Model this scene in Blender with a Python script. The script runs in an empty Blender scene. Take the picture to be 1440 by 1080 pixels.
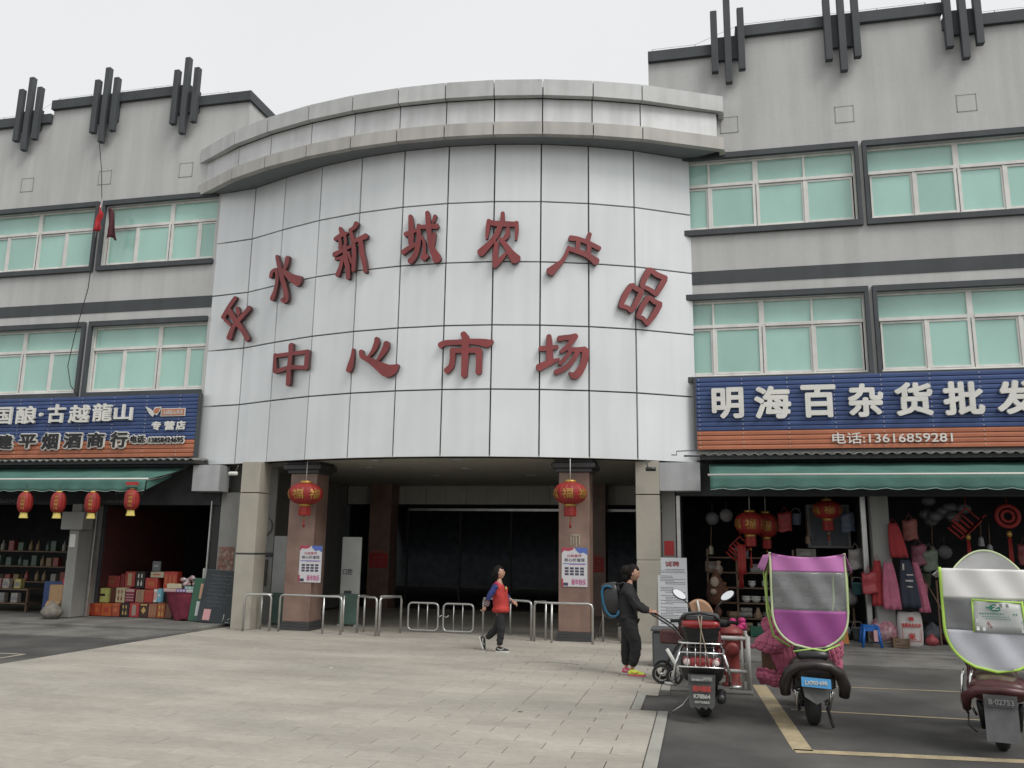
import bpy, math, random
from mathutils import Vector, Matrix
random.seed(7)
S = bpy.context.scene
COL = S.collection
# ---------------------------------------------------------------- camera
cd = bpy.data.cameras.new('camera')
cd.sensor_fit = 'HORIZONTAL'; cd.sensor_width = 36.0; cd.lens = 29.125
cd.clip_start = .1; cd.clip_end = 3000
cam = bpy.data.objects.new('camera', cd); COL.objects.link(cam)
r_, u_, w_ = Vector((0.975649, 0.218862, 0.014422)), Vector((0.028164, -0.190219, 0.981338)), Vector((-0.217521, 0.957035, 0.191751))
M3 = Matrix((r_, u_, -w_)).transposed()
cam.matrix_world = Matrix.Translation((0, 0, 1.9)) @ M3.to_4x4()
S.camera = cam
# ---------------------------------------------------------------- sky and sun (overcast)
W = bpy.data.worlds.new('World'); S.world = W; W.use_nodes = True
wn = W.node_tree.nodes; wl = W.node_tree.links; wn.clear()
SUN_EL, SUN_AZ = math.radians(52), math.radians(122)     # azimuth clockwise from +Y
sky = wn.new('ShaderNodeTexSky'); sky.sky_type = 'NISHITA'; sky.sun_disc = False
sky.sun_elevation = SUN_EL; sky.sun_rotation = SUN_AZ; sky.dust_density = 3
hs = wn.new('ShaderNodeHueSaturation'); hs.inputs['Saturation'].default_value = .10
mx = wn.new('ShaderNodeMixRGB'); mx.inputs[0].default_value = .72; mx.inputs[2].default_value = (7.9, 7.95, 8.0, 1)
bg = wn.new('ShaderNodeBackground'); bg.inputs[1].default_value = .110
wo = wn.new('ShaderNodeOutputWorld')
tc = wn.new('ShaderNodeTexCoord'); cn = wn.new('ShaderNodeTexNoise'); cn.inputs['Scale'].default_value = 2.2; cn.inputs['Detail'].default_value = 5
cr = wn.new('ShaderNodeMapRange'); cr.inputs[3].default_value = .93; cr.inputs[4].default_value = 1.05
vm = wn.new('ShaderNodeMixRGB'); vm.blend_type = 'MULTIPLY'; vm.inputs[0].default_value = 1
wl.new(tc.outputs['Generated'], cn.inputs['Vector']); wl.new(cn.outputs['Fac'], cr.inputs[0])
wl.new(sky.outputs[0], hs.inputs['Color']); wl.new(hs.outputs[0], mx.inputs[1]); wl.new(mx.outputs[0], vm.inputs[1]); wl.new(cr.outputs[0], vm.inputs[2])
wl.new(vm.outputs[0], bg.inputs[0]); wl.new(bg.outputs[0], wo.inputs[0])
sl = bpy.data.lights.new('sun', 'SUN'); sl.energy = 1.5; sl.angle = math.radians(25); sl.color = (1, .97, .93)
so = bpy.data.objects.new('sun', sl); COL.objects.link(so)
sd = Vector((math.sin(SUN_AZ) * math.cos(SUN_EL), math.cos(SUN_AZ) * math.cos(SUN_EL), math.sin(SUN_EL)))
so.rotation_euler = (-sd).to_track_quat('-Z', 'Y').to_euler(); so.location = sd * 60
vs = S.view_settings; vs.view_transform = 'Standard'; vs.look = 'None'; vs.gamma = 1; vs.exposure = .24; vs.use_curve_mapping = False
S.cycles.max_bounces = 8; S.cycles.diffuse_bounces = 4; S.cycles.glossy_bounces = 3; S.cycles.transparent_max_bounces = 12
S.cycles.use_denoising = True

# ---------------------------------------------------------------- materials
def mat(name, c, rough=.6, metal=0, n=0, ns=3.0, stretch=(1, 1, 1), c2=None, bump=0, bs=60, alpha=1, spec=.5, tone=0, coat=0, fine=0, fs=40, emit=0, streak=0):
    m = bpy.data.materials.new(name); m.use_nodes = True
    t = m.node_tree; N = t.nodes; L = t.links; b = N['Principled BSDF']
    b.inputs['Roughness'].default_value = rough; b.inputs['Metallic'].default_value = metal
    b.inputs['Specular IOR Level'].default_value = spec; b.inputs['Alpha'].default_value = alpha
    b.inputs['Coat Weight'].default_value = coat; b.inputs['Coat Roughness'].default_value = .1
    g = N.new('ShaderNodeNewGeometry'); out = None
    rgb = N.new('ShaderNodeRGB'); rgb.outputs[0].default_value = (*c, 1); out = rgb.outputs[0]
    def noise(scale, st, det=4):
        mp = N.new('ShaderNodeMapping'); mp.inputs['Scale'].default_value = st
        L.new(g.outputs['Position'], mp.inputs[0])
        x = N.new('ShaderNodeTexNoise'); x.inputs['Scale'].default_value = scale; x.inputs['Detail'].default_value = det
        L.new(mp.outputs[0], x.inputs['Vector']); return x.outputs['Fac']
    def mul(o, f, lo, hi, a=.3, z=.7):
        r = N.new('ShaderNodeMapRange'); r.inputs[1].default_value = a; r.inputs[2].default_value = z
        r.inputs[3].default_value = lo; r.inputs[4].default_value = hi; L.new(f, r.inputs[0])
        k = N.new('ShaderNodeMixRGB'); k.blend_type = 'MULTIPLY'; k.inputs[0].default_value = 1
        L.new(o, k.inputs[1]); L.new(r.outputs[0], k.inputs[2]); return k.outputs[0]
    if c2:
        k = N.new('ShaderNodeMixRGB'); k.inputs[2].default_value = (*c2, 1); L.new(out, k.inputs[1])
        r = N.new('ShaderNodeMapRange'); r.inputs[1].default_value = .4; r.inputs[2].default_value = .7
        L.new(noise(ns * .6, stretch), r.inputs[0]); L.new(r.outputs[0], k.inputs[0]); out = k.outputs[0]
    if n: out = mul(out, noise(ns, stretch), 1 - n, 1 + n * .6)
    if streak: out = mul(out, noise(1.6, (2.2, 2.2, .16), 5), 1 - streak, 1.03, .35, .6)
    if fine: out = mul(out, noise(fs, stretch, 3), 1 - fine, 1 + fine)
    if tone:
        a = N.new('ShaderNodeAttribute'); a.attribute_name = 'tone'
        out = mul(out, a.outputs['Fac'], 1 - tone, 1 + tone, 0, 1)
    L.new(out, b.inputs['Base Color'])
    if bump:
        bp = N.new('ShaderNodeBump'); bp.inputs['Strength'].default_value = bump; bp.inputs['Distance'].default_value = .01
        L.new(noise(bs, (1, 1, 1), 4), bp.inputs['Height']); L.new(bp.outputs[0], b.inputs['Normal'])
    if emit:
        L.new(out, b.inputs['Emission Color']); b.inputs['Emission Strength'].default_value = emit
    return m
def rep(n): return n
A = dict
M = dict(
 asphalt=mat('asphalt', (.058, .057, .055), .85, n=.3, ns=1.1, fine=.22, fs=90, bump=.5, bs=120, c2=(.115, .11, .10)),
 mortar=mat('mortar', (.10, .095, .085), .9, n=.3),
 slab=mat('granite_slab', (.385, .355, .305), .75, n=.16, ns=1.1, stretch=(.4, 1, 1), fine=.09, fs=26, tone=.055, bump=.25, bs=90, c2=(.32, .305, .265)),
 band=mat('kerb_stone', (.32, .315, .28), .75, n=.15, fine=.06, bump=.2),
 walk=mat('walkway_concrete', (.17, .165, .15), .85, n=.3, ns=1.5, fine=.12, bump=.3, c2=(.11, .107, .10)),
 paint=mat('road_paint', (.42, .39, .31), .7, n=.25, ns=4, fine=.15),
 ypaint=mat('parking_paint', (.40, .33, .20), .7, n=.25, ns=4, fine=.2, c2=(.33, .28, .19)),
 render=mat('grey_render', (.50, .502, .49), .85, n=.05, ns=.8, streak=.08, fine=.03, fs=25, bump=.15, bs=40),
 trim=mat('dark_grey_trim', (.060, .067, .073), .7, n=.15, ns=2, streak=.12),
 panel=mat('aluminium_panel', (.68, .705, .71), .34, metal=.12, n=.05, ns=.8, tone=.045, streak=.03, spec=.5),
 cornice=mat('cornice_panel', (.45, .435, .405), .5, n=.12, ns=1.5, streak=.16, tone=.05),
 cornice_mid=mat('cornice_recess', (.60, .61, .605), .4, metal=.1, n=.06, streak=.12, tone=.05),
 cornice_top=mat('cornice_cap', (.52, .53, .52), .45, n=.08, streak=.12, tone=.05),
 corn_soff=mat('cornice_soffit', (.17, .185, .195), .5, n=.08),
 dark=mat('dark_backing', (.03, .03, .03), .8),
 ceil=mat('portico_ceiling', (.36, .35, .305), .8, n=.1),
 tilewall=mat('lintel_tile', (.46, .445, .40), .5, tone=.1, n=.1),
 cream=mat('cream_stone', (.36, .335, .28), .6, n=.08, tone=.05, fine=.04),
 redgran=mat('red_granite', (.25, .165, .13), .45, n=.25, ns=2.2, fine=.15, fs=60, c2=(.19, .115, .09), streak=.15),
 plinth=mat('dark_plinth', (.05, .05, .052), .5, n=.2),
 frame=mat('window_frame_white', (.72, .71, .67), .5, n=.1, streak=.1),
 glass=mat('teal_glass', (.37, .59, .52), .05, n=.13, ns=.9, stretch=(1, 1, .5), tone=.12, spec=.55),
 blue=mat('blue_board', (.04, .075, .20), .4, n=.12, tone=.08, metal=.1),
 orange=mat('orange_board', (.44, .15, .075), .45, n=.12, tone=.08),
 redletter_side=mat('red_letter_edge', (.07, .03, .03), .6),
 white=mat('white_letter', (.70, .69, .64), .4, n=.1, fine=.05),
 redletter=mat('red_letter', (.245, .045, .045), .5, n=.15, ns=2, streak=.15),
 black=mat('black', (.012, .012, .013), .5),
 blackplastic=mat('black_plastic', (.018, .018, .019), .35, n=.2, ns=8),
 rubber=mat('rubber', (.02, .02, .02), .85, n=.3, ns=12, bump=.3),
 green=mat('awning_green', (.065, .16, .13), .8, n=.15, ns=3, fine=.05, c2=(.05, .13, .105)),
 whitetrim=mat('white_trim', (.6, .6, .56), .5),
 whitepipe=mat('white_pipe', (.36, .36, .34), .5, n=.2, ns=8),
 steel=mat('brushed_steel', (.48, .48, .46), .32, metal=.75, n=.15, ns=5),
 chrome=mat('chrome', (.75, .75, .74), .15, metal=1, n=.1, ns=10),
 silver=mat('silver_cladding', (.40, .41, .41), .4, metal=.15, n=.1, streak=.12),
 wallgrey=mat('grey_wall_tile', (.25, .25, .235), .6, n=.1, streak=.1),
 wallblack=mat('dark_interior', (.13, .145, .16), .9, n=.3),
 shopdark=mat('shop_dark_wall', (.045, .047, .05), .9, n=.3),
 wallred=mat('dark_red_interior', (.06, .013, .012), .8, n=.2),
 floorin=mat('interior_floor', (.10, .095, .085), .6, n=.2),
 lantern=mat('lantern_silk', (.27, .018, .014), .6, n=.2, ns=6),
 gold=mat('gold_trim', (.42, .25, .06), .35, metal=.4),
 yellowp=mat('yellow_paper', (.62, .50, .14), .7),
 redp=mat('red_print', (.42, .03, .03), .6, n=.15),
 tileglaze=mat('roof_tile', (.19, .185, .17), .6, n=.3, ns=6),
 boardblack=mat('chalkboard', (.025, .033, .038), .6, n=.25, ns=3),
 chalk=mat('chalk', (.20, .21, .22), .9),
 skin=mat('skin', (.42, .24, .165), .5), hair=mat('hair', (.010, .008, .007), .7, spec=.2),
 wood=mat('brown_wood', (.14, .085, .05), .6, n=.3, ns=8, stretch=(1, 1, .2)),
 card=mat('cardboard', (.33, .21, .11), .8, n=.15),
)
def cm(name, c, rough=.6, **k):
    if name not in M: M[name] = mat(name, c, rough, **k)
    return M[name]

# ---------------------------------------------------------------- mesh builder
class MB:
    def __init__(s): s.v = []; s.f = []; s.t = []; s.m = []; s.s = []; s.ct = .5
    def add(s, vs, fs, mi=0, smooth=False):
        o = len(s.v); s.v += [tuple(p) for p in vs]; s.t += [s.ct] * len(vs)
        for q in fs: s.f.append([o + i for i in q]); s.m.append(mi); s.s.append(smooth)
        return s
    def box(s, x0, x1, y0, y1, z0, z1, mi=0, mtx=None):
        v = [(x, y, z) for z in (z0, z1) for y in (y0, y1) for x in (x0, x1)]
        if mtx: v = [mtx @ Vector(p) for p in v]
        return s.add(v, [(0, 2, 3, 1), (4, 5, 7, 6), (0, 1, 5, 4), (2, 6, 7, 3), (0, 4, 6, 2), (1, 3, 7, 5)], mi)
    def bbox(s, x0, x1, y0, y1, z0, z1, b=.01, mi=0, mtx=None):      # box with chamfered vertical and horizontal edges
        v = []
        for z, i in ((z0, b), (z0 + b, 0), (z1 - b, 0), (z1, b)):
            a0, a1, c0, c1 = x0 + i, x1 - i, y0 + i, y1 - i
            v += [(a0 + b, c0, z), (a1 - b, c0, z), (a1, c0 + b, z), (a1, c1 - b, z), (a1 - b, c1, z), (a0 + b, c1, z), (a0, c1 - b, z), (a0, c0 + b, z)]
        if mtx: v = [mtx @ Vector(p) for p in v]
        f = [tuple(range(7, -1, -1)), tuple(range(24, 32))]
        for k in range(3):
            for j in range(8): f.append((k * 8 + j, k * 8 + (j + 1) % 8, k * 8 + 8 + (j + 1) % 8, k * 8 + 8 + j))
        return s.add(v, f, mi)
    def prism(s, pts, vec, mi=0):
        n = len(pts); vec = Vector(vec); a = [Vector(p) for p in pts]
        nrm = sum(((a[i] - a[0]).cross(a[(i + 1) % n] - a[0]) for i in range(1, n - 1)), Vector())
        if nrm.dot(vec) > 0: a = a[::-1]
        v = a + [p + vec for p in a]
        return s.add(v, [tuple(range(n)), tuple(range(2 * n - 1, n - 1, -1))] + [(i, n + i, n + (i + 1) % n, (i + 1) % n) for i in range(n)], mi)
    def quad(s, *p, mi=0): return s.add(p, [tuple(range(len(p)))], mi)
    def tube(s, pts, r, n=8, mi=0, closed=False, cap=True):
        P = [Vector(p) for p in pts]; R = r if isinstance(r, (list, tuple)) else [r] * len(P); m = len(P)
        d0 = (P[1] - P[0]).normalized(); up = Vector((0, 0, 1)) if abs(d0.z) < .9 else Vector((0, 1, 0))
        x = d0.cross(up).normalized(); vs = []
        for i, p in enumerate(P):
            if closed: d = (P[(i + 1) % m] - P[i - 1]).normalized()
            else: d = (P[min(i + 1, m - 1)] - P[max(i - 1, 0)]).normalized()
            x = (x - d * x.dot(d)).normalized(); y = d.cross(x)
            vs += [p + (x * math.cos(2 * math.pi * k / n) + y * math.sin(2 * math.pi * k / n)) * R[i] for k in range(n)]
        fs = []
        for i in range(m if closed else m - 1):
            a, b = i * n, ((i + 1) % m) * n
            fs += [(a + k, a + (k + 1) % n, b + (k + 1) % n, b + k) for k in range(n)]
        if cap and not closed: s.add(vs, fs + [tuple(range(n - 1, -1, -1)), tuple(range((m - 1) * n, m * n))], mi, True)
        else: s.add(vs, fs, mi, True)
        return s
    def lathe(s, prof, c=(0, 0, 0), n=20, mi=0, axis='z', rib=0, nr=0):
        vs = []; m = len(prof)
        for r, h in prof:
            for k in range(n):
                a = 2 * math.pi * k / n; rr = r * (1 - rib * (k % 2) if rib else 1)
                p = {'z': (rr * math.cos(a), rr * math.sin(a), h), 'x': (h, rr * math.cos(a), rr * math.sin(a)), 'y': (rr * math.sin(a), h, rr * math.cos(a))}[axis]
                vs.append((p[0] + c[0], p[1] + c[1], p[2] + c[2]))
        fs = [(i * n + k, i * n + (k + 1) % n, i * n + n + (k + 1) % n, i * n + n + k) for i in range(m - 1) for k in range(n)]
        fs += [tuple(range(n - 1, -1, -1)), tuple(range((m - 1) * n, m * n))]
        return s.add(vs, fs, mi, not rib)
    def ball(s, c, rx, ry=None, rz=None, n=14, m=8, mi=0):
        ry = ry or rx; rz = rz or rx; vs = []; fs = []
        for i in range(m + 1):
            a = math.pi * (i / m - .5); ca = max(math.cos(a), .02)
            for k in range(n):
                b = 2 * math.pi * k / n
                vs.append((c[0] + rx * ca * math.cos(b), c[1] + ry * ca * math.sin(b), c[2] + rz * math.sin(a)))
        fs = [(i * n + k, i * n + (k + 1) % n, i * n + n + (k + 1) % n, i * n + n + k) for i in range(m) for k in range(n)]
        return s.add(vs, fs + [tuple(range(n - 1, -1, -1)), tuple(range(m * n, m * n + n))], mi, True)
    def torus(s, c, R, r, axis='x', n=24, k=8, mi=0, sy=1):
        pts = []
        for i in range(n):
            a = 2 * math.pi * i / n; p = {'x': (0, R * math.cos(a), R * math.sin(a)), 'y': (R * math.cos(a), 0, R * math.sin(a)), 'z': (R * math.cos(a), R * math.sin(a), 0)}[axis]
            pts.append((c[0] + p[0], c[1] + p[1], c[2] + p[2]))
        return s.tube(pts, r, k, mi, closed=True)
    def sheet(s, fn, nu, nv, mi=0, th=0, smooth=True):
        g = [[Vector(fn(i / nu, j / nv)) for j in range(nv + 1)] for i in range(nu + 1)]
        vs = [p for row in g for p in row]; w = nv + 1
        fs = [(i * w + j, (i + 1) * w + j, (i + 1) * w + j + 1, i * w + j + 1) for i in range(nu) for j in range(nv)]
        if not th: return s.add(vs, fs, mi, smooth)
        bk = []
        for i in range(nu + 1):
            for j in range(nv + 1):
                a = g[min(i + 1, nu)][j] - g[max(i - 1, 0)][j]; b = g[i][min(j + 1, nv)] - g[i][max(j - 1, 0)]
                nn = a.cross(b); nn = nn.normalized() if nn.length > 1e-9 else Vector((0, 0, 1)); bk.append(g[i][j] - nn * th)
        o = len(vs); fs2 = fs + [tuple(o + q for q in f[::-1]) for f in fs]
        for j in range(nv): fs2 += [(j, j + 1, o + j + 1, o + j), (nu * w + j + 1, nu * w + j, o + nu * w + j, o + nu * w + j + 1)]
        for i in range(nu): fs2 += [((i + 1) * w, i * w, o + i * w, o + (i + 1) * w), (i * w + nv, (i + 1) * w + nv, o + (i + 1) * w + nv, o + i * w + nv)]
        return s.add(vs + bk, fs2, mi, smooth)
    def loft(s, secs, n=16, p=2.6, mi=0):          # secs: (y, xc, zc, halfw, halfh) superellipse cross-sections
        vs = []
        for y, xc, zc, hw, hh in secs:
            for k in range(n):
                a = 2 * math.pi * k / n; ca, sa = math.cos(a), math.sin(a)
                vs.append((xc + hw * math.copysign(abs(ca) ** (2 / p), ca), y, zc + hh * math.copysign(abs(sa) ** (2 / p), sa)))
        m = len(secs)
        fs = [(i * n + k, i * n + n + k, i * n + n + (k + 1) % n, i * n + (k + 1) % n) for i in range(m - 1) for k in range(n)]
        return s.add(vs, fs + [tuple(range(n)), tuple(range(m * n - 1, (m - 1) * n - 1, -1))], mi, True)
    def build(s, name, mats, parent=None, kind=None):
        off = Vector(); p = parent
        while p: off += p.location; p = p.parent
        me = bpy.data.meshes.new(name); me.from_pydata([(x - off.x, y - off.y, z - off.z) for x, y, z in s.v], [], s.f)
        for m in (mats if isinstance(mats, (list, tuple)) else [mats]): me.materials.append(M[m] if isinstance(m, str) else m)
        me.polygons.foreach_set('material_index', s.m); me.polygons.foreach_set('use_smooth', s.s)
        a = me.attributes.new('tone', 'FLOAT', 'POINT'); a.data.foreach_set('value', s.t); me.update()
        o = bpy.data.objects.new(name, me); COL.objects.link(o)
        if parent: o.parent = parent
        if kind: o['kind'] = kind
        return o
def tag(o, label, cat, group=None):
    o['label'] = label; o['category'] = cat
    if group: o['group'] = group
    return o
def thing(name, label, cat, loc=(0, 0, 0), group=None):
    o = bpy.data.objects.new(name, None); COL.objects.link(o); o.location = loc; o.empty_display_size = .2
    return tag(o, label, cat, group)
def copy_tree(o, parent=None):
    c = o.copy(); COL.objects.link(c); c.parent = parent
    for ch in o.children: copy_tree(ch, c)
    return c
def dup(o, loc, label=None, rz=None):
    c = copy_tree(o); c.location = loc
    if label: c['label'] = label
    if rz is not None: c.rotation_euler.z = rz
    return c
def inst(o, name, parent, loc=(0, 0, 0)):
    c = bpy.data.objects.new(name, o.data); COL.objects.link(c); c.parent = parent; c.location = loc; return c
# text: glyph outlines from the built-in font, fitted into a box (x0,x1,z0,z1) facing -Y at depth y
def textmesh(txt, off=0, ext=.0):
    cu = bpy.data.curves.new('t', 'FONT'); cu.body = txt; cu.size = 1; cu.offset = off; cu.extrude = .5 if ext else 0; cu.resolution_u = 3
    o = bpy.data.objects.new('t', cu); COL.objects.link(o)
    me = bpy.data.meshes.new_from_object(o.evaluated_get(bpy.context.evaluated_depsgraph_get()))
    V = [v.co.copy() for v in me.vertices]; F = [tuple(p.vertices) for p in me.polygons]
    bpy.data.objects.remove(o); bpy.data.curves.remove(cu); bpy.data.meshes.remove(me)
    return V, F
def text(mb, txt, x0, x1, z0, z1, y, depth=.03, off=0, mi=0, wrap=None, keep=False):
    V, F = textmesh(txt, 0, depth)               # off: brush radius as a share of the letter height, for bold faces
    if not V: return mb
    r = off * (z1 - z0); x0 += r; x1 -= r; z0 += r; z1 -= r
    ax, bx = min(v.x for v in V), max(v.x for v in V); az, bz = min(v.y for v in V), max(v.y for v in V)
    sx, sz = (x1 - x0) / (bx - ax), (z1 - z0) / (bz - az)
    dirs = [(0, 0)] + [(r * math.cos(k * math.pi / 4 + .3), r * math.sin(k * math.pi / 4 + .3)) for k in range(8)] if off > .03 else ([(r * math.cos(k * math.pi / 2 + .7), r * math.sin(k * math.pi / 2 + .7)) for k in range(4)] if off else [(0, 0)])
    for i, (dx, dz) in enumerate(dirs):
        vs = []
        for v in V:
            p = (x0 + (v.x - ax) * sx + dx, (y - (v.z + .5) * depth if depth else y) - i * .0004, z0 + (v.y - az) * sz + dz)
            vs.append(wrap(p) if wrap else p)
        mb.add(vs, F, mi)
    return mb
# ================================================================ SETTING
def struct(mb, name, m, parent=None): return mb.build(name, m, parent, 'structure')
struct(MB().box(-300, 300, -300, 300, -.2, 0), 'ground', 'asphalt')
plaza = struct(MB().box(-10.5, -.45, -6, 10.45, .0, .006).box(-10.5, -.76, -.0 + 10.45, 11.62, .0, .006).box(-10.5, -.47, 11.62, 24.7, .0, .006), 'plaza', 'mortar')
def slab_rows():
    j = 0; y = -5.8
    while y < 24.4:
        xr = -.56 if y < 10.3 else (-.88 if y < 11.45 else -.60)
        x = -.56 - (.325 if j % 2 else 0)
        if xr < -.8 and not j % 2: x = -.885
        first = True
        xe = xr
        while xe > -10.45:
            xs = x - (0 if first else 0)
            if first: xs = min(x, xr) ; xs = xs if xs < xe - .1 else xs - .65
            else: xs = xe - .65
            yield max(xs, -10.49), xe, y, j
            xe = xs; first = False
        y += .275; j += 1
rows = list(slab_rows())
def vis(r):
    x = (r[0] + r[1]) / 2; y = r[2]
    return (y > 7.2 and y < 16.5 and x > -.88 * y - .4)
near = sorted([r for r in rows if vis(r)], key=lambda r: r[0] ** 2 + r[2] ** 2)[:296]
ns = set(near); far = MB()
for r in rows:
    x0, x1, y, j = r; h = .0195 + random.uniform(-.0015, .0015)
    g = .0045
    mb = MB() if r in ns else far
    mb.ct = random.random()
    a0, a1, b0, b1 = x0 + g, x1 - g, y + g, y + .275 - g; c = .004
    vsl = [(a0, b0, .006), (a1, b0, .006), (a1, b1, .006), (a0, b1, .006), (a0, b0, h - c), (a1, b0, h - c), (a1, b1, h - c), (a0, b1, h - c), (a0 + c, b0 + c, h), (a1 - c, b0 + c, h), (a1 - c, b1 - c, h), (a0 + c, b1 - c, h)]
    mb.add(vsl, [(0, 1, 5, 4), (1, 2, 6, 5), (2, 3, 7, 6), (3, 0, 4, 7), (4, 5, 9, 8), (5, 6, 10, 9), (6, 7, 11, 10), (7, 4, 8, 11), (8, 9, 10, 11)])
    if r in ns: mb.build('paving_slab', 'slab', plaza)
far.build('paving_slab', 'slab', plaza, 'stuff')
def band_tiles(x0, x1, y0, y1, L=.9):
    y = y0
    while y < y1 - .05:
        m = MB(); m.ct = random.random(); m.bbox(x0 + .003, x1 - .003, y + .004, min(y + L, y1) - .004, .006, .022, .003); m.build('border_stone', 'band', plaza); y += L
band_tiles(-.555, -.43, 4.0, 10.44); band_tiles(-.875, -.755, 10.46, 11.62, .58); band_tiles(-.595, -.465, 11.95, 12.75, .8); band_tiles(-.595, -.465, 12.76, 17.3)
# concrete pad of the hydrant, pavement of the shops
struct(MB().bbox(-.46, .62, 11.98, 13.15, -.02, .03, .006), 'concrete_pad', 'walk')
struct(MB().bbox(-.46, 30, 15.42, 17.2, -.02, .035, .01).bbox(-.46, 30, 17.2, 18.25, -.02, .075, .01), 'pavement', 'walk')
pl = MB(); pl.prism([(-40, 14.5, 0), (-10.95, 14.6, 0), (-10.52, 15.9, 0), (-10.52, 16.3, 0), (-40, 16.3, 0)], (0, 0, .03))
struct(pl, 'pavement', 'walk')
struct(MB().bbox(-40, -10.53, 16.2, 18.1, -.02, .09, .012), 'pavement', 'walk')
# asphalt patch left of the plaza keeps the ground; painted lines
ln = MB()
def line(mb, a, b, w, z=.004):
    a, b = Vector((*a, z)), Vector((*b, z)); d = (b - a).normalized(); n = Vector((-d.y, d.x, 0)) * w / 2
    mb.quad(a - n, b - n, b + n, a + n)
line(ln, (-14.5, 12.2), (-11.08, 12.34), .07); line(ln, (-11.1, 12.30), (-11.16, 9.0), .07)
struct(ln, 'parking_line', 'paint')
l2 = MB(); line(l2, (.75, 12.9), (.90, 8.93), .19); struct(l2, 'parking_line', 'ypaint')
l3 = MB(); line(l3, (.82, 8.90), (9, 10.15 - .55), .15); struct(l3, 'parking_line', 'ypaint')
for a, b, w in (((1.0, 11.09), (9, 11.06), .06), ((1.6, 13.08), (9, 13.45), .05)):
    l4 = MB(); line(l4, a, b, w); struct(l4, 'parking_line', 'ypaint')
ck = MB(); pts = []
x = 2.2
while x < 6.5: pts.append((x, 16.72 + random.uniform(-.05, .05), .036)); x += .12
for a, b in zip(pts, pts[1:]): line(ck, a[:2], b[:2], random.uniform(.008, .03), .0385)
struct(ck, 'pavement_crack', 'black')

# ================================================================ SIDE BUILDINGS
def fins(parent, xc, y):
    for dx, z0, z1 in ((-.30, 12.66, 14.22), (0, 12.36, 14.55), (.30, 12.66, 14.22)):
        f = MB().bbox(xc + dx - .075, xc + dx + .075, y - .24, y - .10, z0, z1, .008); f.build('parapet_fin', 'trim', parent)
    MB().box(xc - .32, xc + .34, y - .098, y - .002, 13.02, 13.60).build('fin_bracket', 'trim', parent)
def window(parent, y, xs, thick, z0, zt, z1, split_top, sash_flip=False):
    """xs: vertical member positions; thick: indices that are wide mullions; zt transom"""
    f = MB(); d0, d1 = y - .0, y + .07
    x0, x1 = xs[0], xs[-1]
    [f.box(xs[i] - .07, xs[i] + .07, d0 + .003, d1, zt - .04, zt + .04) for i in thick]; f.box(x0 - .05, x1 + .05, d0, d1, z0 - .05, z0); f.box(x0 - .05, x1 + .05, d0, d1, z1, z1 + .045)
    f.box(x0 - .05, x0, d0, d1, z0, z1); f.box(x1, x1 + .05, d0, d1, z0, z1)
    for i, x in enumerate(xs[1:-1], 1):
        w = .07 if i in thick else .028
        f.box(x - w, x + w, d0 + .004, d1, z0, zt - .04)
        if i in thick: f.box(x - .006, x + .006, d0 - .003, d0 + .004, z0, zt - .04, 1)
        if i in thick or split_top: f.box(x - w * .8, x + w * .8, d0 + .004, d1, zt + .04, z1)
    for a, b in zip([0] + thick, thick + [len(xs) - 1]):
        f.box(xs[a] + (0.07 if a else 0), xs[b] - (.07 if b < len(xs) - 1 else 0), d0 - .012, d1, zt - .035, zt + .035)
    w_ = f.build('window', ['frame', 'trim'], parent)
    for i in range(len(xs) - 1):
        a, b = xs[i], xs[i + 1]; odd = i % 2
        mb = MB(); mb.ct = random.random(); dy = .03 if odd else .05; t = random.uniform(-.006, .006)
        s = MB()
        p, q, r, s_ = a + .03, b - .03, z0 + .01, zt - .045
        for bx_ in ((p, q, r, r + .04), (p, q, s_ - .045, s_), (p, p + .035, r + .04, s_ - .045), (q - .035, q, r + .04, s_ - .045)):
            s.box(bx_[0], bx_[1], y + dy - .02, y + dy + .012, bx_[2], bx_[3])
        if odd and random.random() < .8: s.box(p + .01, q - .01, y + dy - .024, y + dy - .018, s_, s_ + .03, 1)  # black strip stands in for the dark gap above an open sash
        s.build('sash', ['frame', 'dark'], w_)
        mb.prism([(p + .03, y + dy + t, r + .03), (q - .03, y + dy + t * .3, r + .03), (q - .03, y + dy - t, s_ - .03), (p + .03, y + dy - t * .3, s_ - .03)], (0, .012, 0)); mb.build('pane', 'glass', w_)
    tops = list(range(len(xs))) if split_top else [0] + thick + [len(xs) - 1]
    for i in range(len(tops) - 1):
        a, b = xs[tops[i]], xs[tops[i + 1]]; mb = MB(); mb.ct = random.random(); t = random.uniform(-.005, .005)
        mb.prism([(a + .01, y + .05 + t, zt + .03), (b - .01, y + .05, zt + .03), (b - .01, y + .05 - t, z1 + .01), (a + .01, y + .05, z1 + .01)], (0, .012, 0)); mb.build('pane', 'glass', w_)
    return w_
def surround(parent, y, x0, x1, z0, z1):
    s = MB(); w = .13; s_w = .085; p = y - .09; e = 0 if -12 < x1 < -11.5 else s_w; b = s_w if x0 > -.5 or x0 < -1 else 0
    s.bbox(x0 - b, x1 + e, p, y + .02, z1, z1 + w, .004); s.bbox(x0 - b, x1 + e, p, y + .02, z0 - w, z0, .004)
    if b: s.bbox(x0 - b, x0, p, y + .02, z0, z1, .004)
    if e: s.bbox(x1, x1 + e, p, y + .02, z0, z1, .004)
    s.build('window_surround', 'trim', parent)
def outline(parent, x, y, z, r=.2):
    s = MB(); 
    for a in ((x - r, x + r, z - r, z - r + .018), (x - r, x + r, z + r - .018, z + r), (x - r, x - r + .018, z - r, z + r), (x + r - .018, x + r, z - r, z + r)): s.box(a[0], a[1], y - .006, y, a[2], a[3])
    s.box(x - r + .018, x + r - .018, y - .003, y, z - r + .018, z + r - .018, 1)
    s.build('wall_plate', ['wallgrey', 'render'], parent)
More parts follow.
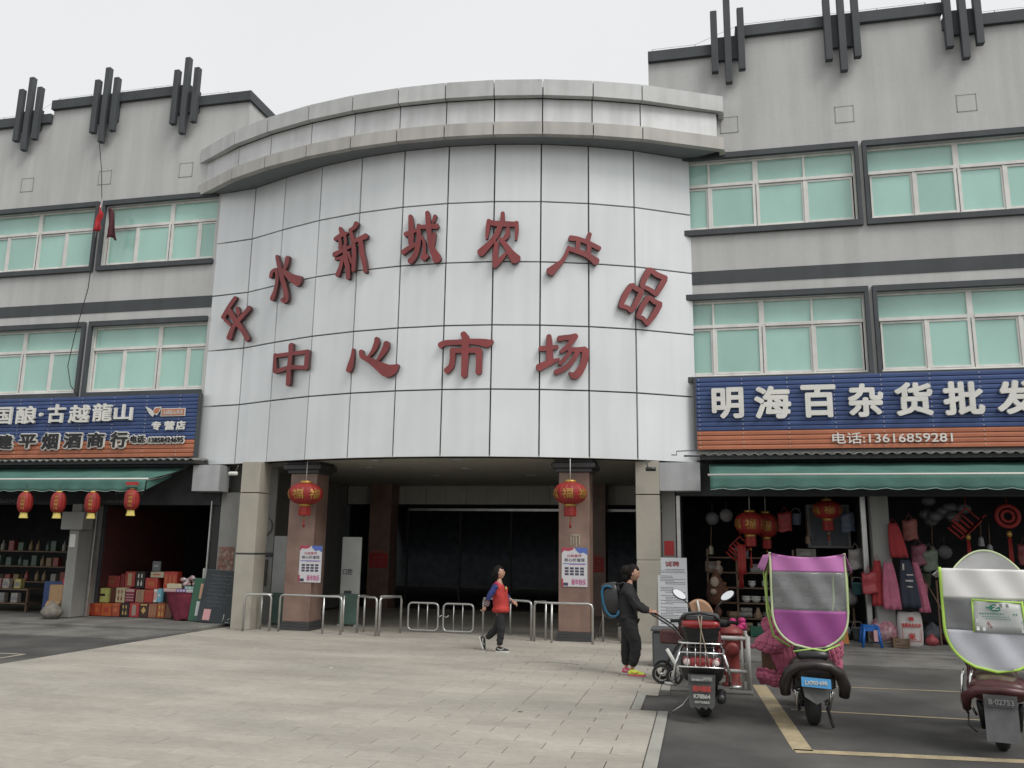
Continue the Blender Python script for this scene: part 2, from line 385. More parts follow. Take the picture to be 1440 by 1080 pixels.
def wallgrid(mb, y, xa, xb, za, zb, holes, t=.3):
    """wall slab with rectangular holes"""
    xs = sorted({xa, xb, *[h[0] for h in holes], *[h[1] for h in holes]}); zs = sorted({za, zb, *[h[2] for h in holes], *[h[3] for h in holes]})
    for i in range(len(xs) - 1):
        run = None
        for j in range(len(zs) - 1):
            cx, cz = (xs[i] + xs[i + 1]) / 2, (zs[j] + zs[j + 1]) / 2
            inside = any(h[0] < cx < h[1] and h[2] < cz < h[3] for h in holes)
            if not inside:
                if run is None: run = zs[j]
            if inside or j == len(zs) - 2:
                end = zs[j] if inside else zs[j + 1]
                if run is not None: mb.box(xs[i], xs[i + 1], y, y + t, run, end)
                run = None
LY, RY = 17.8, 18.1
def building(side):
    y = LY if side == 'L' else RY
    if side == 'L':
        root = thing('market_building', 'pale grey three storey wing left of the curved front, with grey fins on its parapet', 'building', (-22, y, 0))
        xa, xb = -34, -11.16
        wins = [([-22.9, -22.0, -21.1, -20.2, -19.35][0:5], [2]), ([-19.1, -18.2, -17.24, -16.37, -15.45], [2]), ([-15.1, -14.2, -13.2, -12.37, -11.86], [2])]
        low, high = (-34, -17.2), (-17.2, -12.95)
    else:
        root = thing('market_building', 'pale grey three storey wing right of the curved front, above the blue wholesale sign', 'building', (6, y, 0))
        xa, xb = -.91, 22
        wins = [([-.62, .40, 1.42, 2.46, 3.48], [2]), ([3.79, 4.70, 5.56, 6.47, 7.4], [2]), ([7.75, 8.7, 9.6, 10.5, 11.4], [2])]
    holes = []
    for xs, th in wins:
        holes += [(xs[0] - .02, xs[-1] + .02, 8.93, 10.58), (xs[0] - .02, xs[-1] + .02, 5.57, 7.27)]
    w = MB(); wallgrid(w, y, xa, xb, 3.75, 13.42, holes)
    w.box(xb - .3 if side == 'L' else xa, xb if side == 'L' else xa + .3, y + .3, y + 9, 3.75, 13.42)
    w.box(xa, xb, y + 9, y + 9.3, 3.75, 13.42)
    w.build('wall', 'render', root)
    MB().box(xa + .31, xb - .31, y + .31, y + 9, 12.6, 12.75).build('roof', 'walk', root)
    MB().box(xa + .02, xb - .32, y + .32, y + .4, 3.9, 11).build('inner_wall', 'wallblack', root)
    # parapet trims and raised parts
    segs = [(-34, -17.2, 0), (-17.2, -12.95, 1), (-12.95, -11.16, 0)] if side == 'L' else [(-.91, 1.12, 0), (1.12, 5.5, 1), (5.5, 9.9, 0), (9.9, 14, 1), (14, 22, 0)]
    for a, b, hi in segs:
        if hi: MB().box(a, b, y + .002, y + .3, 13.42, 13.8).build('parapet', 'render', root)
        zt = 13.84 if hi else 13.45
        MB().bbox(a - (.02 if hi else 0), (b if b != -11.16 else -11.50) + (.02 if hi else 0), y - .10, y + .36, zt - .27, zt, .006).build('parapet_trim', 'trim', root)
    if side == 'L': MB().bbox(xb - .33, xb + .06, y - .10, y + 9.3, 13.18, 13.45, .006).build('parapet_trim', 'trim', root)
    MB().box(xa, xb, y - .012, y + .01, 7.65, 7.95).build('wall_band', 'trim', root)
    for xs, th in wins:
        sp = side == 'R' and xs[0] < 0
        for z0, zt, z1 in ((8.95, 10.01, 10.56), (5.59, 6.70, 7.25)):
            window(root, y + .08, xs, th, z0 + .03, zt, z1 - .03, sp)
            surround(root, y, xs[0] - .03, xs[-1] + .03, z0 - .04, z1 + .03)
    for c in ((-17.86, -15.41, -12.97) if side == 'L' else (.92, 3.40, 5.88, 8.4)):
        fins(root, c, y)
        outline(root, (c + .1 if side == 'L' else c - .03), y, 11.42)
    # lightning wire along the parapet
    wi = MB(); pts = []
    for a, b, hi in segs:
        if b < -24 or a > 12: continue
        z = (13.84 if hi else 13.45); x = max(a, -24) + .1
        while x < min(b, 12):
            wi.tube([(x, y + .05, z - .01), (x, y + .05, z + .13)], .007, 5); pts.append((x, y + .05, z + .13)); x += 1.0
    wi.tube(pts, .004, 4); wi.build('lightning_wire', 'trim', root)
    # tiled eave under the shop sign
    xs0, xs1 = (-22, -11.45) if side == 'L' else (.02, 9)
    zE = 3.80 if side == 'L' else 3.82
    MB().box(xs0, xs1, y - .62, y - .01, zE - .12, zE - .04).build('eave_board', 'dark', root)
    t0 = None; x = xs1 - .1
    while x > xs0:
        if t0 is None:
            m = MB(); pr = []
            m.sheet(lambda u, v: (x - .095 + .19 * u, y - .66 + .6 * v, zE - .045 + .05 * math.sin(u * math.pi) + .05 * v), 6, 1, 0, .018)
            t0 = m.build('roof_tile', 'tileglaze', root); t00 = x
        else: inst(t0, 'roof_tile', root, (x - t00, 0, random.uniform(-.006, .006)))
        x -= .2
        if x < -19.5 or (side == 'R' and x < .05): break
    return root
bl = building('L'); br = building('R')

# ================================================================ CURVED ENTRANCE DRUM
VP = [Vector(p) for p in [(-11.78, 17.79), (-10.685, 17.62), (-9.64, 17.207), (-8.499, 16.815), (-7.385, 16.568), (-6.304, 16.446), (-5.254, 16.435), (-4.216, 16.529), (-3.211, 16.721), (-2.204, 17.019), (-1.239, 17.412), (-0.02, 18.1)]]
SL = [0]
for a, b in zip(VP, VP[1:]): SL.append(SL[-1] + (b - a).length)
def segn(i):
    t = (VP[i + 1] - VP[i]).normalized(); return Vector((t.y, -t.x))
def vn(i):
    if i == 0: return segn(0)
    if i == len(VP) - 1: return segn(len(VP) - 2)
    n = segn(i - 1) + segn(i); n.normalize(); return n / max(.5, n.dot(segn(i)))
def P(s, z, off):                                   # point at arc length s, height z, distance off in front of the panels
    i = 0
    while i < len(SL) - 2 and s > SL[i + 1]: i += 1
    u = (s - SL[i]) / (SL[i + 1] - SL[i]); n = vn(i).lerp(vn(i + 1), u); p = VP[i].lerp(VP[i + 1], u) + n * off
    return (p.x, p.y, z)
hall = thing('market_hall', 'curved silver panelled entrance front with big red characters over a dark portico', 'building', (-5.67, 17.8, 0))
ZR = [3.7, 5.12, 6.51, 7.92, 9.30, 10.66]
bk = MB()
for i in range(len(VP) - 1):
    a, b = VP[i], VP[i + 1]; na, nb = vn(i), vn(i + 1)
    q = [a - na * .05, b - nb * .05, b - nb * .30, a - na * .30]
    bk.prism([(p.x, p.y, 3.70) for p in q], (0, 0, 8.1))
bk.build('backing', 'dark', hall)
MB().prism([(p.x, p.y, 11.6) for p in VP] + [(-.02, 24, 11.6), (-11.78, 24, 11.6)], (0, 0, .1)).build('roof', 'walk', hall)
for i in range(len(VP) - 1):
    a, b = VP[i], VP[i + 1]; t = (b - a).normalized(); na, nb = vn(i), vn(i + 1)
    for j in range(5):
        z0, z1 = ZR[j] + (.011 if j else 0), ZR[j + 1] - .011
        g = .0125; m = MB(); m.ct = random.random()
        A_, B_ = a + t * g, b - t * g; w1 = random.uniform(-.003, .003); nn = segn(i)
        c = .006
        fr = [(A_.x + nn.x * w1 + t.x * c, A_.y + nn.y * w1 + t.y * c, z0 + c), (B_.x - nn.x * w1 - t.x * c, B_.y - nn.y * w1 - t.y * c, z0 + c), (B_.x - t.x * c, B_.y - t.y * c, z1 - c), (A_.x + t.x * c, A_.y + t.y * c, z1 - c)]
        bkp = [(A_.x - nn.x * .035, A_.y - nn.y * .035, z0), (B_.x - nn.x * .035, B_.y - nn.y * .035, z0), (B_.x - nn.x * .035, B_.y - nn.y * .035, z1), (A_.x - nn.x * .035, A_.y - nn.y * .035, z1)]
        m.add(fr + bkp, [(0, 1, 2, 3), (4, 5, 1, 0), (5, 6, 2, 1), (6, 7, 3, 2), (7, 4, 0, 3)])
        m.build('panel', 'panel', hall)
# cornice on a wider circle
CC = Vector((-5.85, 29.05)); RC = 13.1
def cpt(v, off=0):                                  # where the ray from the drum centre through v meets the cornice circle
    o = Vector((-5.674, 26.901)); d = (v - o).normalized(); k = o - CC; R = RC - off
    bq = k.dot(d); t = -bq + math.sqrt(bq * bq - k.dot(k) + R * R); return o + d * t
CV = [Vector((-12.47, 17.79))] + [cpt(v) for v in VP[1:-1]] + [Vector((.77, 17.74))]
def coff(i, off):
    p = CV[i]; n = (CC - p).normalized(); q = p + n * off
    if i == 0: q = p + Vector((off, off * .3))
    if i == len(CV) - 1: q = p + Vector((-off, off * .3))
    return q
for nm, o0, z0, z1, mm in (('cornice_panel', 0, 10.64, 10.95, 'cornice'), ('cornice_panel', .16, 10.95, 11.56, 'cornice_mid'), ('cornice_panel', .0, 11.56, 11.95, 'cornice_top')):
    for i in range(len(CV) - 1):
        a, b = coff(i, o0), coff(i + 1, o0); t = (b - a).normalized(); a2, b2 = a + t * .013, b - t * .013; n = Vector((-t.y, t.x)) * .14
        m = MB(); m.ct = random.random(); m.prism([(a2.x, a2.y, z0 + .008), (b2.x, b2.y, z0 + .008), (b2.x + n.x, b2.y + n.y, z0 + .008), (a2.x + n.x, a2.y + n.y, z0 + .008)], (0, 0, z1 - z0 - .016)); m.build(nm, mm, hall)
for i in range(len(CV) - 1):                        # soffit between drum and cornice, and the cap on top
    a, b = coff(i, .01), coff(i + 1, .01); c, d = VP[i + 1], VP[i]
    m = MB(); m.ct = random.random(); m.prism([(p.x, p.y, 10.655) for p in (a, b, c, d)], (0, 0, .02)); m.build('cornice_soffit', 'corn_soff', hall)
m = MB(); q = [coff(i, .22) for i in range(len(CV))]
m.prism([(p.x, p.y, 10.7) for p in q] + [(.7, 18.6, 10.7), (-12.4, 18.6, 10.7)], (0, 0, 1.18)); m.build('cornice_core', 'dark', hall)
# end returns of the cornice
for X in (0, 1):
    x0 = (.60 if X else -12.47)
    for o, z0, z1, mm in ((0, 10.64, 10.95, 'cornice'), (.16, 10.95, 11.56, 'cornice_mid'), (.0, 11.56, 11.95, 'cornice_top')):
        xx = (.77 - o) if X else (-12.47 + o); y1 = (RY - .002) if X else (LY - .002)
        MB().box(xx - .12 if X else xx, xx if X else xx + .12, 17.80 + o * .3, y1 + .2, z0 + .009, z1 - .009).build('cornice_panel', mm, hall)
GL = {'ping':[[[0.848,7.767,0.112],[0.698,7.59,0.112],[0.516,7.293,0.126]],[[0.691,7.443,0.126],[0.939,7.146,0.125],[1.164,6.926,0.118],[1.384,6.663,0.138]],[[1.347,7.444,0.148],[1.039,7.228,0.11],[0.841,7.026,0.11],[0.758,6.76,0.154]],[[0.925,7.513,0.074],[0.985,7.343,0.103]],[[0.58,7.232,0.067],[0.77,7.087,0.066]]],'shui':[[[2.222,8.603,0.082],[2.342,8.328,0.117],[2.472,7.983,0.123],[2.624,7.64,0.129],[2.645,7.426,0.164],[2.496,7.483,0.079]],[[2.592,8.501,0.124],[2.575,8.324,0.124],[2.491,8.195,0.08]],[[2.502,8.175,0.095],[2.76,7.973,0.158],[3.031,7.841,0.235]],[[2.23,8.275,0.066],[2.08,8.23,0.103],[2.067,8.106,0.103]],[[2.241,8.273,0.073],[2.315,8.009,0.095],[2.264,7.731,0.101],[2.177,7.549,0.152]]],'zhong':[[[2.407,6.175,0.084],[2.419,5.961,0.097],[2.447,5.77,0.117]],[[2.421,6.132,0.09],[2.882,6.133,0.082],[3.433,6.123,0.088]],[[3.442,6.138,0.108],[3.42,5.74,0.114]],[[2.458,5.758,0.09],[2.911,5.825,0.089],[3.441,5.755,0.081]],[[2.909,6.345,0.131],[2.92,6.078,0.11],[2.892,5.776,0.123],[2.902,5.422,0.122]]],'xin':[[[4.136,8.966,0.061],[4.185,8.861,0.099],[4.214,8.804,0.108]],[[4.022,8.704,0.099],[4.154,8.77,0.104],[4.349,8.804,0.065]],[[4.131,8.741,0.065],[4.177,8.606,0.073],[4.175,8.458,0.086]],[[4.292,8.738,0.06],[4.325,8.606,0.06],[4.307,8.502,0.077]],[[4.022,8.331,0.12],[4.204,8.39,0.09],[4.492,8.475,0.064]],[[4.295,8.504,0.094],[4.352,8.179,0.11],[4.427,7.959,0.11],[4.443,7.718,0.092]],[[4.262,8.255,0.085],[4.228,8.028,0.089],[4.148,7.829,0.11]],[[4.403,8.341,0.06],[4.474,8.183,0.059],[4.517,8.073,0.059]],[[4.067,8.219,0.056],[4.263,8.234,0.06]],[[4.593,8.999,0.12],[4.539,8.892,0.103],[4.407,8.853,0.069]],[[4.439,8.844,0.073],[4.534,8.575,0.09],[4.58,8.251,0.101],[4.577,7.877,0.08]],[[4.535,8.564,0.077],[4.683,8.608,0.098],[4.856,8.662,0.127]],[[4.719,8.572,0.093],[4.769,8.273,0.101],[4.851,8.015,0.1],[4.884,7.815,0.083]]],'cheng':[[[5.903,9.03,0.08],[5.931,8.84,0.113],[5.939,8.632,0.116],[5.939,8.385,0.107]],[[5.806,8.601,0.104],[5.939,8.638,0.095],[6.061,8.681,0.066]],[[5.767,8.181,0.111],[5.912,8.284,0.103],[6.074,8.365,0.074]],[[6.088,8.797,0.066],[6.162,8.739,0.087],[6.368,8.744,0.095],[6.532,8.731,0.116]],[[6.1,8.754,0.075],[6.13,8.515,0.095],[6.098,8.25,0.107],[6.044,8.07,0.119],[5.941,7.964,0.127]],[[6.174,8.522,0.054],[6.246,8.414,0.062],[6.264,8.197,0.065],[6.236,8.016,0.102]],[[6.294,9.081,0.083],[6.323,8.851,0.108],[6.352,8.601,0.103],[6.392,8.352,0.107],[6.448,8.185,0.118],[6.535,8.036,0.171],[6.558,7.954,0.17]],[[6.472,8.571,0.074],[6.462,8.388,0.078],[6.426,8.227,0.082]],[[6.482,8.979,0.075],[6.436,8.842,0.066]],[[6.34,8.07,0.073],[6.261,8.004,0.09]]],'nong':[[[7.959,8.992,0.077],[7.958,8.806,0.095]],[[7.66,8.776,0.104],[7.792,8.742,0.109],[7.963,8.734,0.118],[8.135,8.727,0.109],[8.263,8.727,0.1]],[[7.664,8.821,0.082],[7.642,8.629,0.086],[7.625,8.404,0.05]],[[8.258,8.772,0.082],[8.269,8.58,0.077],[8.25,8.378,0.049]],[[7.91,8.693,0.1],[7.86,8.534,0.104],[7.756,8.354,0.103],[7.639,8.224,0.13],[7.496,8.076,0.161]],[[7.842,8.309,0.081],[7.824,8.13,0.094],[7.816,7.907,0.111],[7.814,7.763,0.089]],[[7.834,7.829,0.124],[7.955,7.952,0.089],[8.042,8.064,0.054]],[[8.076,8.636,0.068],[8.074,8.467,0.104],[7.995,8.382,0.072]],[[7.905,8.399,0.072],[8.035,8.243,0.103],[8.144,8.064,0.138],[8.263,7.919,0.205]]],'chan':[[[9.411,8.438,0.113],[9.583,8.429,0.095],[9.798,8.348,0.094],[10.046,8.231,0.099]],[[9.832,8.557,0.081],[9.787,8.397,0.095]],[[9.583,8.388,0.085],[9.572,8.186,0.085]],[[9.819,8.33,0.09],[9.808,8.128,0.094]],[[9.368,8.2,0.09],[9.497,8.167,0.103],[9.69,8.101,0.103],[9.852,8.019,0.121],[9.972,7.927,0.165]],[[9.379,8.241,0.058],[9.336,8.087,0.071],[9.241,7.905,0.08],[9.113,7.789,0.12],[8.982,7.652,0.177]]],'pin':[[[11.167,7.847,0.12],[11.051,7.661,0.123],[10.982,7.458,0.103]],[[11.187,7.85,0.104],[11.334,7.748,0.117],[11.558,7.693,0.105]],[[11.532,7.675,0.117],[11.446,7.523,0.12],[11.308,7.305,0.103]],[[10.966,7.449,0.081],[11.129,7.411,0.097],[11.3,7.312,0.103]],[[10.737,7.452,0.103],[10.599,7.233,0.118],[10.496,6.972,0.086]],[[10.756,7.458,0.1],[10.848,7.374,0.103],[10.988,7.327,0.097]],[[10.963,7.308,0.109],[10.875,7.128,0.118],[10.733,6.872,0.086]],[[10.488,6.967,0.077],[10.626,6.958,0.095],[10.73,6.872,0.086]],[[11.122,7.216,0.1],[10.974,6.999,0.115],[10.87,6.75,0.083]],[[11.158,7.216,0.097],[11.271,7.122,0.109],[11.416,7.09,0.097]],[[11.394,7.072,0.109],[11.266,6.858,0.124],[11.081,6.602,0.08]],[[10.873,6.75,0.074],[10.986,6.739,0.095],[11.078,6.624,0.086]]],'xin1':[[[4.671,6.078,0.051],[4.662,5.888,0.087],[4.618,5.687,0.137],[4.586,5.6,0.127]],[[4.865,6.022,0.087],[4.886,5.899,0.097],[5.071,5.812,0.111],[5.299,5.668,0.176],[5.524,5.523,0.264],[5.674,5.576,0.199],[5.761,5.653,0.06]],[[5.226,6.283,0.082],[5.245,6.18,0.127],[5.171,6.008,0.096],[5.067,5.888,0.056]],[[5.466,6.166,0.111],[5.471,6.064,0.142],[5.382,5.919,0.106],[5.261,5.763,0.055]]],'shi':[[[7.164,6.302,0.109],[7.228,6.196,0.139]],[[6.682,6.046,0.124],[6.777,6.105,0.104],[7.084,6.11,0.104],[7.327,6.125,0.104],[7.547,6.104,0.133],[7.693,6.069,0.172],[7.791,6.125,0.069]],[[6.954,5.954,0.109],[6.959,5.757,0.103],[6.94,5.585,0.113],[6.833,5.489,0.122]],[[6.954,5.929,0.099],[7.21,5.932,0.099],[7.527,5.927,0.108]],[[7.515,5.92,0.128],[7.52,5.675,0.117],[7.513,5.444,0.117]],[[7.228,6.196,0.149],[7.223,5.925,0.133],[7.218,5.63,0.127],[7.213,5.382,0.117]]],'chang':[[[8.967,6.254,0.09],[8.977,6.112,0.122],[8.982,5.91,0.127],[8.99,5.735,0.14]],[[8.784,5.965,0.1],[8.883,5.972,0.1],[9.015,5.992,0.1],[9.147,6.016,0.073]],[[8.752,5.555,0.139],[8.885,5.625,0.128],[9.043,5.697,0.099],[9.181,5.752,0.048]],[[9.173,6.193,0.109],[9.305,6.222,0.1],[9.411,6.225,0.114],[9.538,6.259,0.114]],[[9.491,6.21,0.114],[9.412,6.099,0.1],[9.332,6.002,0.089],[9.22,5.91,0.073]],[[9.332,5.988,0.073],[9.491,5.963,0.095],[9.611,5.97,0.095],[9.73,5.984,0.1]],[[9.412,5.923,0.073],[9.333,5.799,0.073],[9.201,5.654,0.086]],[[9.571,5.928,0.086],[9.465,5.722,0.099],[9.307,5.557,0.099],[9.11,5.464,0.099]],[[9.737,5.967,0.127],[9.73,5.811,0.14],[9.676,5.621,0.126],[9.584,5.458,0.15],[9.498,5.395,0.139],[9.419,5.446,0.072],[9.393,5.472,0.035]]]}
for k, sts in GL.items():
    m = MB()
    for si, st in enumerate(sts):
        # resample the brush stroke, round ends
        pts = []
        for (s0, z0, w0), (s1, z1, w1) in zip(st, st[1:]):
            for q in range(4): f = q / 4; pts.append(((s0 + (s1 - s0) * f), (z0 + (z1 - z0) * f), w0 + (w1 - w0) * f))
        pts.append(st[-1]); 
        for _ in range(2): pts = [pts[0]] + [tuple((pts[i - 1][c] + 2 * pts[i][c] + pts[i + 1][c]) / 4 for c in range(3)) for i in range(1, len(pts) - 1)] + [pts[-1]]
        Lh, Rh = [], []
        for i, (s_, z_, w_) in enumerate(pts):
            a, b = pts[max(i - 1, 0)], pts[min(i + 1, len(pts) - 1)]; dx, dz = b[0] - a[0], b[1] - a[1]; l = math.hypot(dx, dz) or 1
            nx, nz = -dz / l, dx / l; h = w_ * .56
            Lh.append((s_ + nx * h, z_ + nz * h)); Rh.append((s_ - nx * h, z_ - nz * h))
        def capp(p, q, w):                          # rounded end around p, away from q
            dx, dz = p[0] - q[0], p[1] - q[1]; l = math.hypot(dx, dz) or 1; dx /= l; dz /= l; h = w / 2; o = []
            for kk in (1, 2, 3, 4, 5): a = math.pi * (.5 - kk / 6); o.append((p[0] + dx * math.cos(a) * h * .7 - dz * math.sin(a) * h, p[1] + dz * math.cos(a) * h * .7 + dx * math.sin(a) * h))
            return o
        front = .125 + si * .0012; n = len(Lh); c1 = capp(pts[-1], pts[-2], pts[-1][2]); c0 = capp(pts[0], pts[1], pts[0][2])
        ring = Lh + c1 + Rh[::-1] + c0
        N_ = len(ring); vs = [P(a, b, front) for a, b in ring] + [P(a, b, .045) for a, b in ring]
        cs = [P(pts[-1][0], pts[-1][1], front), P(pts[0][0], pts[0][1], front)]; vs += cs
        fs = [(i, N_ - len(c0) - 1 - i, N_ - len(c0) - 2 - i, i + 1) for i in range(n - 1)]
        fs = [(i, 2 * n + len(c1) - 1 - i, 2 * n + len(c1) - 2 - i, i + 1) for i in range(n - 1)]
        e = list(range(n - 1, n + len(c1) + 1)); fs += [(e[i], 2 * N_, e[i + 1])[::-1] for i in range(len(e) - 1)]
        e = list(range(2 * n + len(c1) - 1, N_)) + [0]; fs += [(e[i], 2 * N_ + 1, e[i + 1])[::-1] for i in range(len(e) - 1)]
        m.add(vs, fs, 0); o_ = len(m.v) - len(vs)
        m.add(vs[:2 * N_], [(i, (i + 1) % N_, N_ + (i + 1) % N_, N_ + i) for i in range(N_)], 1)
    m.build('sign_character', ['redletter', 'redletter_side'], hall)
# ---- portico
cl = MB(); cl.prism([(p.x, p.y, 3.70) for p in [VP[i] - vn(i) * .02 for i in range(len(VP))]] + [(-.02, 24.7, 3.70), (-11.78, 24.7, 3.70)], (0, 0, .04)); cl.build('ceiling', 'ceil', hall)
for x, y in ((-6.95, 17.1), (-5.0, 17.0), (-7.7, 18.6), (-5.4, 19.0), (-3.2, 18.7), (-6.8, 21), (-4.2, 21)):
    MB().lathe([(.02, 3.672), (.13, 3.672), (.15, 3.685), (.15, 3.699)], (x, y, 0), 18).build('downlight', 'silver', hall)
x = -10.9
while x < -.95:                                      # lintel of square tiles over the inner doors
    m = MB(); m.ct = random.random(); m.box(x + .006, x + .644, 24.7, 24.76, 3.13, 3.69); m.build('lintel_tile', 'tilewall', hall); x += .65
MB().box(-11, -.8, 24.77, 24.9, 3.10, 3.7).build('lintel', 'dark', hall)
MB().box(-8.85, -1.0, 24.70, 24.80, 2.93, 3.0).build('door_rail', 'steel', hall)
MB().box(-11.2, -10.92, 18.35, 24.69, 0, 3.69).build('side_wall', 'wallgrey', hall); MB().box(-.72, -.51, 18.35, 24.69, 0, 3.69).build('side_wall', 'wallgrey', hall)
hin = MB(); hin.box(-14, -13.8, 25, 38, 0, 3.9).box(3.8, 4, 25, 38, 0, 3.9).box(-14, 4, 38, 38.2, 0, 3.9).box(-14, 4, 24.9, 36.2, 3.72, 3.9).box(-14, 4, 36.45, 38, 3.72, 3.9).box(-14, -10.9, 24.9, 25.0, 0, 3.7).box(-.8, 4, 24.9, 25.0, 0, 3.7)  # narrow roof gap near the back added, out of view, to lighten the dark hall
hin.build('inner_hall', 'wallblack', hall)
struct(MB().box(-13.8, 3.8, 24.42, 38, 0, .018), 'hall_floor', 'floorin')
for x in (-9.5, -3.0):                               # inner columns between the doors
    MB().box(x - .34, x + .34, 24.0, 24.65, 0, 3.7).build('inner_column', 'redgran', hall)
for x in (-8.9, -7.2, -5.6, -3.9):
    MB().box(x - .03, x + .03, 24.82, 24.88, 0, 2.93).build('door_post', 'dark', hall)
def column(x, y):
    MB().bbox(x - .32, x + .32, y, y + .62, .2, 3.44, .01).build('column', 'redgran', hall)
    c = MB(); c.bbox(x - .36, x + .36, y - .05, y + .67, .02, .09, .006).bbox(x - .345, x + .345, y - .03, y + .65, .09, .15, .006).bbox(x - .335, x + .335, y - .02, y + .64, .15, .2, .006).build('plinth', 'plinth', hall)
    c = MB(); c.bbox(x - .38, x + .38, y - .06, y + .68, 3.44, 3.52, .01).bbox(x - .46, x + .46, y - .14, y + .76, 3.52, 3.64, .02).box(x - .40, x + .40, y - .08, y + .70, 3.64, 3.699).build('capital', 'plinth', hall)
column(-8.72, 17.3); column(-2.57, 17.3)
def pillar(x0, x1, y0, y1):
    z = .02
    for i, (a, b) in enumerate(((.02, 1.62), (1.66, 2.98), (3.0, 3.69))):
        m = MB(); m.ct = .3 + .2 * i; m.bbox(x0, x1, y0, y1, a, b, .008); m.build('pillar', 'cream', hall)
    MB().box(x0 + .01, x1 - .01, y0 + .01, y1 - .01, 1.61, 1.67).build('pillar_joint', 'plinth' if x0 < -5 else 'cream', hall)
pillar(-10.14, -9.68, 17.05, 17.55); pillar(-1.31, -.82, 17.58, 18.1)
# clad beam ends beside the drum and the narrow wall strips under them
MB().bbox(-.82, .02, 17.62, 18.08, 3.07, 3.66, .006).build('beam_cladding', 'silver', hall)
MB().bbox(-11.62, -10.92, 17.40, 17.84, 3.05, 3.66, .006).build('beam_cladding', 'silver', hall)
MB().box(-.80, -.52, 18.05, 18.34, .03, 3.07).build('wall_strip', 'wallgrey', hall)
MB().box(-11.12, -10.60, 17.9, 18.3, .09, 3.05).build('wall_strip', 'wallgrey', hall)
# cables and brackets on the right end of the drum
c = MB(); c.tube([(-.55, 17.45, 3.80), (-.45, 17.5, 3.80), (-.45, 17.5, 3.88), (.0, 17.7, 3.92)], .012, 6); c.tube([(-.3, 17.5, 3.78), (.2, 17.5, 3.78)], .02, 6); c.build('cable', 'trim', hall)
# ================================================================ SHOP ROOMS
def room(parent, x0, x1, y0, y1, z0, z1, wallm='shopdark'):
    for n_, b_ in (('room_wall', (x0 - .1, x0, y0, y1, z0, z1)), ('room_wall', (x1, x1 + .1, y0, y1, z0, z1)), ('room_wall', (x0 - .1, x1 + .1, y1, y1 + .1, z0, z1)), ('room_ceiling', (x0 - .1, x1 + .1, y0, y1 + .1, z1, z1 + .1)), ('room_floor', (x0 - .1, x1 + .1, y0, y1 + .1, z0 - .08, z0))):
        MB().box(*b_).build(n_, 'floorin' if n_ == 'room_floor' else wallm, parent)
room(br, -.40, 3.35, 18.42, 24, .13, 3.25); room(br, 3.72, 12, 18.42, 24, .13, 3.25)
MB().bbox(-.5, 13, 18.12, 18.42, 3.0, 3.74, .01).build('lintel_beam', 'trim', br)
MB().bbox(-.46, 12.9, 18.0, 18.42, .05, .13, .01).build('door_sill', 'walk', br)
MB().bbox(-.50, -.42, 18.10, 18.3, .12, 3.0, .004).build('door_frame', 'steel', br)
MB().bbox(-.53, -.505, 18.06, 18.3, .10, 3.0, .003).build('door_frame', 'wallred', br)
MB().bbox(3.36, 3.70, 18.12, 18.5, .13, 3.0, .01).build('shop_pillar', 'wallgrey', br)
MB().bbox(3.20, 3.30, 18.3, 18.42, .13, 3.0, .005).build('door_frame', 'steel', br)
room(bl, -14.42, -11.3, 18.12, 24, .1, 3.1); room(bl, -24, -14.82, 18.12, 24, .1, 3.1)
MB().box(-14.40, -14.38, 18.14, 21.5, .1, 2.72).build('red_wall_board', 'wallred', bl)
MB().bbox(-24, -11.13, 17.85, 18.12, 2.75, 3.74, .01).build('lintel_beam', 'shopdark', bl)
MB().bbox(-11.32, -11.13, 17.9, 18.12, .1, 2.75, .004).build('door_frame', 'dark', bl)
MB().bbox(-11.36, -11.325, 17.84, 17.9, .1, 2.85, .004).build('door_frame', 'steel', bl)
MB().bbox(-14.76, -14.50, 17.35, 18.12, .1, 2.74, .01).build('shop_pillar', 'wallgrey', bl)
MB().bbox(-14.47, -14.42, 17.8, 17.9, .1, 2.75, .004).build('door_frame', 'steel', bl)
b = MB().bbox(-14.95, -14.35, 17.26, 17.6, 2.13, 2.55, .01).build('shutter_box', 'wallgrey', bl)
MB().box(-14.72, -14.56, 17.336, 17.347, 1.72, 2.02).build('notice', 'whitetrim', bl)
dk = MB(); text(dk, '商行', -14.02, -13.15, 2.98, 3.27, 17.84, .008, .01); text(dk, '电话：13858403458', -14.85, -13.35, 2.78, 2.88, 17.84, .006, .006); text(dk, '03458403458', -17.7, -16.7, 2.78, 2.88, 17.84, .006, .006)
dk.build('grey_lettering', cm('grey_letter', (.17, .17, .165), .8), bl)  # characters in one flat dark grey
# poster strip beside the left shop and small red notice
fp = MB().box(-11.085, -10.68, 17.885, 17.897, 1.2, 1.78); fo = fp.build('food_poster', cm('food_print', (.22, .10, .07), .5, n=.6, ns=14, c2=(.30, .25, .20)), None)
tag(fo, 'brown and red food photograph poster on the grey wall strip beside the left shop', 'poster')
fo = MB().box(-.76, -.56, 18.04, 18.048, 1.75, 2.05).build('paper_notice', 'redp', None)
tag(fo, 'plain red paper square stuck on the grey wall strip above the recruitment board', 'notice')

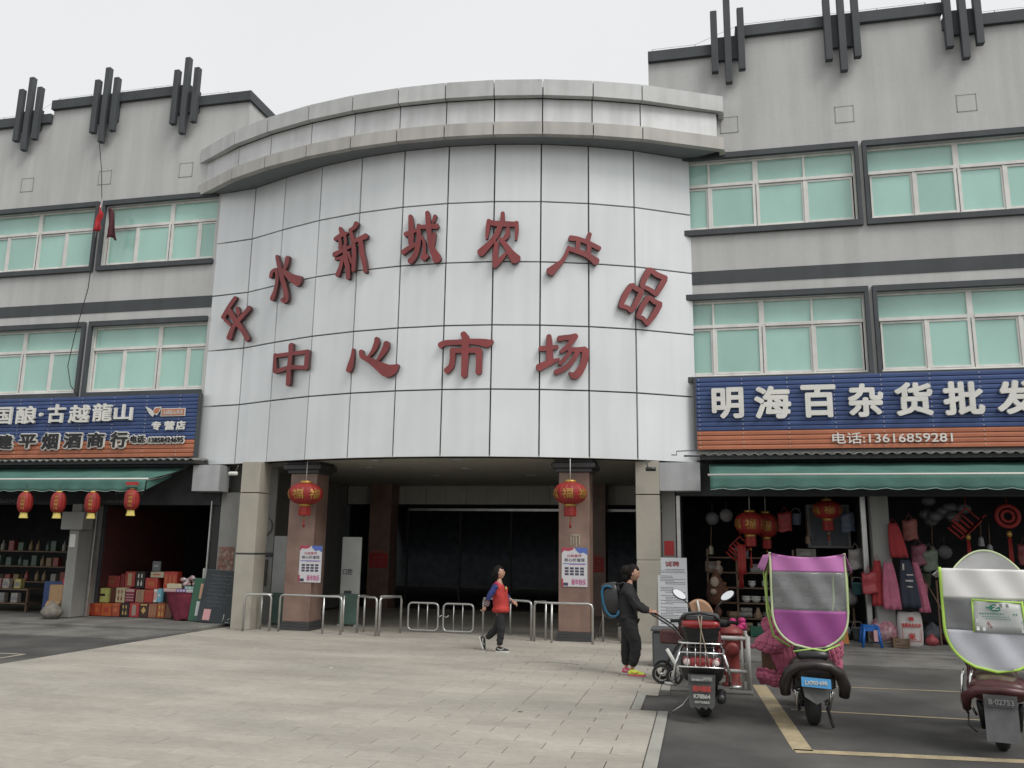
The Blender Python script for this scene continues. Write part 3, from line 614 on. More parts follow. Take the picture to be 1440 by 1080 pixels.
# ================================================================ SIGNBOARDS
def shop_sign(x0, x1, y, z0, zs, z1, label, nb, no):
    root = thing('shop_sign', label, 'sign', ((x0 + x1) / 2, y, z0))
    MB().box(x0, x1, y + .03, y + .09, z0, z1).build('back_frame', 'trim', root)
    for n, a, b, mm in ((nb, zs, z1, 'blue'), (no, z0, zs, 'orange')):
        h = (b - a) / n
        for i in range(n):
            m = MB(); m.ct = random.random(); za = a + i * h
            m.prism([(x0, y + .03, za + .003), (x0, y - .012, za + .010), (x0, y - .014, za + h * .6), (x0, y - .008, za + h - .007), (x0, y + .03, za + h - .003)], (x1 - x0, 0, 0)); m.build('board', mm, root)
    sc = MB()
    for x in [x0 + .06] + [x0 + .95 + k * .92 for k in range(int((x1 - x0) / .92))]:
        for i in range(nb + no): 
            if x < x1: sc.ball((x, y - .02, z0 + (i + .5) * (z1 - z0) / (nb + no)), .011, .008, .011, 6, 4)
    sc.build('screw', 'whitetrim', root, 'stuff')
    MB().bbox(x1 if x0 < -5 else x0 - .05, x1 + .05 if x0 < -5 else x0, y - .03, y + .09, z0 - .01, z1 + .01, .004).build('edge_trim', 'trim', root)
    return root
def ch(root, t, b, y, d, off, m, name='character', back=None):
    mb = MB()
    if back: text(mb, t, b[0] - .05, b[1] + .04, b[2] - .045, b[3] + .04, y + .0, d, off + .09, 0); text(mb, t, b[0] - .01, b[1] + .01, b[2] - .01, b[3] + .01, y - d - .006, .02, off, 1); return mb.build(name, [back, m], root)
    text(mb, t, *b, y, d, off); return mb.build(name, m, root)
sr = shop_sign(-.02, 9.2, 17.93, 3.95, 4.35, 5.5, 'blue and orange slatted signboard with white 明海百杂货批发 over the right shop', 12, 4)
for t, b in zip('明海百杂货批发', ((.298, .955, 4.596, 5.267), (1.165, 1.906, 4.578, 5.274), (2.102, 2.792, 4.586, 5.274), (3.017, 3.7, 4.579, 5.273), (3.911, 4.624, 4.586, 5.273), (4.812, 5.562, 4.582, 5.271), (5.785, 6.5, 4.578, 5.263))):
    ch(sr, t, b, 17.90, .07, .038, 'white')
mb = MB(); text(mb, '电话:13616859281', 2.678, 4.939, 4.042, 4.272, 17.905, .02, .012); mb.build('phone_number', 'white', sr)
s_ = shop_sign(-21.5, -11.78, 17.62, 3.88, 4.30, 5.42, 'blue and orange slatted signboard with white 国酿·古越龍山 over the left liquor shop', 12, 4)
M['whitecal'] = M['white']
for t, b in (('中', (-18.2, -17.75, 4.74, 5.2)), ('国', (-17.508, -17.035, 4.748, 5.197)), ('酿', (-16.904, -16.305, 4.744, 5.208)), ('·', (-16.215, -16.115, 4.93, 5.03)), ('古', (-15.968, -15.458, 4.758, 5.237)), ('越', (-15.34, -14.747, 4.746, 5.203)), ('龍', (-14.658, -14.108, 4.771, 5.225)), ('山', (-14.041, -13.531, 4.786, 5.192))):
    ch(s_, t, b, 17.59, .06, .028, 'white')
for t, b in (('建', (-17.377, -16.909, 4.119, 4.470)), ('平', (-16.699, -16.216, 4.141, 4.471)), ('烟', (-16.023, -15.564, 4.104, 4.487)), ('酒', (-15.385, -14.894, 4.126, 4.485)), ('商', (-14.704, -14.249, 4.137, 4.486)), ('行', (-14.054, -13.596, 4.129, 4.494))):
    ch(s_, t, b, 17.59, .04, .035, 'black', 'character', 'white')
for t, b in (('电话:', (-13.5, -13.1, 4.235, 4.40)), ('13858424695', (-12.99, -12.07, 4.235, 4.345))):
    ch(s_, t, b, 17.59, .02, .03, 'black', 'phone_number', 'white')
for t, b in (('专', (-12.97, -12.72, 4.53, 4.75)), ('营', (-12.62, -12.34, 4.53, 4.75)), ('店', (-12.30, -12.05, 4.53, 4.75))): ch(s_, t, b, 17.59, .03, .045, 'white')
o = MB().box(-12.757, -12.091, 17.575, 17.595, 4.87, 5.065).box(-12.735, -12.113, 17.57, 17.575, 4.89, 5.045, 1); text(o, '古越龍山黄酒', -12.70, -12.15, 4.91, 5.02, 17.57, .006, .003, 2); o.build('brand_label', ['whitetrim', 'orange', 'whitetrim'], s_)
o = MB()
o.prism([(-13.2, 17.59, 5.13), (-13.05, 17.59, 5.06), (-12.98, 17.59, 5.0), (-12.93, 17.59, 5.1), (-12.75, 17.59, 5.11), (-12.80, 17.59, 4.98), (-12.86, 17.59, 4.90), (-12.93, 17.59, 4.93), (-12.97, 17.59, 4.86), (-13.08, 17.59, 4.95)], (0, -.02, 0), 0)
o.prism([(-12.96, 17.57, 5.0), (-12.91, 17.57, 5.07), (-12.78, 17.57, 5.09), (-12.83, 17.57, 4.96), (-12.92, 17.57, 4.94)], (0, -.006, 0), 1)
o.build('bird_emblem', ['whitetrim', 'orange'], s_)

# ================================================================ AWNINGS
def awning(x0, x1, yw, zw, yb, zb, label, cut):
    root = thing('awning', label, 'awning', ((x0 + x1) / 2, yb, zb))
    MB().sheet(lambda u, v: (x0 + (x1 - x0) * u + (cut * (1 - v) if u > .99 or u < .01 else 0) * (1 if u > .5 else -1), yw + (yb - yw) * v, zw + (zb - zw) * v - .03 * math.sin(v * math.pi) + .008 * math.sin(u * (x1 - x0) * 5.2) * math.sin(v * 3.14)), int((x1 - x0) * 5), 6, 0, .006).build('canopy', 'green', root)
    n = int((x1 - x0) * 12)
    def val(u, v):
        X = x0 + (x1 - x0) * u; s = X * math.pi / .42; dr = .24 + .035 * abs(math.sin(s))
        return (X, yb - .03 - .02 * math.sin(s * 1.3 + 2 * math.sin(X * .9)) * v - .02 * v, zb - .012 - dr * v)
    MB().sheet(val, n, 4, 0, .004).build('valance', 'green', root)
    MB().tube([val(i / n, 1.0) for i in range(n + 1)], .009, 4).build('valance_piping', cm('piping', (.30, .42, .38), .7), root)
    MB().tube([(x0 - .04, yb - .02, zb), (x1 + .04, yb - .02, zb)], .022, 8).build('front_bar', 'whitetrim', root)
    MB().tube([(x0, yw - .06, zw + .01), (x1 + cut, yw - .06, zw + .01)], .045, 8).build('roller', 'trim', root)
    for x in (x0 + .06, x1 - .02): MB().tube([(x, yb, zb - .02), (x, (yb + yw) / 2, (zb + zw) / 2 - .12), (x + (cut if x > 0 - 12.6 and x0 < -5 else 0), yw - .05, zw - .02)], .025, 6).build('arm', 'steel', root)
    MB().prism([(x1 - .02, yb + .02, zb - .24), (x1 - .02, yb + .02, zb - .01), (x1 - .02, yb + .9, zb + .22), (x1 - .02, yb + .9, zb + .12)], (.004, 0, 0)).build('side_flap', 'green', root)
    return root
awning(.20, 9.0, 17.98, 3.70, 16.62, 3.31, 'green scalloped awning over the household goods shop on the right', 0)
awning(-20.5, -12.2, 17.62, 3.66, 16.55, 3.27, 'green scalloped awning over the liquor shop on the left', .35)

# ================================================================ LANTERNS
def lantern(x, y, zc, rx, rz, label, tas=.3, group=None, top=None, cord=.35, mdl='lantern'):
    root = thing('red_lantern', label, 'lantern', (x, y, zc + rz + cord), group)
    n = 36; prof = []
    for i in range(11):
        a = math.pi * (i / 10 - .5) * .88; prof.append((rx * math.cos(a) ** .8, zc + rz * math.sin(a) / math.sin(math.pi * .44)))
    MB().lathe(prof, (x, y, 0), n, rib=.045).build('shade', mdl, root)
    r = rx * .36
    MB().lathe([(r, zc + rz - .02), (r, zc + rz + .035), (r * .8, zc + rz + .045)], (x, y, 0), 16).build('top_ring', 'gold', root)
    MB().lathe([(r, zc - rz + .02), (r, zc - rz - .035), (r * .8, zc - rz - .045)], (x, y, 0), 16).build('bottom_ring', 'gold', root)
    MB().tube([(x, y, zc + rz + .04), (x, y, zc + rz + cord)], .008, 5).build('cord', 'whitetrim', root)
    if tas > 0:
        t = MB(); t.lathe([(r * .95, zc - rz - .045), (r * 1.05, zc - rz - .12), (r * 1.0, zc - rz - .22), (r * .9, zc - rz - .24)], (x, y, 0), 16, rib=.12).build('fringe', mdl, root)
        t = MB(); t.ball((x, y, zc - rz - .30), .022, mi=1); t.tube([(x, y, zc - rz - .24), (x, y, zc - rz - .33)], .006, 5)
        for k in range(9): a = k * .7; t.tube([(x, y, zc - rz - .33), (x + .02 * math.cos(a), y + .02 * math.sin(a), zc - rz - .33 - tas)], .008, 4)
        t.build('tassel', [mdl, 'gold'], root)
    def wr(p):
        dz = (p[2] - zc) / rz; dz = max(-.95, min(.95, dz)); R = rx * math.cos(math.asin(dz)) ** .8 * 1.01; dx = max(-.98, min(.98, (p[0] - x) / max(R, .01)))
        return (x + R * math.sin(dx * 1.1), y - R * math.cos(dx * 1.1) - .004, p[2])
    g = MB()
    for sx in (-.55, .0, .55):
        V, F = textmesh('福', .01); 
        a0 = sx * 1.9
        vs = []
        for v in V:
            a = a0 + (v.x - .5) * .75; z = zc - rz * .42 + v.y * rz * .95; dz = max(-.95, min(.95, (z - zc) / rz)); R = rx * math.cos(math.asin(dz)) ** .8 * 1.012
            vs.append((x + R * math.sin(a), y - R * math.cos(a), z))
        g.add(vs, F)
    g.build('gold_character', 'gold', root)
    return root
lantern(-8.47, 16.92, 2.96, .38, .235, 'large round red lantern hanging in front of the left red granite column', .16, cord=.50)
lantern(-2.58, 16.86, 2.97, .345, .225, 'large round red lantern hanging in front of the right red granite column', .14, cord=.48)
lantern(1.02, 18.52, 2.44, .32, .24, 'red palace lantern with long tassels hanging inside the right shop entrance', .35, cord=.5)
lantern(2.60, 18.60, 2.74, .30, .19, 'smaller red lantern hanging high behind the pink scooter canopy', .12, cord=.3)
lantern(1.38, 19.0, 2.42, .27, .26, 'dim red lantern hanging just right of the palace lantern in the right shop', .3, cord=.5)
def slantern(x, y, zc, label, cap=False):
    root = thing('small_lantern', label, 'lantern', (x, y, zc + .3), 'small red lanterns under the left awning')
    prof = [(.05, zc + .235)] + [(.165 * (1 - abs(i / 8 - .5) ** 3.2 * 3.2), zc + .215 - .43 * i / 8) for i in range(9)] + [(.05, zc - .235)]
    MB().lathe(prof, (x, y, 0), 24, rib=.05).build('shade', 'lantern', root)
    MB().lathe([(.06, zc + .23), (.06, zc + .26)], (x, y, 0), 12).build('top_ring', 'yellowp', root)
    MB().lathe([(.085, zc - .235), (.08, zc - .26), (.10, zc - .36)], (x, y, 0), 14, rib=.1).build('fringe', 'yellowp', root)
    MB().tube([(x, y, zc + .26), (x, y, zc + .42)], .006, 5).build('cord', 'trim', root)
    if cap: MB().box(x - .13, x + .13, y - .1, y + .1, zc + .27, zc + .32, 0).box(x - .125, x + .125, y - .098, y + .098, zc + .32, zc + .39, 1).build('tag', ['green', 'redp'], root)
    g = MB()
    for k, t in enumerate('古越龍山'):
        V, F = textmesh(t, .01); z0 = zc + .10 - k * .085; vs = []
        for v in V:
            a = .42 + (v.x - .5) * .55; z = z0 + v.y * .07; vs.append((x + .168 * math.sin(a), y - .168 * math.cos(a), z))
        g.add(vs, F)
    g.build('gold_character', 'gold', root)
    return root
for i, (x, l) in enumerate(((-16.42, 'small red lantern cut by the left edge of the picture under the left awning'), (-15.33, 'second small red lantern from the left edge under the left awning'), (-14.43, 'small red lantern in the middle of the row of five under the left awning'), (-13.52, 'fourth small red lantern from the left, nearest the grey shop pillar'))):
    slantern(x, 16.5, 2.73, l)
slantern(-12.50, 16.5, 2.80, 'rightmost small red lantern, with a red and green tag on its top', True)

# ================================================================ POSTERS, BANNERS, BOARDS
def calendar(x0, x1, y, z0, z1, label):
    root = thing('calendar_poster', label, 'poster', ((x0 + x1) / 2, y, z0), 'calendar posters on the red columns')
    w, h = x1 - x0, z1 - z0
    MB().box(x0, x1, y - .006, y, z0, z1).build('sheet', cm('poster_white', (.55, .54, .56), .5), root)
    red, blue_, pk, dk_ = cm('poster_red', (.38, .05, .08), .5), cm('poster_blue', (.08, .14, .42), .5), cm('poster_pink', (.45, .12, .25), .5), cm('poster_dark', (.05, .05, .08), .5)
    m = MB(); yy = y - .008
    def q(a, b, c, d, mi): m.box(x0 + w * a, x0 + w * b, yy, yy + .001, z0 + h * c, z0 + h * d, mi)
    m.prism([(x0, yy, z1), (x0 + w * .5, yy, z1), (x0 + w * .42, yy, z1 - h * .06), (x0 + w * .25, yy, z1 - h * .09), (x0 + w * .1, yy, z1 - h * .07), (x0, yy, z1 - h * .14)], (0, .001, 0), 0)
    m.prism([(x1, yy, z1), (x1, yy, z1 - h * .18), (x0 + w * .85, yy, z1 - h * .12), (x0 + w * .7, yy, z1 - h * .15), (x0 + w * .55, yy, z1 - h * .06), (x0 + w * .51, yy, z1)], (0, .001, 0), 1)
    text(m, '公益宣传', x0 + w * .2, x0 + w * .78, z0 + h * .76, z0 + h * .83, yy - .001, 0, .02, 0)
    text(m, '核心价值观', x0 + w * .1, x0 + w * .9, z0 + h * .64, z0 + h * .73, yy - .001, 0, .02, 3)
    q(.05, .95, .575, .595, 1); q(.3, .9, .56, .57, 2)
    for r in range(3):
        for c in range(4): q(.12 + c * .2, .27 + c * .2, .44 - r * .075, .495 - r * .075, 3)
    q(.0, .06, 0, .2, 0); q(.06, .25, .02, .10, 3)
    text(m, '新年快乐', x0 + w * .38, x0 + w * .95, z0 + h * .04, z0 + h * .2, yy - .001, 0, .03, 2)
    m.build('print', [red, blue_, pk, dk_], root)
calendar(-8.70, -8.17, 17.29, 1.05, 1.84, 'white calendar poster with red and blue top on the left red granite column')
calendar(-2.82, -2.29, 17.29, 1.10, 1.88, 'white calendar poster with red and blue top on the right red granite column')
sm = MB(); y = 17.29
sm.box(-2.64, -2.62, y, y + .003, 1.93, 2.14).box(-2.46, -2.44, y, y + .003, 1.93, 2.14).box(-2.64, -2.44, y, y + .003, 2.13, 2.15).box(-2.59, -2.57, y, y + .003, 1.95, 2.08).box(-2.53, -2.51, y, y + .003, 1.90, 2.12).box(-2.59, -2.51, y, y + .003, 2.09, 2.10)
tag(sm.build('paste_mark', 'paint', None), 'pale paste marks of a torn notice above the calendar on the right column', 'mark')
def redsheet(x, label):
    m = MB().box(x - .29, x + .29, 23.985, 23.995, 1.2, 1.62).box(x - .26, x + .2, 23.985, 23.995, 1.63, 1.72, 1)
    text(m, '公告栏', x - .2, x + .2, 1.45, 1.55, 23.98, 0, .02, 1)
    for k in range(3): m.box(x - .22, x + .22, 23.98, 23.984, 1.26 + k * .06, 1.275 + k * .06, 1)
    tag(m.build('red_notice', ['redp', cm('pale_red', (.35, .12, .1), .7)], None), label, 'notice')
redsheet(-9.50, 'red notice on the inner column behind the left railings'); redsheet(-3.0, 'red notice on the dim inner column right of the right lantern')
# standing display panels in the portico, left
def display(x0, x1, y, z1, label, kind):
    root = thing('standing_banner', label, 'banner', ((x0 + x1) / 2, y, .02))
    MB().box(x0, x1, y, y + .03, .06, z1).box(x0, x0 + .06, y - .1, y + .2, .02, .06).box(x1 - .06, x1, y - .1, y + .2, .02, .06).build('board', cm('board_pale', (.40, .42, .40), .6, n=.1), root)
    m = MB(); yy = y - .002; w = x1 - x0
    m.box(x0, x1, yy, yy + .001, .06, .75, 0)
    if kind:
        for z in [1.55 - i * .13 for i in range(7)] + [.55 - i * .10 for i in range(4)]:
            for c in range(2): m.ball((x0 + w * (.42 + .25 * c), yy - .002, z), .05, .003, .028, 10, 4, 1)
    else:
        text(m, '口腔', x0 + w * .1, x0 + w * .6, 1.18, 1.32, yy - .003, 0, .02, 1); m.box(x0 + w * .2, x0 + w * .6, yy - .002, yy, .75, .82, 2)
    m.build('print', [cm('board_green', (.10, .17, .145), .6, n=.25), 'trim', 'trim'], root)
display(-9.86, -8.98, 18.25, 2.05, 'tall pale green display panel with dark dots standing left of the left red column', 1)
display(-8.28, -7.80, 18.6, 2.05, 'pale display panel with a green lower half standing just right of the left red column', 0)
em = thing('round_emblem', 'round dark emblem board high on the shaded wall behind the left cream pillar', 'sign', (-10.2, 18.3, 2.0))
MB().lathe([(.22, 18.36), (.22, 18.33), (.20, 18.325)], (-10.22, 0, 2.28), 24, axis='y').build('disc', 'wallgrey', em)
MB().prism([(-10.34, 18.32, 2.38), (-10.10, 18.32, 2.38), (-10.12, 18.32, 2.22), (-10.22, 18.32, 2.10), (-10.32, 18.32, 2.22)], (0, .004, 0)).build('shield', cm('navy', (.03, .035, .07), .5), em)
MB().box(-10.9, -9.95, 18.38, 18.45, .02, 3.7).build('side_panel', 'wallgrey', hall); MB().box(-10.9, -9.94, 18.36, 18.379, 1.56, 1.66).build('panel_band', 'plinth', hall)
nb = MB().box(-10.28, -10.06, 18.35, 18.378, .9, 1.5); tag(nb.build('dark_notice_board', cm('dim_board', (.08, .075, .065), .6, n=.4, ns=12), None), 'narrow dark notice board on the shaded wall right of the left cream pillar', 'notice')
# recruitment board
root = thing('recruitment_board', 'tall white board with red 诚聘 heading and rows of small black print', 'sign', (-.6, 17.55, .02))
B0, B1 = -.885, -.30; LN = .10
def lean(z): return 17.50 + LN * (z / 1.7)
MB().prism([(B0, lean(.05), .05), (B1, lean(.05), .05), (B1, lean(1.71), 1.71), (B0, lean(1.71), 1.71)], (0, .02, 0)).build('board', cm('board_white', (.56, .58, .60), .5), root)
m = MB()
text(m, '诚聘', B0 + .15, B1 - .15, 1.53, 1.64, lean(1.58) - .004, 0, .025, 0, wrap=lambda p: (p[0], lean(p[2]) - .004, p[2]))
z = 1.47; rr = random.Random(3)
while z > .15:
    x = B0 + .05 + (rr.random() < .3) * .1; lim = B1 - .05 - (rr.random() < .3) * .25
    while x < lim:
        w = rr.uniform(.02, .06); m.quad((x, lean(z) - .003, z), (x + w, lean(z) - .003, z), (x + w, lean(z + .012) - .003, z + .012), (x, lean(z + .012) - .003, z + .012), mi=1); x += w + rr.uniform(.004, .012)
    z -= .031 if rr.random() < .8 else .07
m.build('print', ['redp', cm('print_grey', (.16, .17, .18), .7)], root)
MB().tube([(B0 + .02, 17.54, .03), (B0 + .02, 17.64, 1.7)], .012, 6).build('leg', 'steel', root); MB().tube([(B1 - .02, 17.54, .03), (B1 - .02, 17.64, 1.7)], .012, 6).build('leg', 'steel', root)
MB().tube([(-.6, 17.62, 1.6), (-.6, 18.0, .035)], .012, 6).build('rear_leg', 'steel', root)
# blackboard and green board at the left shop
root = thing('blackboard', 'black chalkboard with faint chalk rows and a pink sheet, leaning at the left shop corner', 'blackboard', (-10.75, 17.5, .1))
T = Matrix.Translation((-10.76, 17.45, .1)) @ Matrix.Rotation(math.radians(-9), 4, 'X') @ Matrix.Rotation(math.radians(3), 4, 'Y')
MB().box(-.46, .46, 0, .02, 0, 1.14, 0, T).build('board', 'boardblack', root)
fr = MB(); fr.box(-.48, .48, -.008, .03, 1.14, 1.165, 0, T).box(-.48, -.46, -.008, .03, 0, 1.14, 0, T).box(.46, .48, -.008, .03, 0, 1.14, 0, T); fr.build('frame', 'trim', root)
m = MB(); rr = random.Random(9)
for r in range(9):
    x = -.38 + rr.random() * .1; zz = 1.04 - r * .085
    while x < .38 - rr.random() * .3:
        w = rr.uniform(.012, .03)
        for _ in range(3): a, b = rr.uniform(0, w), rr.uniform(-.02, .02); m.box(x + a, x + a + rr.uniform(.004, .02), -.003, -.001, zz + b, zz + b + rr.uniform(.003, .008), 0, T)
        x += w + .018
m.build('chalk_writing', 'chalk', root)
MB().box(-.34, -.16, -.006, -.001, .04, .28, 0, T).build('pink_sheet', cm('pink_paper', (.55, .30, .30), .8), root)
m = MB(); m.tube([T @ Vector(p) for p in ((.17, -.004, .03), (.19, -.004, .12), (.185, -.004, .2))], .009, 4); m.tube([T @ Vector(p) for p in ((.3, -.004, .08), (.34, -.004, .12))], .009, 4); m.tube([T @ Vector(p) for p in ((.25, -.004, .02), (.33, -.004, .03))], .008, 4); m.build('white_mark', 'whitetrim', root)
root = thing('green_board', 'dark green board with two paper sheets behind the blackboard', 'board', (-11.35, 17.6, .1))
T = Matrix.Translation((-11.33, 17.62, .1)) @ Matrix.Rotation(math.radians(-6), 4, 'X') @ Matrix.Rotation(math.radians(2), 4, 'Y')
MB().bbox(-.24, .22, 0, .03, 0, .96, .005, 0, T).build('board', cm('dark_green', (.03, .10, .06), .6), root)
MB().box(-.05, .15, -.006, -.001, .5, .84, 0, T).build('paper_sheet', cm('peach_paper', (.50, .30, .20), .8), root); MB().box(-.08, .12, -.006, -.001, .12, .44, 0, T).build('paper_sheet', cm('white_paper', (.5, .52, .52), .8), root)

# ================================================================ RAILINGS
def rail(pts, label, extra=(), z=.79):
    root = thing('queue_railing', label, 'railing', (*pts[0], .02), 'tubular railings before the entrance')
    P_ = []
    n = len(pts)
    def rnd(i):
        p = Vector((*pts[i], z)); return p
    a, b = Vector((*pts[0], 0)), Vector((*pts[-1], 0))
    da = (Vector((*pts[1], 0)) - a).normalized(); db = (Vector((*pts[-2], 0)) - b).normalized()
    path = [a + Vector((0, 0, .02)), a + Vector((0, 0, z - .08)), a + Vector((0, 0, z - .025)) + da * .02, a + Vector((0, 0, z)) + da * .08] + [Vector((*p, z)) for p in pts[1:-1]] + [b + Vector((0, 0, z)) + db * .08, b + Vector((0, 0, z - .025)) + db * .02, b + Vector((0, 0, z - .08)), b + Vector((0, 0, .02))]
    MB().tube(path, .024, 10).build('bent_tube', 'steel', root)
    for p in list(pts[1:-1]) + list(extra): MB().tube([(*p, .02), (*p, z)], .022, 8).build('post', 'steel', root)
    for p in extra:
        q = min(pts, key=lambda t: (t[0] - p[0]) ** 2 + (t[1] - p[1]) ** 2); MB().tube([(*p, z - .003), (*q, z - .003)], .022, 8).build('top_tube', 'steel', root)
    return root
rail([(-9.66, 16.76), (-9.14, 16.95)], 'short steel railing standing against the left cream pillar', [(-9.55, 17.3)])
rail([(-8.95, 17.0), (-7.86, 16.86), (-7.44, 16.83)], 'steel railing crossing in front of the left red column', [(-7.62, 17.35)])
rail([(-7.27, 17.3), (-6.66, 16.85)], 'steel railing with close double legs right of the left column', [(-7.22, 17.55)])
rail([(-6.60, 16.87), (-6.40, 17.62)], 'steel railing running inward beside the left gate leaf', [(-6.80, 17.42)])
rail([(-4.60, 17.78), (-3.42, 17.15)], 'steel railing behind the walking woman in red', [(-4.36, 18.1), (-4.05, 18.0)])
rail([(-3.34, 17.05), (-2.95, 16.86), (-2.14, 16.92)], 'steel railing crossing in front of the right red column', [(-3.15, 17.3)])
rail([(-2.0, 17.5), (-1.62, 17.3)], 'short steel railing behind the blue backpack', [(-1.70, 17.7)])
def gate(x0, x1, y, label, lx):
    root = thing('railing_gate', label, 'gate', ((x0 + x1) / 2, y, .04), 'two low gate leaves in the entrance')
    z0, z1, r = .06, .64, .09; pts = []
    for cx, cz, a0 in ((x1 - r, z0 + r, -90), (x1 - r, z1 - r, 0), (x0 + r, z1 - r, 90), (x0 + r, z0 + r, 180)):
        for k in range(5): a = math.radians(a0 + k * 22.5); pts.append((cx + r * math.cos(a), y, cz + r * math.sin(a)))
    MB().tube(pts, .023, 8, closed=True).build('frame', 'steel', root)
    for f in (.34, .64): MB().tube([(x0 + (x1 - x0) * f, y, z0), (x0 + (x1 - x0) * f, y, z1)], .014, 8).build('bar', 'steel', root)
    MB().tube([(lx, y - .02, .37), (lx + (.06 if lx < -5.5 else -.06), y - .04, .35), (lx + (.11 if lx < -5.5 else -.11), y - .03, .39)], .012, 6).build('latch', 'steel', root)
gate(-6.35, -5.66, 17.95, 'left leaf of the low steel gate in the dark entrance', -5.68); gate(-5.54, -4.86, 17.95, 'right leaf of the low steel gate in the dark entrance', -5.52)
root = thing('folding_stand', 'thin white A shaped stand frame in the dark behind the blue backpack', 'stand', (-1.95, 18.3, .02))
for x0, x1 in ((-2.2, -1.95), (-1.70, -1.95)): MB().tube([(x0, 18.3, .02), (x1, 18.3, 1.05)], .014, 6).build('leg', 'steel', root)
MB().tube([(-2.1, 18.3, .45), (-1.80, 18.3, .45)], .012, 6).build('crossbar', 'steel', root)
# security cameras
for x, y, z, lb, d in ((-10.33, 17.0, 3.42, 'small security camera under the drum at the left cream pillar', 1), (-.98, 17.35, 3.5, 'small security camera under the drum at the right cream pillar', -1)):
    root = thing('security_camera', lb, 'camera', (x, y, z + .2))
    MB().lathe([(.035, -.1), (.045, -.08), (.045, .1), (.03, .11)], (x, y, z), 12, axis='x').build('body', 'blackplastic' if d < 0 else 'whitetrim', root); MB().tube([(x + .05 * d, y, z + .03), (x + .1 * d, y + .05, z + .2)], .012, 6).build('bracket', 'trim', root)
# flag and cable on the left wing
root = thing('red_flag', 'limp red flag hanging on a cord between the two upper left windows', 'flag', (-14.95, 17.3, 10.5))
MB().sheet(lambda u, v: (-14.98 + .26 * u * (.5 + .5 * v) - .10 * v + .02 * math.sin(v * 9), 17.32 + .05 * math.sin(u * 9 + v * 3), 10.42 - .72 * v - .25 * u * (1 - v)), 10, 10, 0, .006).build('cloth', cm('flag_red', (.42, .02, .025), .7), root)
MB().tube([(-14.94, 17.36, 10.65), (-15.02, 17.36, 9.55)], .012, 6).build('staff', 'steel', root)
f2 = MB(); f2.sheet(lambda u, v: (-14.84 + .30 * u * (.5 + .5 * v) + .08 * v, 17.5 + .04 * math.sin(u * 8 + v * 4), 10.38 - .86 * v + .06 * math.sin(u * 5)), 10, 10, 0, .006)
tag(f2.build('maroon_sheet', cm('sheet_maroon', (.07, .012, .02), .8), None), 'dark maroon folded sheet hanging in front of the upper left window beside the red flag', 'flag')  # dark maroon sheet added in front of the window pane
ca = MB(); ca.tube([(-15.41, 17.55, 12.4), (-15.05, 17.35, 11.4), (-14.95, 17.36, 10.6), (-15.05, 17.4, 9.4), (-15.1, 17.42, 8.2), (-15.4, 17.5, 7.0), (-15.5, 17.5, 6.2), (-15.35, 17.5, 5.7), (-15.1, 17.5, 5.42)], .011, 5)
tag(ca.build('hanging_cable', 'black', None), 'thin black cable hanging from the parapet fins down to the left signboard', 'cable')
# ================================================================ PEOPLE
from mathutils import noise as mn
def skin(name, joints, bones, m, parent, levels=3, root=None, fold=0):
    names = list(joints); idx = {n: i for i, n in enumerate(names)}
    off = Vector(); p = parent
    while p: off += p.location; p = p.parent
    me = bpy.data.meshes.new(name); me.from_pydata([Vector(joints[n][:3]) for n in names], [(idx[a], idx[b]) for a, b in bones], [])
    o = bpy.data.objects.new(name, me); COL.objects.link(o)
    o.modifiers.new('s', 'SKIN'); sv = me.skin_vertices[0].data
    for n in names:
        r = joints[n][3:]; sv[idx[n]].radius = (r[0], r[1] if len(r) > 1 else r[0]); sv[idx[n]].use_root = (n == (root or names[0]))
    o.modifiers.new('u', 'SUBSURF').levels = levels
    ev = bpy.data.meshes.new_from_object(o.evaluated_get(bpy.context.evaluated_depsgraph_get()))
    bpy.data.objects.remove(o); bpy.data.meshes.remove(me)
    if levels >= 2 and name != 'body':
        fold = fold or .011
        nn = [v.normal.copy() for v in ev.vertices]
        for v, n_ in zip(ev.vertices, nn):
            q = v.co; w = mn.noise(Vector((q.x * 9, q.y * 9, q.z * 22 + q.x * 14))) + .5 * mn.noise(Vector((q.x * 26, q.y * 26, q.z * 40)))
            v.co += n_ * fold * w
    for v in ev.vertices: v.co -= off
    for q in ev.polygons: q.use_smooth = True
    ev.materials.clear(); ev.materials.append(M[m] if isinstance(m, str) else m)
    o = bpy.data.objects.new(name, ev); COL.objects.link(o); o.parent = parent
    return o
def chain(pts): return list(zip(pts, pts[1:]))
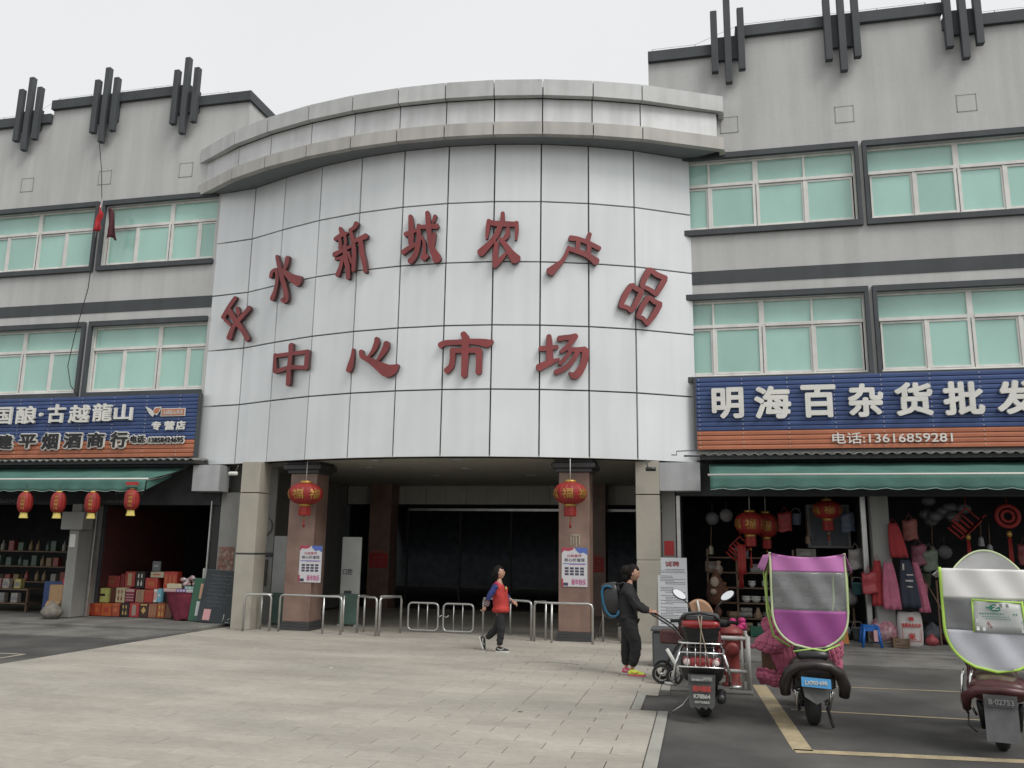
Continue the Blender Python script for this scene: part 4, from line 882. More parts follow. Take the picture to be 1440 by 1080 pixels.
def head(parent, c, yaw, s=1.0, hairstyle='pony', pitch=0):
    """face looks along yaw (0 = +x). returns nothing: head surface, hair"""
    T = Matrix.Translation(c) @ Matrix.Rotation(yaw, 4, 'Z') @ Matrix.Rotation(pitch, 4, 'Y') @ Matrix.Scale(s, 4)
    m = MB(); n, k = 20, 14; vs = []
    for i in range(k + 1):
        a = math.pi * (i / k - .5); z = .118 * math.sin(a); ca = max(math.cos(a), .03)
        for j in range(n):
            b = 2 * math.pi * j / n; x = .098 * ca * math.cos(b); y = .075 * ca * math.sin(b)
            if z < 0: x *= 1 - .25 * (-z / .118); y *= 1 - .35 * (-z / .118); x += .018 * (-z / .118)
            fb = max(0, math.cos(b)) ** 10
            if -.035 < z < .025: x += .022 * fb * (1 - abs(z + .012) / .04) if abs(z + .012) < .04 else 0
            if -.075 < z < -.05: x += .005 * fb
            if -.11 < z < -.085: x += .007 * fb
            vs.append(T @ Vector((x, y, z)))
    m.add(vs, [(i * n + j, i * n + (j + 1) % n, i * n + n + (j + 1) % n, i * n + n + j) for i in range(k) for j in range(n)], 0, True)
    for s_ in (-1, 1):
        p = T @ Vector((.0, s_ * .074, -.005)); m.ball(p, .018 * s, .010 * s, .03 * s, 8, 6, 0)
        p = T @ Vector((.083, s_ * .030, .008)); m.ball(p, .012 * s, .013 * s, .007 * s, 8, 5, 1)
        p = T @ Vector((.086, s_ * .030, .028)); m.ball(p, .01 * s, .018 * s, .004 * s, 8, 4, 2)
    p = T @ Vector((.089, 0, -.062)); m.ball(p, .010 * s, .02 * s, .007 * s, 8, 5, 3)
    h = MB(); vs = []
    for i in range(k + 1):
        a = math.pi * (i / k - .5); z = .133 * math.sin(a) + .006; ca = max(math.cos(a), .03)
        for j in range(n):
            b = 2 * math.pi * j / n; cb = math.cos(b)
            x = .110 * ca * cb - .012; y = .088 * ca * math.sin(b); r = 1 + .05 * math.sin(b * 7 + i * 1.3) * math.sin(i * .9) + .03 * math.sin(b * 15 - i * 2)
            if cb > .05 and z < .045 + .05 * (1 - cb): x = min(x, .02 - .0 * z) * .8; y *= .86
            if z < -.05: x = min(x, -.02); y *= .8
            vs.append(T @ Vector((x * r, y * r, z)))
    h.add(vs, [(i * n + j, i * n + (j + 1) % n, i * n + n + (j + 1) % n, i * n + n + j) for i in range(k) for j in range(n)], 0, True)
    if hairstyle == 'pony':
        h.tube([T @ Vector(p) for p in ((-.10, 0, .03), (-.15, 0, .01), (-.175, 0, -.06), (-.165, 0, -.13), (-.15, 0, -.17))], [.03, .04, .042, .03, .008], 10)
    if hairstyle == 'bun': h.ball(T @ Vector((-.10, 0, -.03)), .055 * s, .055 * s, .06 * s)
    m.build('head', ['skin', 'black', 'hair', cm('lip', (.35, .12, .10), .5)], parent); h.build('hair', 'hair', parent)
def hand(parent_mb, wrist, d, up, s=1.0, curl=.5):
    """palm with four curled fingers and a thumb, as tubes of one mesh"""
    d = Vector(d).normalized(); up = Vector(up).normalized(); side = d.cross(up).normalized(); w = Vector(wrist)
    parent_mb.tube([w - d * .02, w + d * .02, w + d * .05, w + d * .075], [.022 * s, .03 * s, .036 * s, .034 * s], 10)
    for i, l in enumerate((.055, .066, .06, .046)):
        b = w + d * .07 + side * (.026 - .0175 * i) * s; c = b + d * l * .5 * s - up * l * .25 * curl; e = c + d * l * .25 * (1 - curl) - up * l * .55 * curl - d * .0
        parent_mb.tube([b - d * .01, b, c, e, e + (e - c) * .3 - d * .006], [.010 * s, .0098 * s, .009 * s, .008 * s, .004], 7)
    b = w + d * .03 + side * .03 * s; parent_mb.tube([b - side * .01, b + side * .012 + d * .012, b + side * .018 + d * .04 - up * .01, b + side * .012 + d * .055 - up * .022], [.012 * s, .012 * s, .010 * s, .006 * s], 7)
def shoe(parent, ankle, yaw, pitch, mats, L=.24):
    T = Matrix.Translation(ankle) @ Matrix.Rotation(yaw, 4, 'Z') @ Matrix.Rotation(pitch, 4, 'Y')
    s = MB(); secs = [(-.07, .045, .035), (-.05, .065, .05), (.0, .07, .05), (.05, .058, .043), (.10, .045, .045), (.145, .032, .042), (.17, .018, .025)]
    vs = []; n = 12
    for x, h, w in secs:
        for k in range(n):
            a = 2 * math.pi * k / n; z = math.sin(a); vs.append(T @ Vector((x, w * math.cos(a), -.062 + (h * z if z > 0 else 0))))
    s.add(vs, [(i * n + k, i * n + n + k, i * n + n + (k + 1) % n, i * n + (k + 1) % n) for i in range(len(secs) - 1) for k in range(n)] + [tuple(range(n))[::-1], tuple(range(len(secs) * n - n, len(secs) * n))], 0, True)
    so_ = [(-.078, .03), (-.05, .046), (.02, .046), (.09, .05), (.15, .045), (.182, .02)]
    ring = [(x, w) for x, w in so_] + [(x, -w) for x, w in so_[::-1]]
    s.prism([T @ Vector((x, y, -.085)) for x, y in ring], (T.to_3x3() @ Vector((0, 0, .026))), 1)
    s.tube([T @ Vector(p) for p in ((-.03, -.052, -.02), (.03, -.056, -.045), (.09, -.05, -.02))], .006, 5, 2); s.tube([T @ Vector(p) for p in ((-.03, .052, -.02), (.03, .056, -.045), (.09, .05, -.02))], .006, 5, 2)
    return s.build('shoe', mats, parent)
# ---- woman walking to the right in a red waistcoat
X0, Y0, Z0 = -3.62, 15.25, .02
root = thing('person', 'woman in a red waistcoat over blue sleeves and black trousers walking to the right', 'person', (X0, Y0, Z0))
def J(x, y, z, *r): return (X0 + x, Y0 + y, Z0 + z, *r)
head(root, (X0 - .035, Y0, Z0 + 1.39), math.radians(4), .97, 'bun', math.radians(-6))
HJ = dict(
 hip=J(.0, 0, .80, .10, .08), belly=J(-.01, 0, .93, .09, .08), chest=J(-.02, 0, 1.08, .09, .08), neckb=J(-.03, 0, 1.20, .045, .045), neck=J(-.03, 0, 1.30, .045, .045),
 lsh=J(-.05, .12, 1.14, .04), lel=J(.04, .20, .97, .042), lwr=J(.19, .19, .865, .03), rsh=J(-.06, -.13, 1.14, .04), rel=J(-.17, -.20, .95, .043), rwr=J(-.235, -.19, .80, .03),
 lh=J(.02, .075, .74, .085), lkn=J(-.07, .07, .40, .055), lan=J(-.285, .07, .20, .035), rh=J(.0, -.075, .74, .085), rkn=J(.035, -.075, .42, .055), ran=J(.0, -.075, .085, .035))
skin('body', HJ, chain(['hip', 'belly', 'chest', 'neckb', 'neck']) + chain(['neckb', 'lsh', 'lel', 'lwr']) + chain(['neckb', 'rsh', 'rel', 'rwr']) + chain(['hip', 'lh', 'lkn', 'lan']) + chain(['hip', 'rh', 'rkn', 'ran']), 'skin', root, 1, 'hip')
vest = skin('waistcoat', dict(a=J(.01, 0, .66, .19, .185), b=J(.01, 0, .76, .20, .18), c=J(-.005, 0, .95, .175, .155), d=J(-.02, 0, 1.12, .175, .155), e=J(-.035, 0, 1.25, .10, .09), f=J(-.055, .12, 1.19, .085), g=J(-.06, -.13, 1.19, .085)), chain(['a', 'b', 'c', 'd', 'e']) + [('d', 'f'), ('d', 'g')], cm('vest_red', (.42, .035, .03), .75, n=.15, ns=14, bump=.4, bs=25), root, 3, 'c')
MB().tube([(X0 - .12, Y0 - .10, 1.20), (X0 - .04, Y0 - .135, 1.235), (X0 + .03, Y0 - .11, 1.13), (X0 + .05, Y0 - .08, 1.05)], .012, 6).build('pink_piping', cm('pipe_pink', (.5, .05, .18), .7), root)
sl_ = cm('sleeve_blue', (.022, .035, .15), .8, n=.2, ns=18); cu_ = cm('cuff_dark', (.06, .025, .035), .8)
skin('sleeve', dict(a=J(-.055, -.145, 1.18, .060), b=J(-.11, -.18, 1.07, .060), c=J(-.17, -.20, .96, .055), d=J(-.20, -.20, .885, .052)), chain('abcd'), sl_, root)
skin('sleeve', dict(a=J(-.05, .145, 1.18, .068), b=J(.0, .18, 1.07, .062), c=J(.05, .205, .97, .056), d=J(.13, .20, .90, .048)), chain('abcd'), sl_, root)
for a, b in (((-.192, -.202, .905), (-.228, -.192, .825)), ((.115, .20, .91), (.165, .19, .88))):
    MB().tube([(X0 + a[0], Y0 + a[1], a[2]), (X0 + (a[0] + b[0]) / 2, Y0 + (a[1] + b[1]) / 2, (a[2] + b[2]) / 2), (X0 + b[0], Y0 + b[1], b[2])], [.052, .047, .04], 12).build('cuff', cu_, root)
    for f in (.2, .6):
        p = Vector(a).lerp(Vector(b), f); q = Vector(a).lerp(Vector(b), f + .12)
        MB().tube([(X0 + p.x, Y0 + p.y, p.z), (X0 + q.x, Y0 + q.y, q.z)], .052, 12).build('cuff_stripe', cm('stripe_grey', (.35, .3, .32), .8), root)
m = MB(); hand(m, (X0 - .235, Y0 - .19, .815), (-.45, 0, -.85), (.8, 0, -.4), .95, .8); m.build('hand', 'skin', root)
m = MB(); hand(m, (X0 + .18, Y0 + .19, .885), (.9, -.1, -.35), (.3, 0, .9), .95, .8); m.build('hand', 'skin', root)
skin('trousers', dict(w=J(.0, 0, .82, .09, .085), lh=J(.01, .06, .70, .092), lk=J(-.06, .07, .41, .078), lm=J(-.17, .07, .30, .068), la=J(-.275, .07, .205, .052), rh=J(.01, -.06, .70, .092), rk=J(.035, -.075, .42, .080), rm=J(.03, -.075, .28, .070), ra=J(.005, -.075, .10, .055)), chain(['w', 'lh', 'lk', 'lm', 'la']) + chain(['w', 'rh', 'rk', 'rm', 'ra']), cm('trouser_black', (.014, .014, .016), .8, n=.2, ns=20), root)
bw = ['blackplastic', 'whitetrim', 'whitetrim']
shoe(root, (X0 + .015, Y0 - .075, Z0 + .085), math.radians(-4), 0, bw); shoe(root, (X0 - .30, Y0 + .07, Z0 + .19), math.radians(3), math.radians(72), bw)
MB().ball((X0 + .12, Y0 - .10, 1.14), .012, .03, .035, 8, 6).build('badge', 'yellowp', root)
# ---- woman in black with a blue backpack at the pushchair
X0, Y0, Z0 = -1.12, 13.15, .02
root = thing('person', 'young woman in black with pink and yellow trainers pushing the pushchair', 'person', (X0, Y0, Z0))
head(root, (X0 + .085, Y0, Z0 + 1.495), math.radians(-6), .98, 'none', math.radians(12))
MB().ball((X0 - .02, Y0, Z0 + 1.53), .09, .075, .085).ball((X0 - .03, Y0, Z0 + 1.44), .06, .06, .09).build('hair_bun', 'hair', root)
HJ = dict(hip=J(-.02, 0, .86, .10, .08), belly=J(-.02, 0, 1.0, .09, .08), chest=J(-.02, 0, 1.18, .09, .08), neckb=J(.01, 0, 1.30, .045), neck=J(.05, 0, 1.41, .045),
 lsh=J(-.01, .13, 1.24, .04), lel=J(.14, .19, 1.03, .04), lwr=J(.35, .12, .925, .028), rsh=J(-.01, -.13, 1.24, .04), rel=J(.14, -.19, 1.03, .035), rwr=J(.35, -.12, .925, .028),
 lh=J(.0, .08, .78, .09), lkn=J(-.03, .08, .44, .055), lan=J(-.045, .08, .085, .035), rh=J(.02, -.08, .78, .09), rkn=J(.13, -.08, .46, .055), ran=J(.055, -.08, .085, .035))
skin('body', HJ, chain(['hip', 'belly', 'chest', 'neckb', 'neck']) + chain(['neckb', 'lsh', 'lel', 'lwr']) + chain(['neckb', 'rsh', 'rel', 'rwr']) + chain(['hip', 'lh', 'lkn', 'lan']) + chain(['hip', 'rh', 'rkn', 'ran']), 'skin', root, 1, 'hip')
bk_ = cm('jacket_black', (.013, .013, .014), .85, n=.25, ns=14, bump=.5, bs=22)
skin('jacket', dict(a=J(-.02, 0, .72, .20, .185), b=J(-.02, 0, .86, .20, .185), c=J(-.035, 0, 1.05, .185, .18), d=J(-.03, 0, 1.2, .195, .18), e=J(.02, 0, 1.40, .10, .10), la=J(-.01, .14, 1.27, .092), lb=J(.07, .18, 1.14, .068), lc=J(.14, .195, 1.02, .064), ld=J(.25, .155, .965, .054), le=J(.33, .125, .935, .042), ra=J(-.01, -.14, 1.27, .092), rb=J(.07, -.18, 1.14, .068), rc=J(.14, -.195, 1.02, .064), rd=J(.25, -.155, .965, .054), re=J(.33, -.125, .935, .042)),
 chain('abcde') + [('d', 'la'), ('la', 'lb'), ('lb', 'lc'), ('lc', 'ld'), ('ld', 'le'), ('d', 'ra'), ('ra', 'rb'), ('rb', 'rc'), ('rc', 'rd'), ('rd', 're')], bk_, root, 3, 'c')
skin('trousers', dict(w=J(-.01, 0, .88, .15, .13), lh=J(.0, .085, .74, .13), lk=J(-.03, .085, .44, .095), lm=J(-.045, .08, .28, .088), la=J(-.045, .08, .12, .062), rh=J(.02, -.085, .74, .135), rk=J(.125, -.085, .46, .095), rm=J(.10, -.08, .30, .088), ra=J(.055, -.08, .13, .062)), chain(['w', 'lh', 'lk', 'lm', 'la']) + chain(['w', 'rh', 'rk', 'rm', 'ra']), bk_, root)
for sgn in (1, -1):
    m = MB(); hand(m, (X0 + .345, Y0 + sgn * .12, .945), (.95, 0, -.15), (0, 0, 1), .9, .9); m.build('hand', 'skin', root)
shoe(root, (X0 - .035, Y0 + .08, Z0 + .088), math.radians(-5), 0, [cm('shoe_pink', (.65, .10, .16), .6), 'whitetrim', 'whitetrim'])
shoe(root, (X0 + .075, Y0 - .08, Z0 + .088), math.radians(-8), 0, [cm('shoe_yellow', (.60, .72, .08), .6), cm('sole_pink', (.65, .12, .18), .6), cm('shoe_orange', (.6, .2, .05), .6)])
bp = thing('rucksack', 'blue edged black rucksack on the back of the young woman in black', 'rucksack', (X0 - .22, Y0, 1.0))
T = Matrix.Translation((X0 - .235, Y0 - .01, 1.10)) @ Matrix.Rotation(math.radians(-8), 4, 'Y') @ Matrix.Scale(1.14, 4)
bd = MB(); vs = []; n = 16
for i, (x, sc) in enumerate(((.10, .92), (.07, 1), (-.02, 1), (-.09, .97), (-.135, .84))):
    for k in range(n):
        a = 2 * math.pi * k / n; ca, sa = math.cos(a), math.sin(a); zz = .23 * sc * math.copysign(abs(sa) ** .7, sa) * (1.0 if sa < 0 else 1.05); vs.append(T @ Vector((x, .15 * sc * math.copysign(abs(ca) ** .6, ca), zz)))
bd.add(vs, [(i * n + k, i * n + (k + 1) % n, i * n + n + (k + 1) % n, i * n + n + k) for i in range(4) for k in range(n)] + [tuple(range(n))[::-1], tuple(range(4 * n, 5 * n))], 0, True); bd.build('bag_body', 'blackplastic', bp)
tb = cm('bag_blue', (.015, .10, .175), .7, n=.15)
for y_ in (-.158, .158):
    MB().tube([T @ Vector((-.015 + .095 * math.copysign(abs(math.cos(a)) ** .8, math.cos(a)) - .02 * math.sin(a), y_ * .90, .20 * math.copysign(abs(math.sin(a)) ** .8, math.sin(a)))) for a in [math.radians(50 + k * 12.5) for k in range(23)]], [.010] + [.021] * 21 + [.010], 6).build('blue_trim', tb, bp)
MB().tube([T @ Vector(p) for p in ((-.10, -.10, .1), (-.135, -.06, -.02), (-.13, -.02, -.16), (-.10, .0, -.21))], .02, 6).build('side_band', tb, bp)
MB().tube([T @ Vector(p) for p in ((-.08, -.12, -.1), (-.13, -.07, .03), (-.08, -.03, .14))], .012, 5).build('grey_flash', cm('flash_grey', (.15, .17, .14), .7), bp)
MB().tube([T @ Vector(p) for p in ((.09, -.1, .2), (.20, -.12, .22), (.26, -.13, .10), (.22, -.12, -.1), (.10, -.10, -.15))], .014, 6).build('shoulder_strap', 'blackplastic', bp)
# ---- pushchair
root = thing('pushchair', 'pushchair with tan hood and black wheels, half hidden behind the red moped', 'pushchair', (-.35, 12.75, .02))
def wheel(parent, c, R, w=.03, axis='x', name='wheel', spokes=5, hub='blackplastic'):
    o = MB().torus(c, R - w * .6, w * .6, axis, 26, 8).build(name, 'rubber', parent)
    m = MB(); ax = {'x': (1, 0, 0), 'y': (0, 1, 0)}[axis]
    m.tube([Vector(c) - Vector(ax) * .03, Vector(c) + Vector(ax) * .03], R * .16, 10)
    for k in range(spokes):
        a = 2 * math.pi * k / spokes; p = {'x': (0, math.cos(a), math.sin(a)), 'y': (math.cos(a), 0, math.sin(a))}[axis]; m.tube([Vector(c), Vector(c) + Vector(p) * (R - w)], .009, 5)
    m.torus(c, R - w * 1.3, .008, axis, 22, 5); m.build('rim', hub, o); return o
for c, R in (((-.60, 12.45, .155), .135), ((-.60, 12.9, .155), .135), ((-.42, 12.42, .14), .12), ((.08, 12.45, .12), .10), ((.08, 12.9, .12), .10)): wheel(root, c, R, .034, 'y', 'wheel', 3, 'steel')
f = MB()
for y in (12.47, 12.87):
    f.tube([(-.60, y, .16), (-.42, y, .45), (-.30, y, .62), (.02, y, .62)], .014, 6); f.tube([(.08, y, .12), (-.12, y, .42), (-.42, y, .78), (-.68, y, .94)], .014, 6)
f.tube([(-.68, 12.47, .94), (-.74, 12.67, .96), (-.68, 12.87, .94)], .018, 8); f.tube([(-.6, 12.47, .16), (-.6, 12.87, .16)], .012, 6); f.build('frame', 'blackplastic', root)
MB().loft([(12.50, -.14, .76, .20, .20), (12.55, -.14, .76, .22, .23), (12.82, -.14, .76, .22, .23), (12.86, -.14, .76, .20, .20)], 14, 3).build('seat', cm('seat_dark', (.05, .018, .016), .8), root)
MB().bbox(-.62, -.32, 12.5, 12.84, .56, .74, .02).build('basket', cm('basket_maroon', (.075, .028, .026), .7, n=.3, ns=25), root)
MB().sheet(lambda u, v: (-.06 + .20 * math.cos(math.pi * (.05 + .72 * u)), 12.48 + .38 * v, .92 + .25 * math.sin(math.pi * (.05 + .72 * u)) * (1 - .12 * (2 * v - 1) ** 4)), 12, 8, 0, .012).build('hood', cm('hood_tan', (.36, .21, .13), .8, n=.1), root)
for y_ in (12.478, 12.866):
    MB().prism([(-.06, y_, .92)] + [(-.06 + .20 * math.cos(math.pi * (.05 + .72 * k / 10)), y_, .92 + .245 * math.sin(math.pi * (.05 + .72 * k / 10))) for k in range(11)], (0, .006, 0)).build('hood_side', 'hood_tan', root)
MB().tube([(-.04, 12.462, .92), (-.06, 12.462, 1.06), (-.08, 12.47, 1.175)], .014, 6).build('hood_strip', 'whitetrim', root)
MB().tube([(-.52, 12.42, .50), (-.40, 12.42, .3), (-.35, 12.42, .16)], .028, 6).build('chassis_leg', 'whitetrim', root)

# ================================================================ HYDRANT, BIN
root = thing('fire_hydrant', 'red fire hydrant with a domed cap inside the small grey railing', 'hydrant', (.38, 12.55, .03))
m = MB().lathe([(.15, .03), (.15, .06), (.115, .07), (.10, .09), (.10, .50), (.12, .52), (.13, .55), (.13, .66), (.15, .68), (.155, .70), (.15, .73)], (.38, 12.55, 0), 22).build('barrel', cm('hydrant_red', (.20, .032, .027), .5, n=.25, ns=8), root)
MB().lathe([(.165, .735), (.165, .755), (.13, .80), (.07, .835), (.035, .84), (.03, .88)], (.38, 12.55, 0), 22).build('cap', 'hydrant_red', root)
for s_ in (-1, 1): MB().lathe([(.055, 0), (.055, s_ * .05), (.072, s_ * .055), (.072, s_ * .11), (.03, s_ * .115), (.03, s_ * .14)][::s_] if s_ > 0 else [(.03, -.14), (.03, -.115), (.072, -.11), (.072, -.055), (.055, -.05), (.055, 0)], (.38 + s_ * .11, 12.55, .60), 14, axis='x').build('side_outlet', 'hydrant_red', root)
MB().lathe([(.04, -.09), (.095, -.08), (.095, -.02), (.075, 0)], (.38, 12.45, .53), 18, axis='y').build('front_outlet', 'hydrant_red', root)
root = thing('hydrant_railing', 'low white pipe railing around the red hydrant', 'railing', (.2, 12.2, .03))
for x, y in ((.58, 12.2), (.58, 13.0), (-.20, 12.2), (-.2, 13.0), (.50, 12.2)):
    MB().tube([(x, y, .03), (x, y, .73)], .033 if x != .5 else .016, 10).build('post', 'whitepipe', root)
for z in (.27, .70):
    MB().tube([(-.20, 12.2, z), (.58, 12.2, z)], .026, 8).build('rail', 'whitepipe', root); MB().tube([(.58, 12.2, z), (.58, 13.0, z)], .026, 8).build('rail', 'whitepipe', root)
MB().tube([(.10, 12.19, .70), (.45, 12.19, .70)], .03, 8).build('yellow_band', 'whitepipe', root)
tag(MB().bbox(-.82, -.22, 14.1, 14.6, .022, .57, .03).bbox(-.84, -.20, 14.08, 14.62, .575, .62, .01).build('rubbish_bin', cm('bin_grey', (.085, .095, .095), .7, n=.2), None), 'low dark grey bin behind the pushchair wheels', 'bin')
sc = thing('magenta_scarf', 'bright magenta bundled scarf lying on the hydrant railing', 'scarf', (.36, 12.8, .73))
rr = random.Random(5); m = MB()
for k in range(16): m.ball((.17 + rr.random() * .40, 12.98 + rr.uniform(-.04, .04), .76 + rr.random() * .13 * (1 - k / 30)), .055, .05, .045, 8, 6)
m.build('cloth', cm('magenta', (.42, .02, .14), .7, n=.3, ns=30), sc)
# ================================================================ MOPEDS
def place(root, x, y, rz): root.location = (x, y, .001); root.rotation_euler.z = rz
def mirror(root, x, y, z, sx):
    s = MB(); s.tube([(x * .42, y - .0, .98), (x * .62, y, z - .12), (x * .9, y, z - .05)], .011, 6); s.build('mirror_stem', 'blackplastic', root)
    T = Matrix.Translation((x, y, z)) @ Matrix.Rotation(sx, 4, 'Y') @ Matrix.Rotation(math.radians(-24), 4, 'X'); g = MB(); ring = [T @ Vector((.098 * math.cos(a), 0, .052 * math.sin(a))) for a in [k * math.pi / 12 for k in range(24)]]
    g.prism(ring, T.to_3x3() @ Vector((0, .03, 0))); o = g.build('mirror', 'blackplastic', root)
    MB().prism([T @ Vector((.09 * math.cos(a), -.004, .045 * math.sin(a))) for a in [k * math.pi / 12 for k in range(24)]], T.to_3x3() @ Vector((0, .003, 0))).build('mirror_glass', mirror_m, o)
mirror_m = cm('mirror_glass', (.8, .82, .82), .03, metal=1)
def mwheel(root, y, R, w, name):
    o = MB().torus((0, y, R + .0), R - w * .55, w * .62, 'x', 30, 10).build(name, 'rubber', root)
    r = MB().lathe([(.04, -.05), (R * .5, -.04), (R * .62, -.03), (R * .62, .03), (R * .5, .04), (.04, .05)], (0, y, R), 20, axis='x'); r.build('rim', 'steel', o); return o
# moped 1 : red, topbox
root = thing('moped', 'red and black moped with a luggage box and chrome rack, beside the fire hydrant', 'moped')
mr = cm('moped_red', (.22, .012, .018), .25, coat=.5); lens = cm('tail_red', (.26, .015, .015), .2, coat=.6); clr = cm('clear_lens', (.6, .5, .48), .1); gry = cm('flap_grey', (.06, .06, .058), .6, n=.25, ns=14)
mwheel(root, .22, .235, .15, 'rear_wheel'); mwheel(root, 1.45, .225, .09, 'front_wheel')
MB().loft([(-.20, 0, .66, .16, .10), (-.16, 0, .62, .23, .16), (.0, 0, .58, .25, .20), (.3, 0, .58, .20, .17), (.6, 0, .50, .17, .14), (.72, 0, .42, .16, .08)], 18, 2.8).build('body', 'blackplastic', root)
for s_ in (-1, 1): MB().loft([(-.20, s_ * .15, .66, .05, .04), (-.1, s_ * .18, .64, .05, .07), (.25, s_ * .19, .60, .04, .09), (.6, s_ * .16, .5, .03, .05)], 12).build('side_panel', mr, root)
MB().loft([(-.10, 0, .79, .13, .03), (.0, 0, .80, .16, .05), (.35, 0, .78, .16, .05), (.62, 0, .76, .12, .035)], 14).build('seat', 'blackplastic', root)
MB().bbox(-.17, .17, .6, 1.1, .28, .36, .02).build('footboard', 'blackplastic', root)
MB().sheet(lambda u, v: ((u - .5) * (.46 - .12 * v), 1.12 + .10 * v + .14 * (1 - (2 * u - 1) ** 2), .34 + .52 * v), 10, 8, 0, .03).build('leg_shield', mr, root)
MB().tube([(0, 1.42, .24), (0, 1.25, .6), (0, 1.14, .95)], .035, 8).build('fork', 'blackplastic', root)
MB().loft([(1.15, 0, .45, .07, .03), (1.35, 0, .50, .08, .04), (1.6, 0, .45, .07, .03)], 12).build('front_fender', mr, root)
MB().loft([(1.0, 0, .96, .12, .05), (1.08, 0, .98, .16, .07), (1.2, 0, .95, .14, .09), (1.28, 0, .90, .08, .06)], 14).build('console', 'blackplastic', root)
MB().tube([(-.36, 1.0, .99), (-.2, 1.04, 1.01), (0, 1.08, .99), (.2, 1.04, 1.01), (.36, 1.0, .99)], .016, 8).build('handlebar', 'chrome', root)
for s_ in (-1, 1):
    MB().tube([(s_ * .28, 1.0, 1.0), (s_ * .42, .99, .985)], .022, 8).build('grip', 'rubber', root); MB().loft([(.98, s_ * .24, .98, .05, .03), (1.0, s_ * .24, .98, .09, .05), (1.08, s_ * .24, .97, .08, .05), (1.1, s_ * .24, .97, .04, .03)], 12).build('switch_housing', 'blackplastic', root); MB().tube([(s_ * .24, 1.06, 1.01), (s_ * .38, 1.07, .985)], .007, 5).build('brake_lever', 'chrome', root)
    MB().tube([(s_ * .13, .2, .24), (s_ * .15, .1, .58)], .03, 10).build('shock_absorber', 'blackplastic', root)
    MB().tube([(s_ * .16, .3, .74), (s_ * .22, .05, .80), (s_ * .24, -.12, .74), (s_ * .285, -.16, .62), (s_ * .31, -.12, .50), (s_ * .30, .05, .38)], .016, 8).build('crash_bar', 'chrome', root)
    MB().tube([(s_ * .29, .02, .36), (s_ * .43, .02, .37)], .02, 8).build('foot_peg', 'steel', root)
    MB().ball((s_ * .155, -.22, .645), .045, .035, .04, 12, 8).build('turn_signal', clr, root)
    mirror(root, s_ * .30, 1.02, 1.32, math.radians(-32 if s_ > 0 else 32))
MB().loft([(-.26, 0, .65, .10, .045), (-.24, 0, .65, .13, .055), (-.18, 0, .65, .15, .06)], 14, 3).build('tail_light', lens, root)
rk = MB()
for z in (.60, .755): rk.tube([(-.26, -.20, z), (-.24, -.27, z), (.24, -.27, z), (.26, -.20, z)], .010 if z < .7 else .007, 6)
for x in (-.15, -.06, .05, .14): rk.tube([(x, -.265, .60), (x, -.27, .76), (x, -.22, .84)], .005, 5)
rk.tube([(-.24, .2, .84), (-.25, -.15, .85), (-.2, -.22, .85), (.2, -.22, .85), (.25, -.15, .85), (.24, .2, .84)], .011, 6); rk.build('rear_rack', 'chrome', root)
T = Matrix.Translation((0, -.02, 0)); tb_ = MB(); vs = []
for z, w, d in ((.86, .17, .15), (.88, .18, .16), (1.0, .205, .19), (1.02, .215, .195)): vs += [(-w, -d + .0, z), (-w * .8, -d - .03, z), (w * .8, -d - .03, z), (w, -d, z), (w, d, z), (-w, d, z)]
tb_.add(vs, [(i * 6 + k, i * 6 + (k + 1) % 6, i * 6 + 6 + (k + 1) % 6, i * 6 + 6 + k) for i in range(3) for k in range(6)] + [tuple(range(6))[::-1], tuple(range(18, 24))]).build('luggage_box', 'blackplastic', root)
MB().loft([(-.245, 0, 1.06, .17, .028), (-.225, 0, 1.06, .21, .045), (-.15, 0, 1.06, .215, .048)], 18, 3.4).build('reflector_band', lens, root)
MB().loft([(-.23, 0, 1.125, .14, .02), (-.19, 0, 1.12, .20, .045), (0, 0, 1.125, .215, .06), (.16, 0, 1.12, .20, .045), (.2, 0, 1.10, .12, .02)], 18, 2.6).build('box_lid', cm('lid_grey', (.07, .072, .075), .4), root)
MB().tube([(-.21, -.2, 1.10), (-.15, -.24, 1.165), (0, -.25, 1.185), (.15, -.24, 1.165), (.21, -.2, 1.10)], .016, 8).build('lid_trim', 'blackplastic', root)
MB().prism([(-.15, -.24, .52), (.15, -.24, .52), (.135, -.30, .20), (.10, -.305, .165), (.07, -.30, .19), (.04, -.305, .16), (.0, -.30, .19), (-.04, -.305, .16), (-.08, -.30, .19), (-.11, -.305, .165), (-.135, -.30, .20)], (0, .015, 0)).build('mudflap', gry, root)
pm = MB(); pm.prism([(-.12, -.272, .45), (.12, -.272, .45), (.12, -.262, .51), (-.12, -.262, .51)], (0, -.004, 0)).build('plate', cm('plate_dark', (.10, .10, .10), .5), root)
tx = MB(); text(tx, '浙绍兴', -.11, .02, .455, .48, -.282, .002, .03, 1); text(tx, 'MOTOR', .02, .11, .465, .495, -.28, .002, .03, 1)
text(tx, '绍兴越城', -.10, .10, .345, .41, -.296, .003, .05, 0); text(tx, 'K78B64', -.09, .09, .275, .32, -.30, .003, .05, 1); text(tx, '0575885', -.08, .08, .225, .25, -.306, .003, .04, 1)
tx.build('plate_lettering', [cm('plate_red', (.40, .06, .05), .6), cm('plate_white', (.45, .45, .43), .6)], root)
co = MB(); co.tube([(-.02, -.26, 1.15), (.0, -.275, 1.04), (.03, -.24, .9), (.09, -.285, .62)], .007, 5, 0); co.tube([(.02, -.26, 1.15), (.01, -.275, 1.04), (.0, -.24, .9), (-.01, -.285, .62)], .007, 5, 0); co.build('strap', cm('cord_tan', (.30, .25, .18), .8), root)
MB().tube([(-.12, .35, .25), (-.24, .28, .10), (-.36, .25, .02)], .011, 6).build('side_stand', 'steel', root)
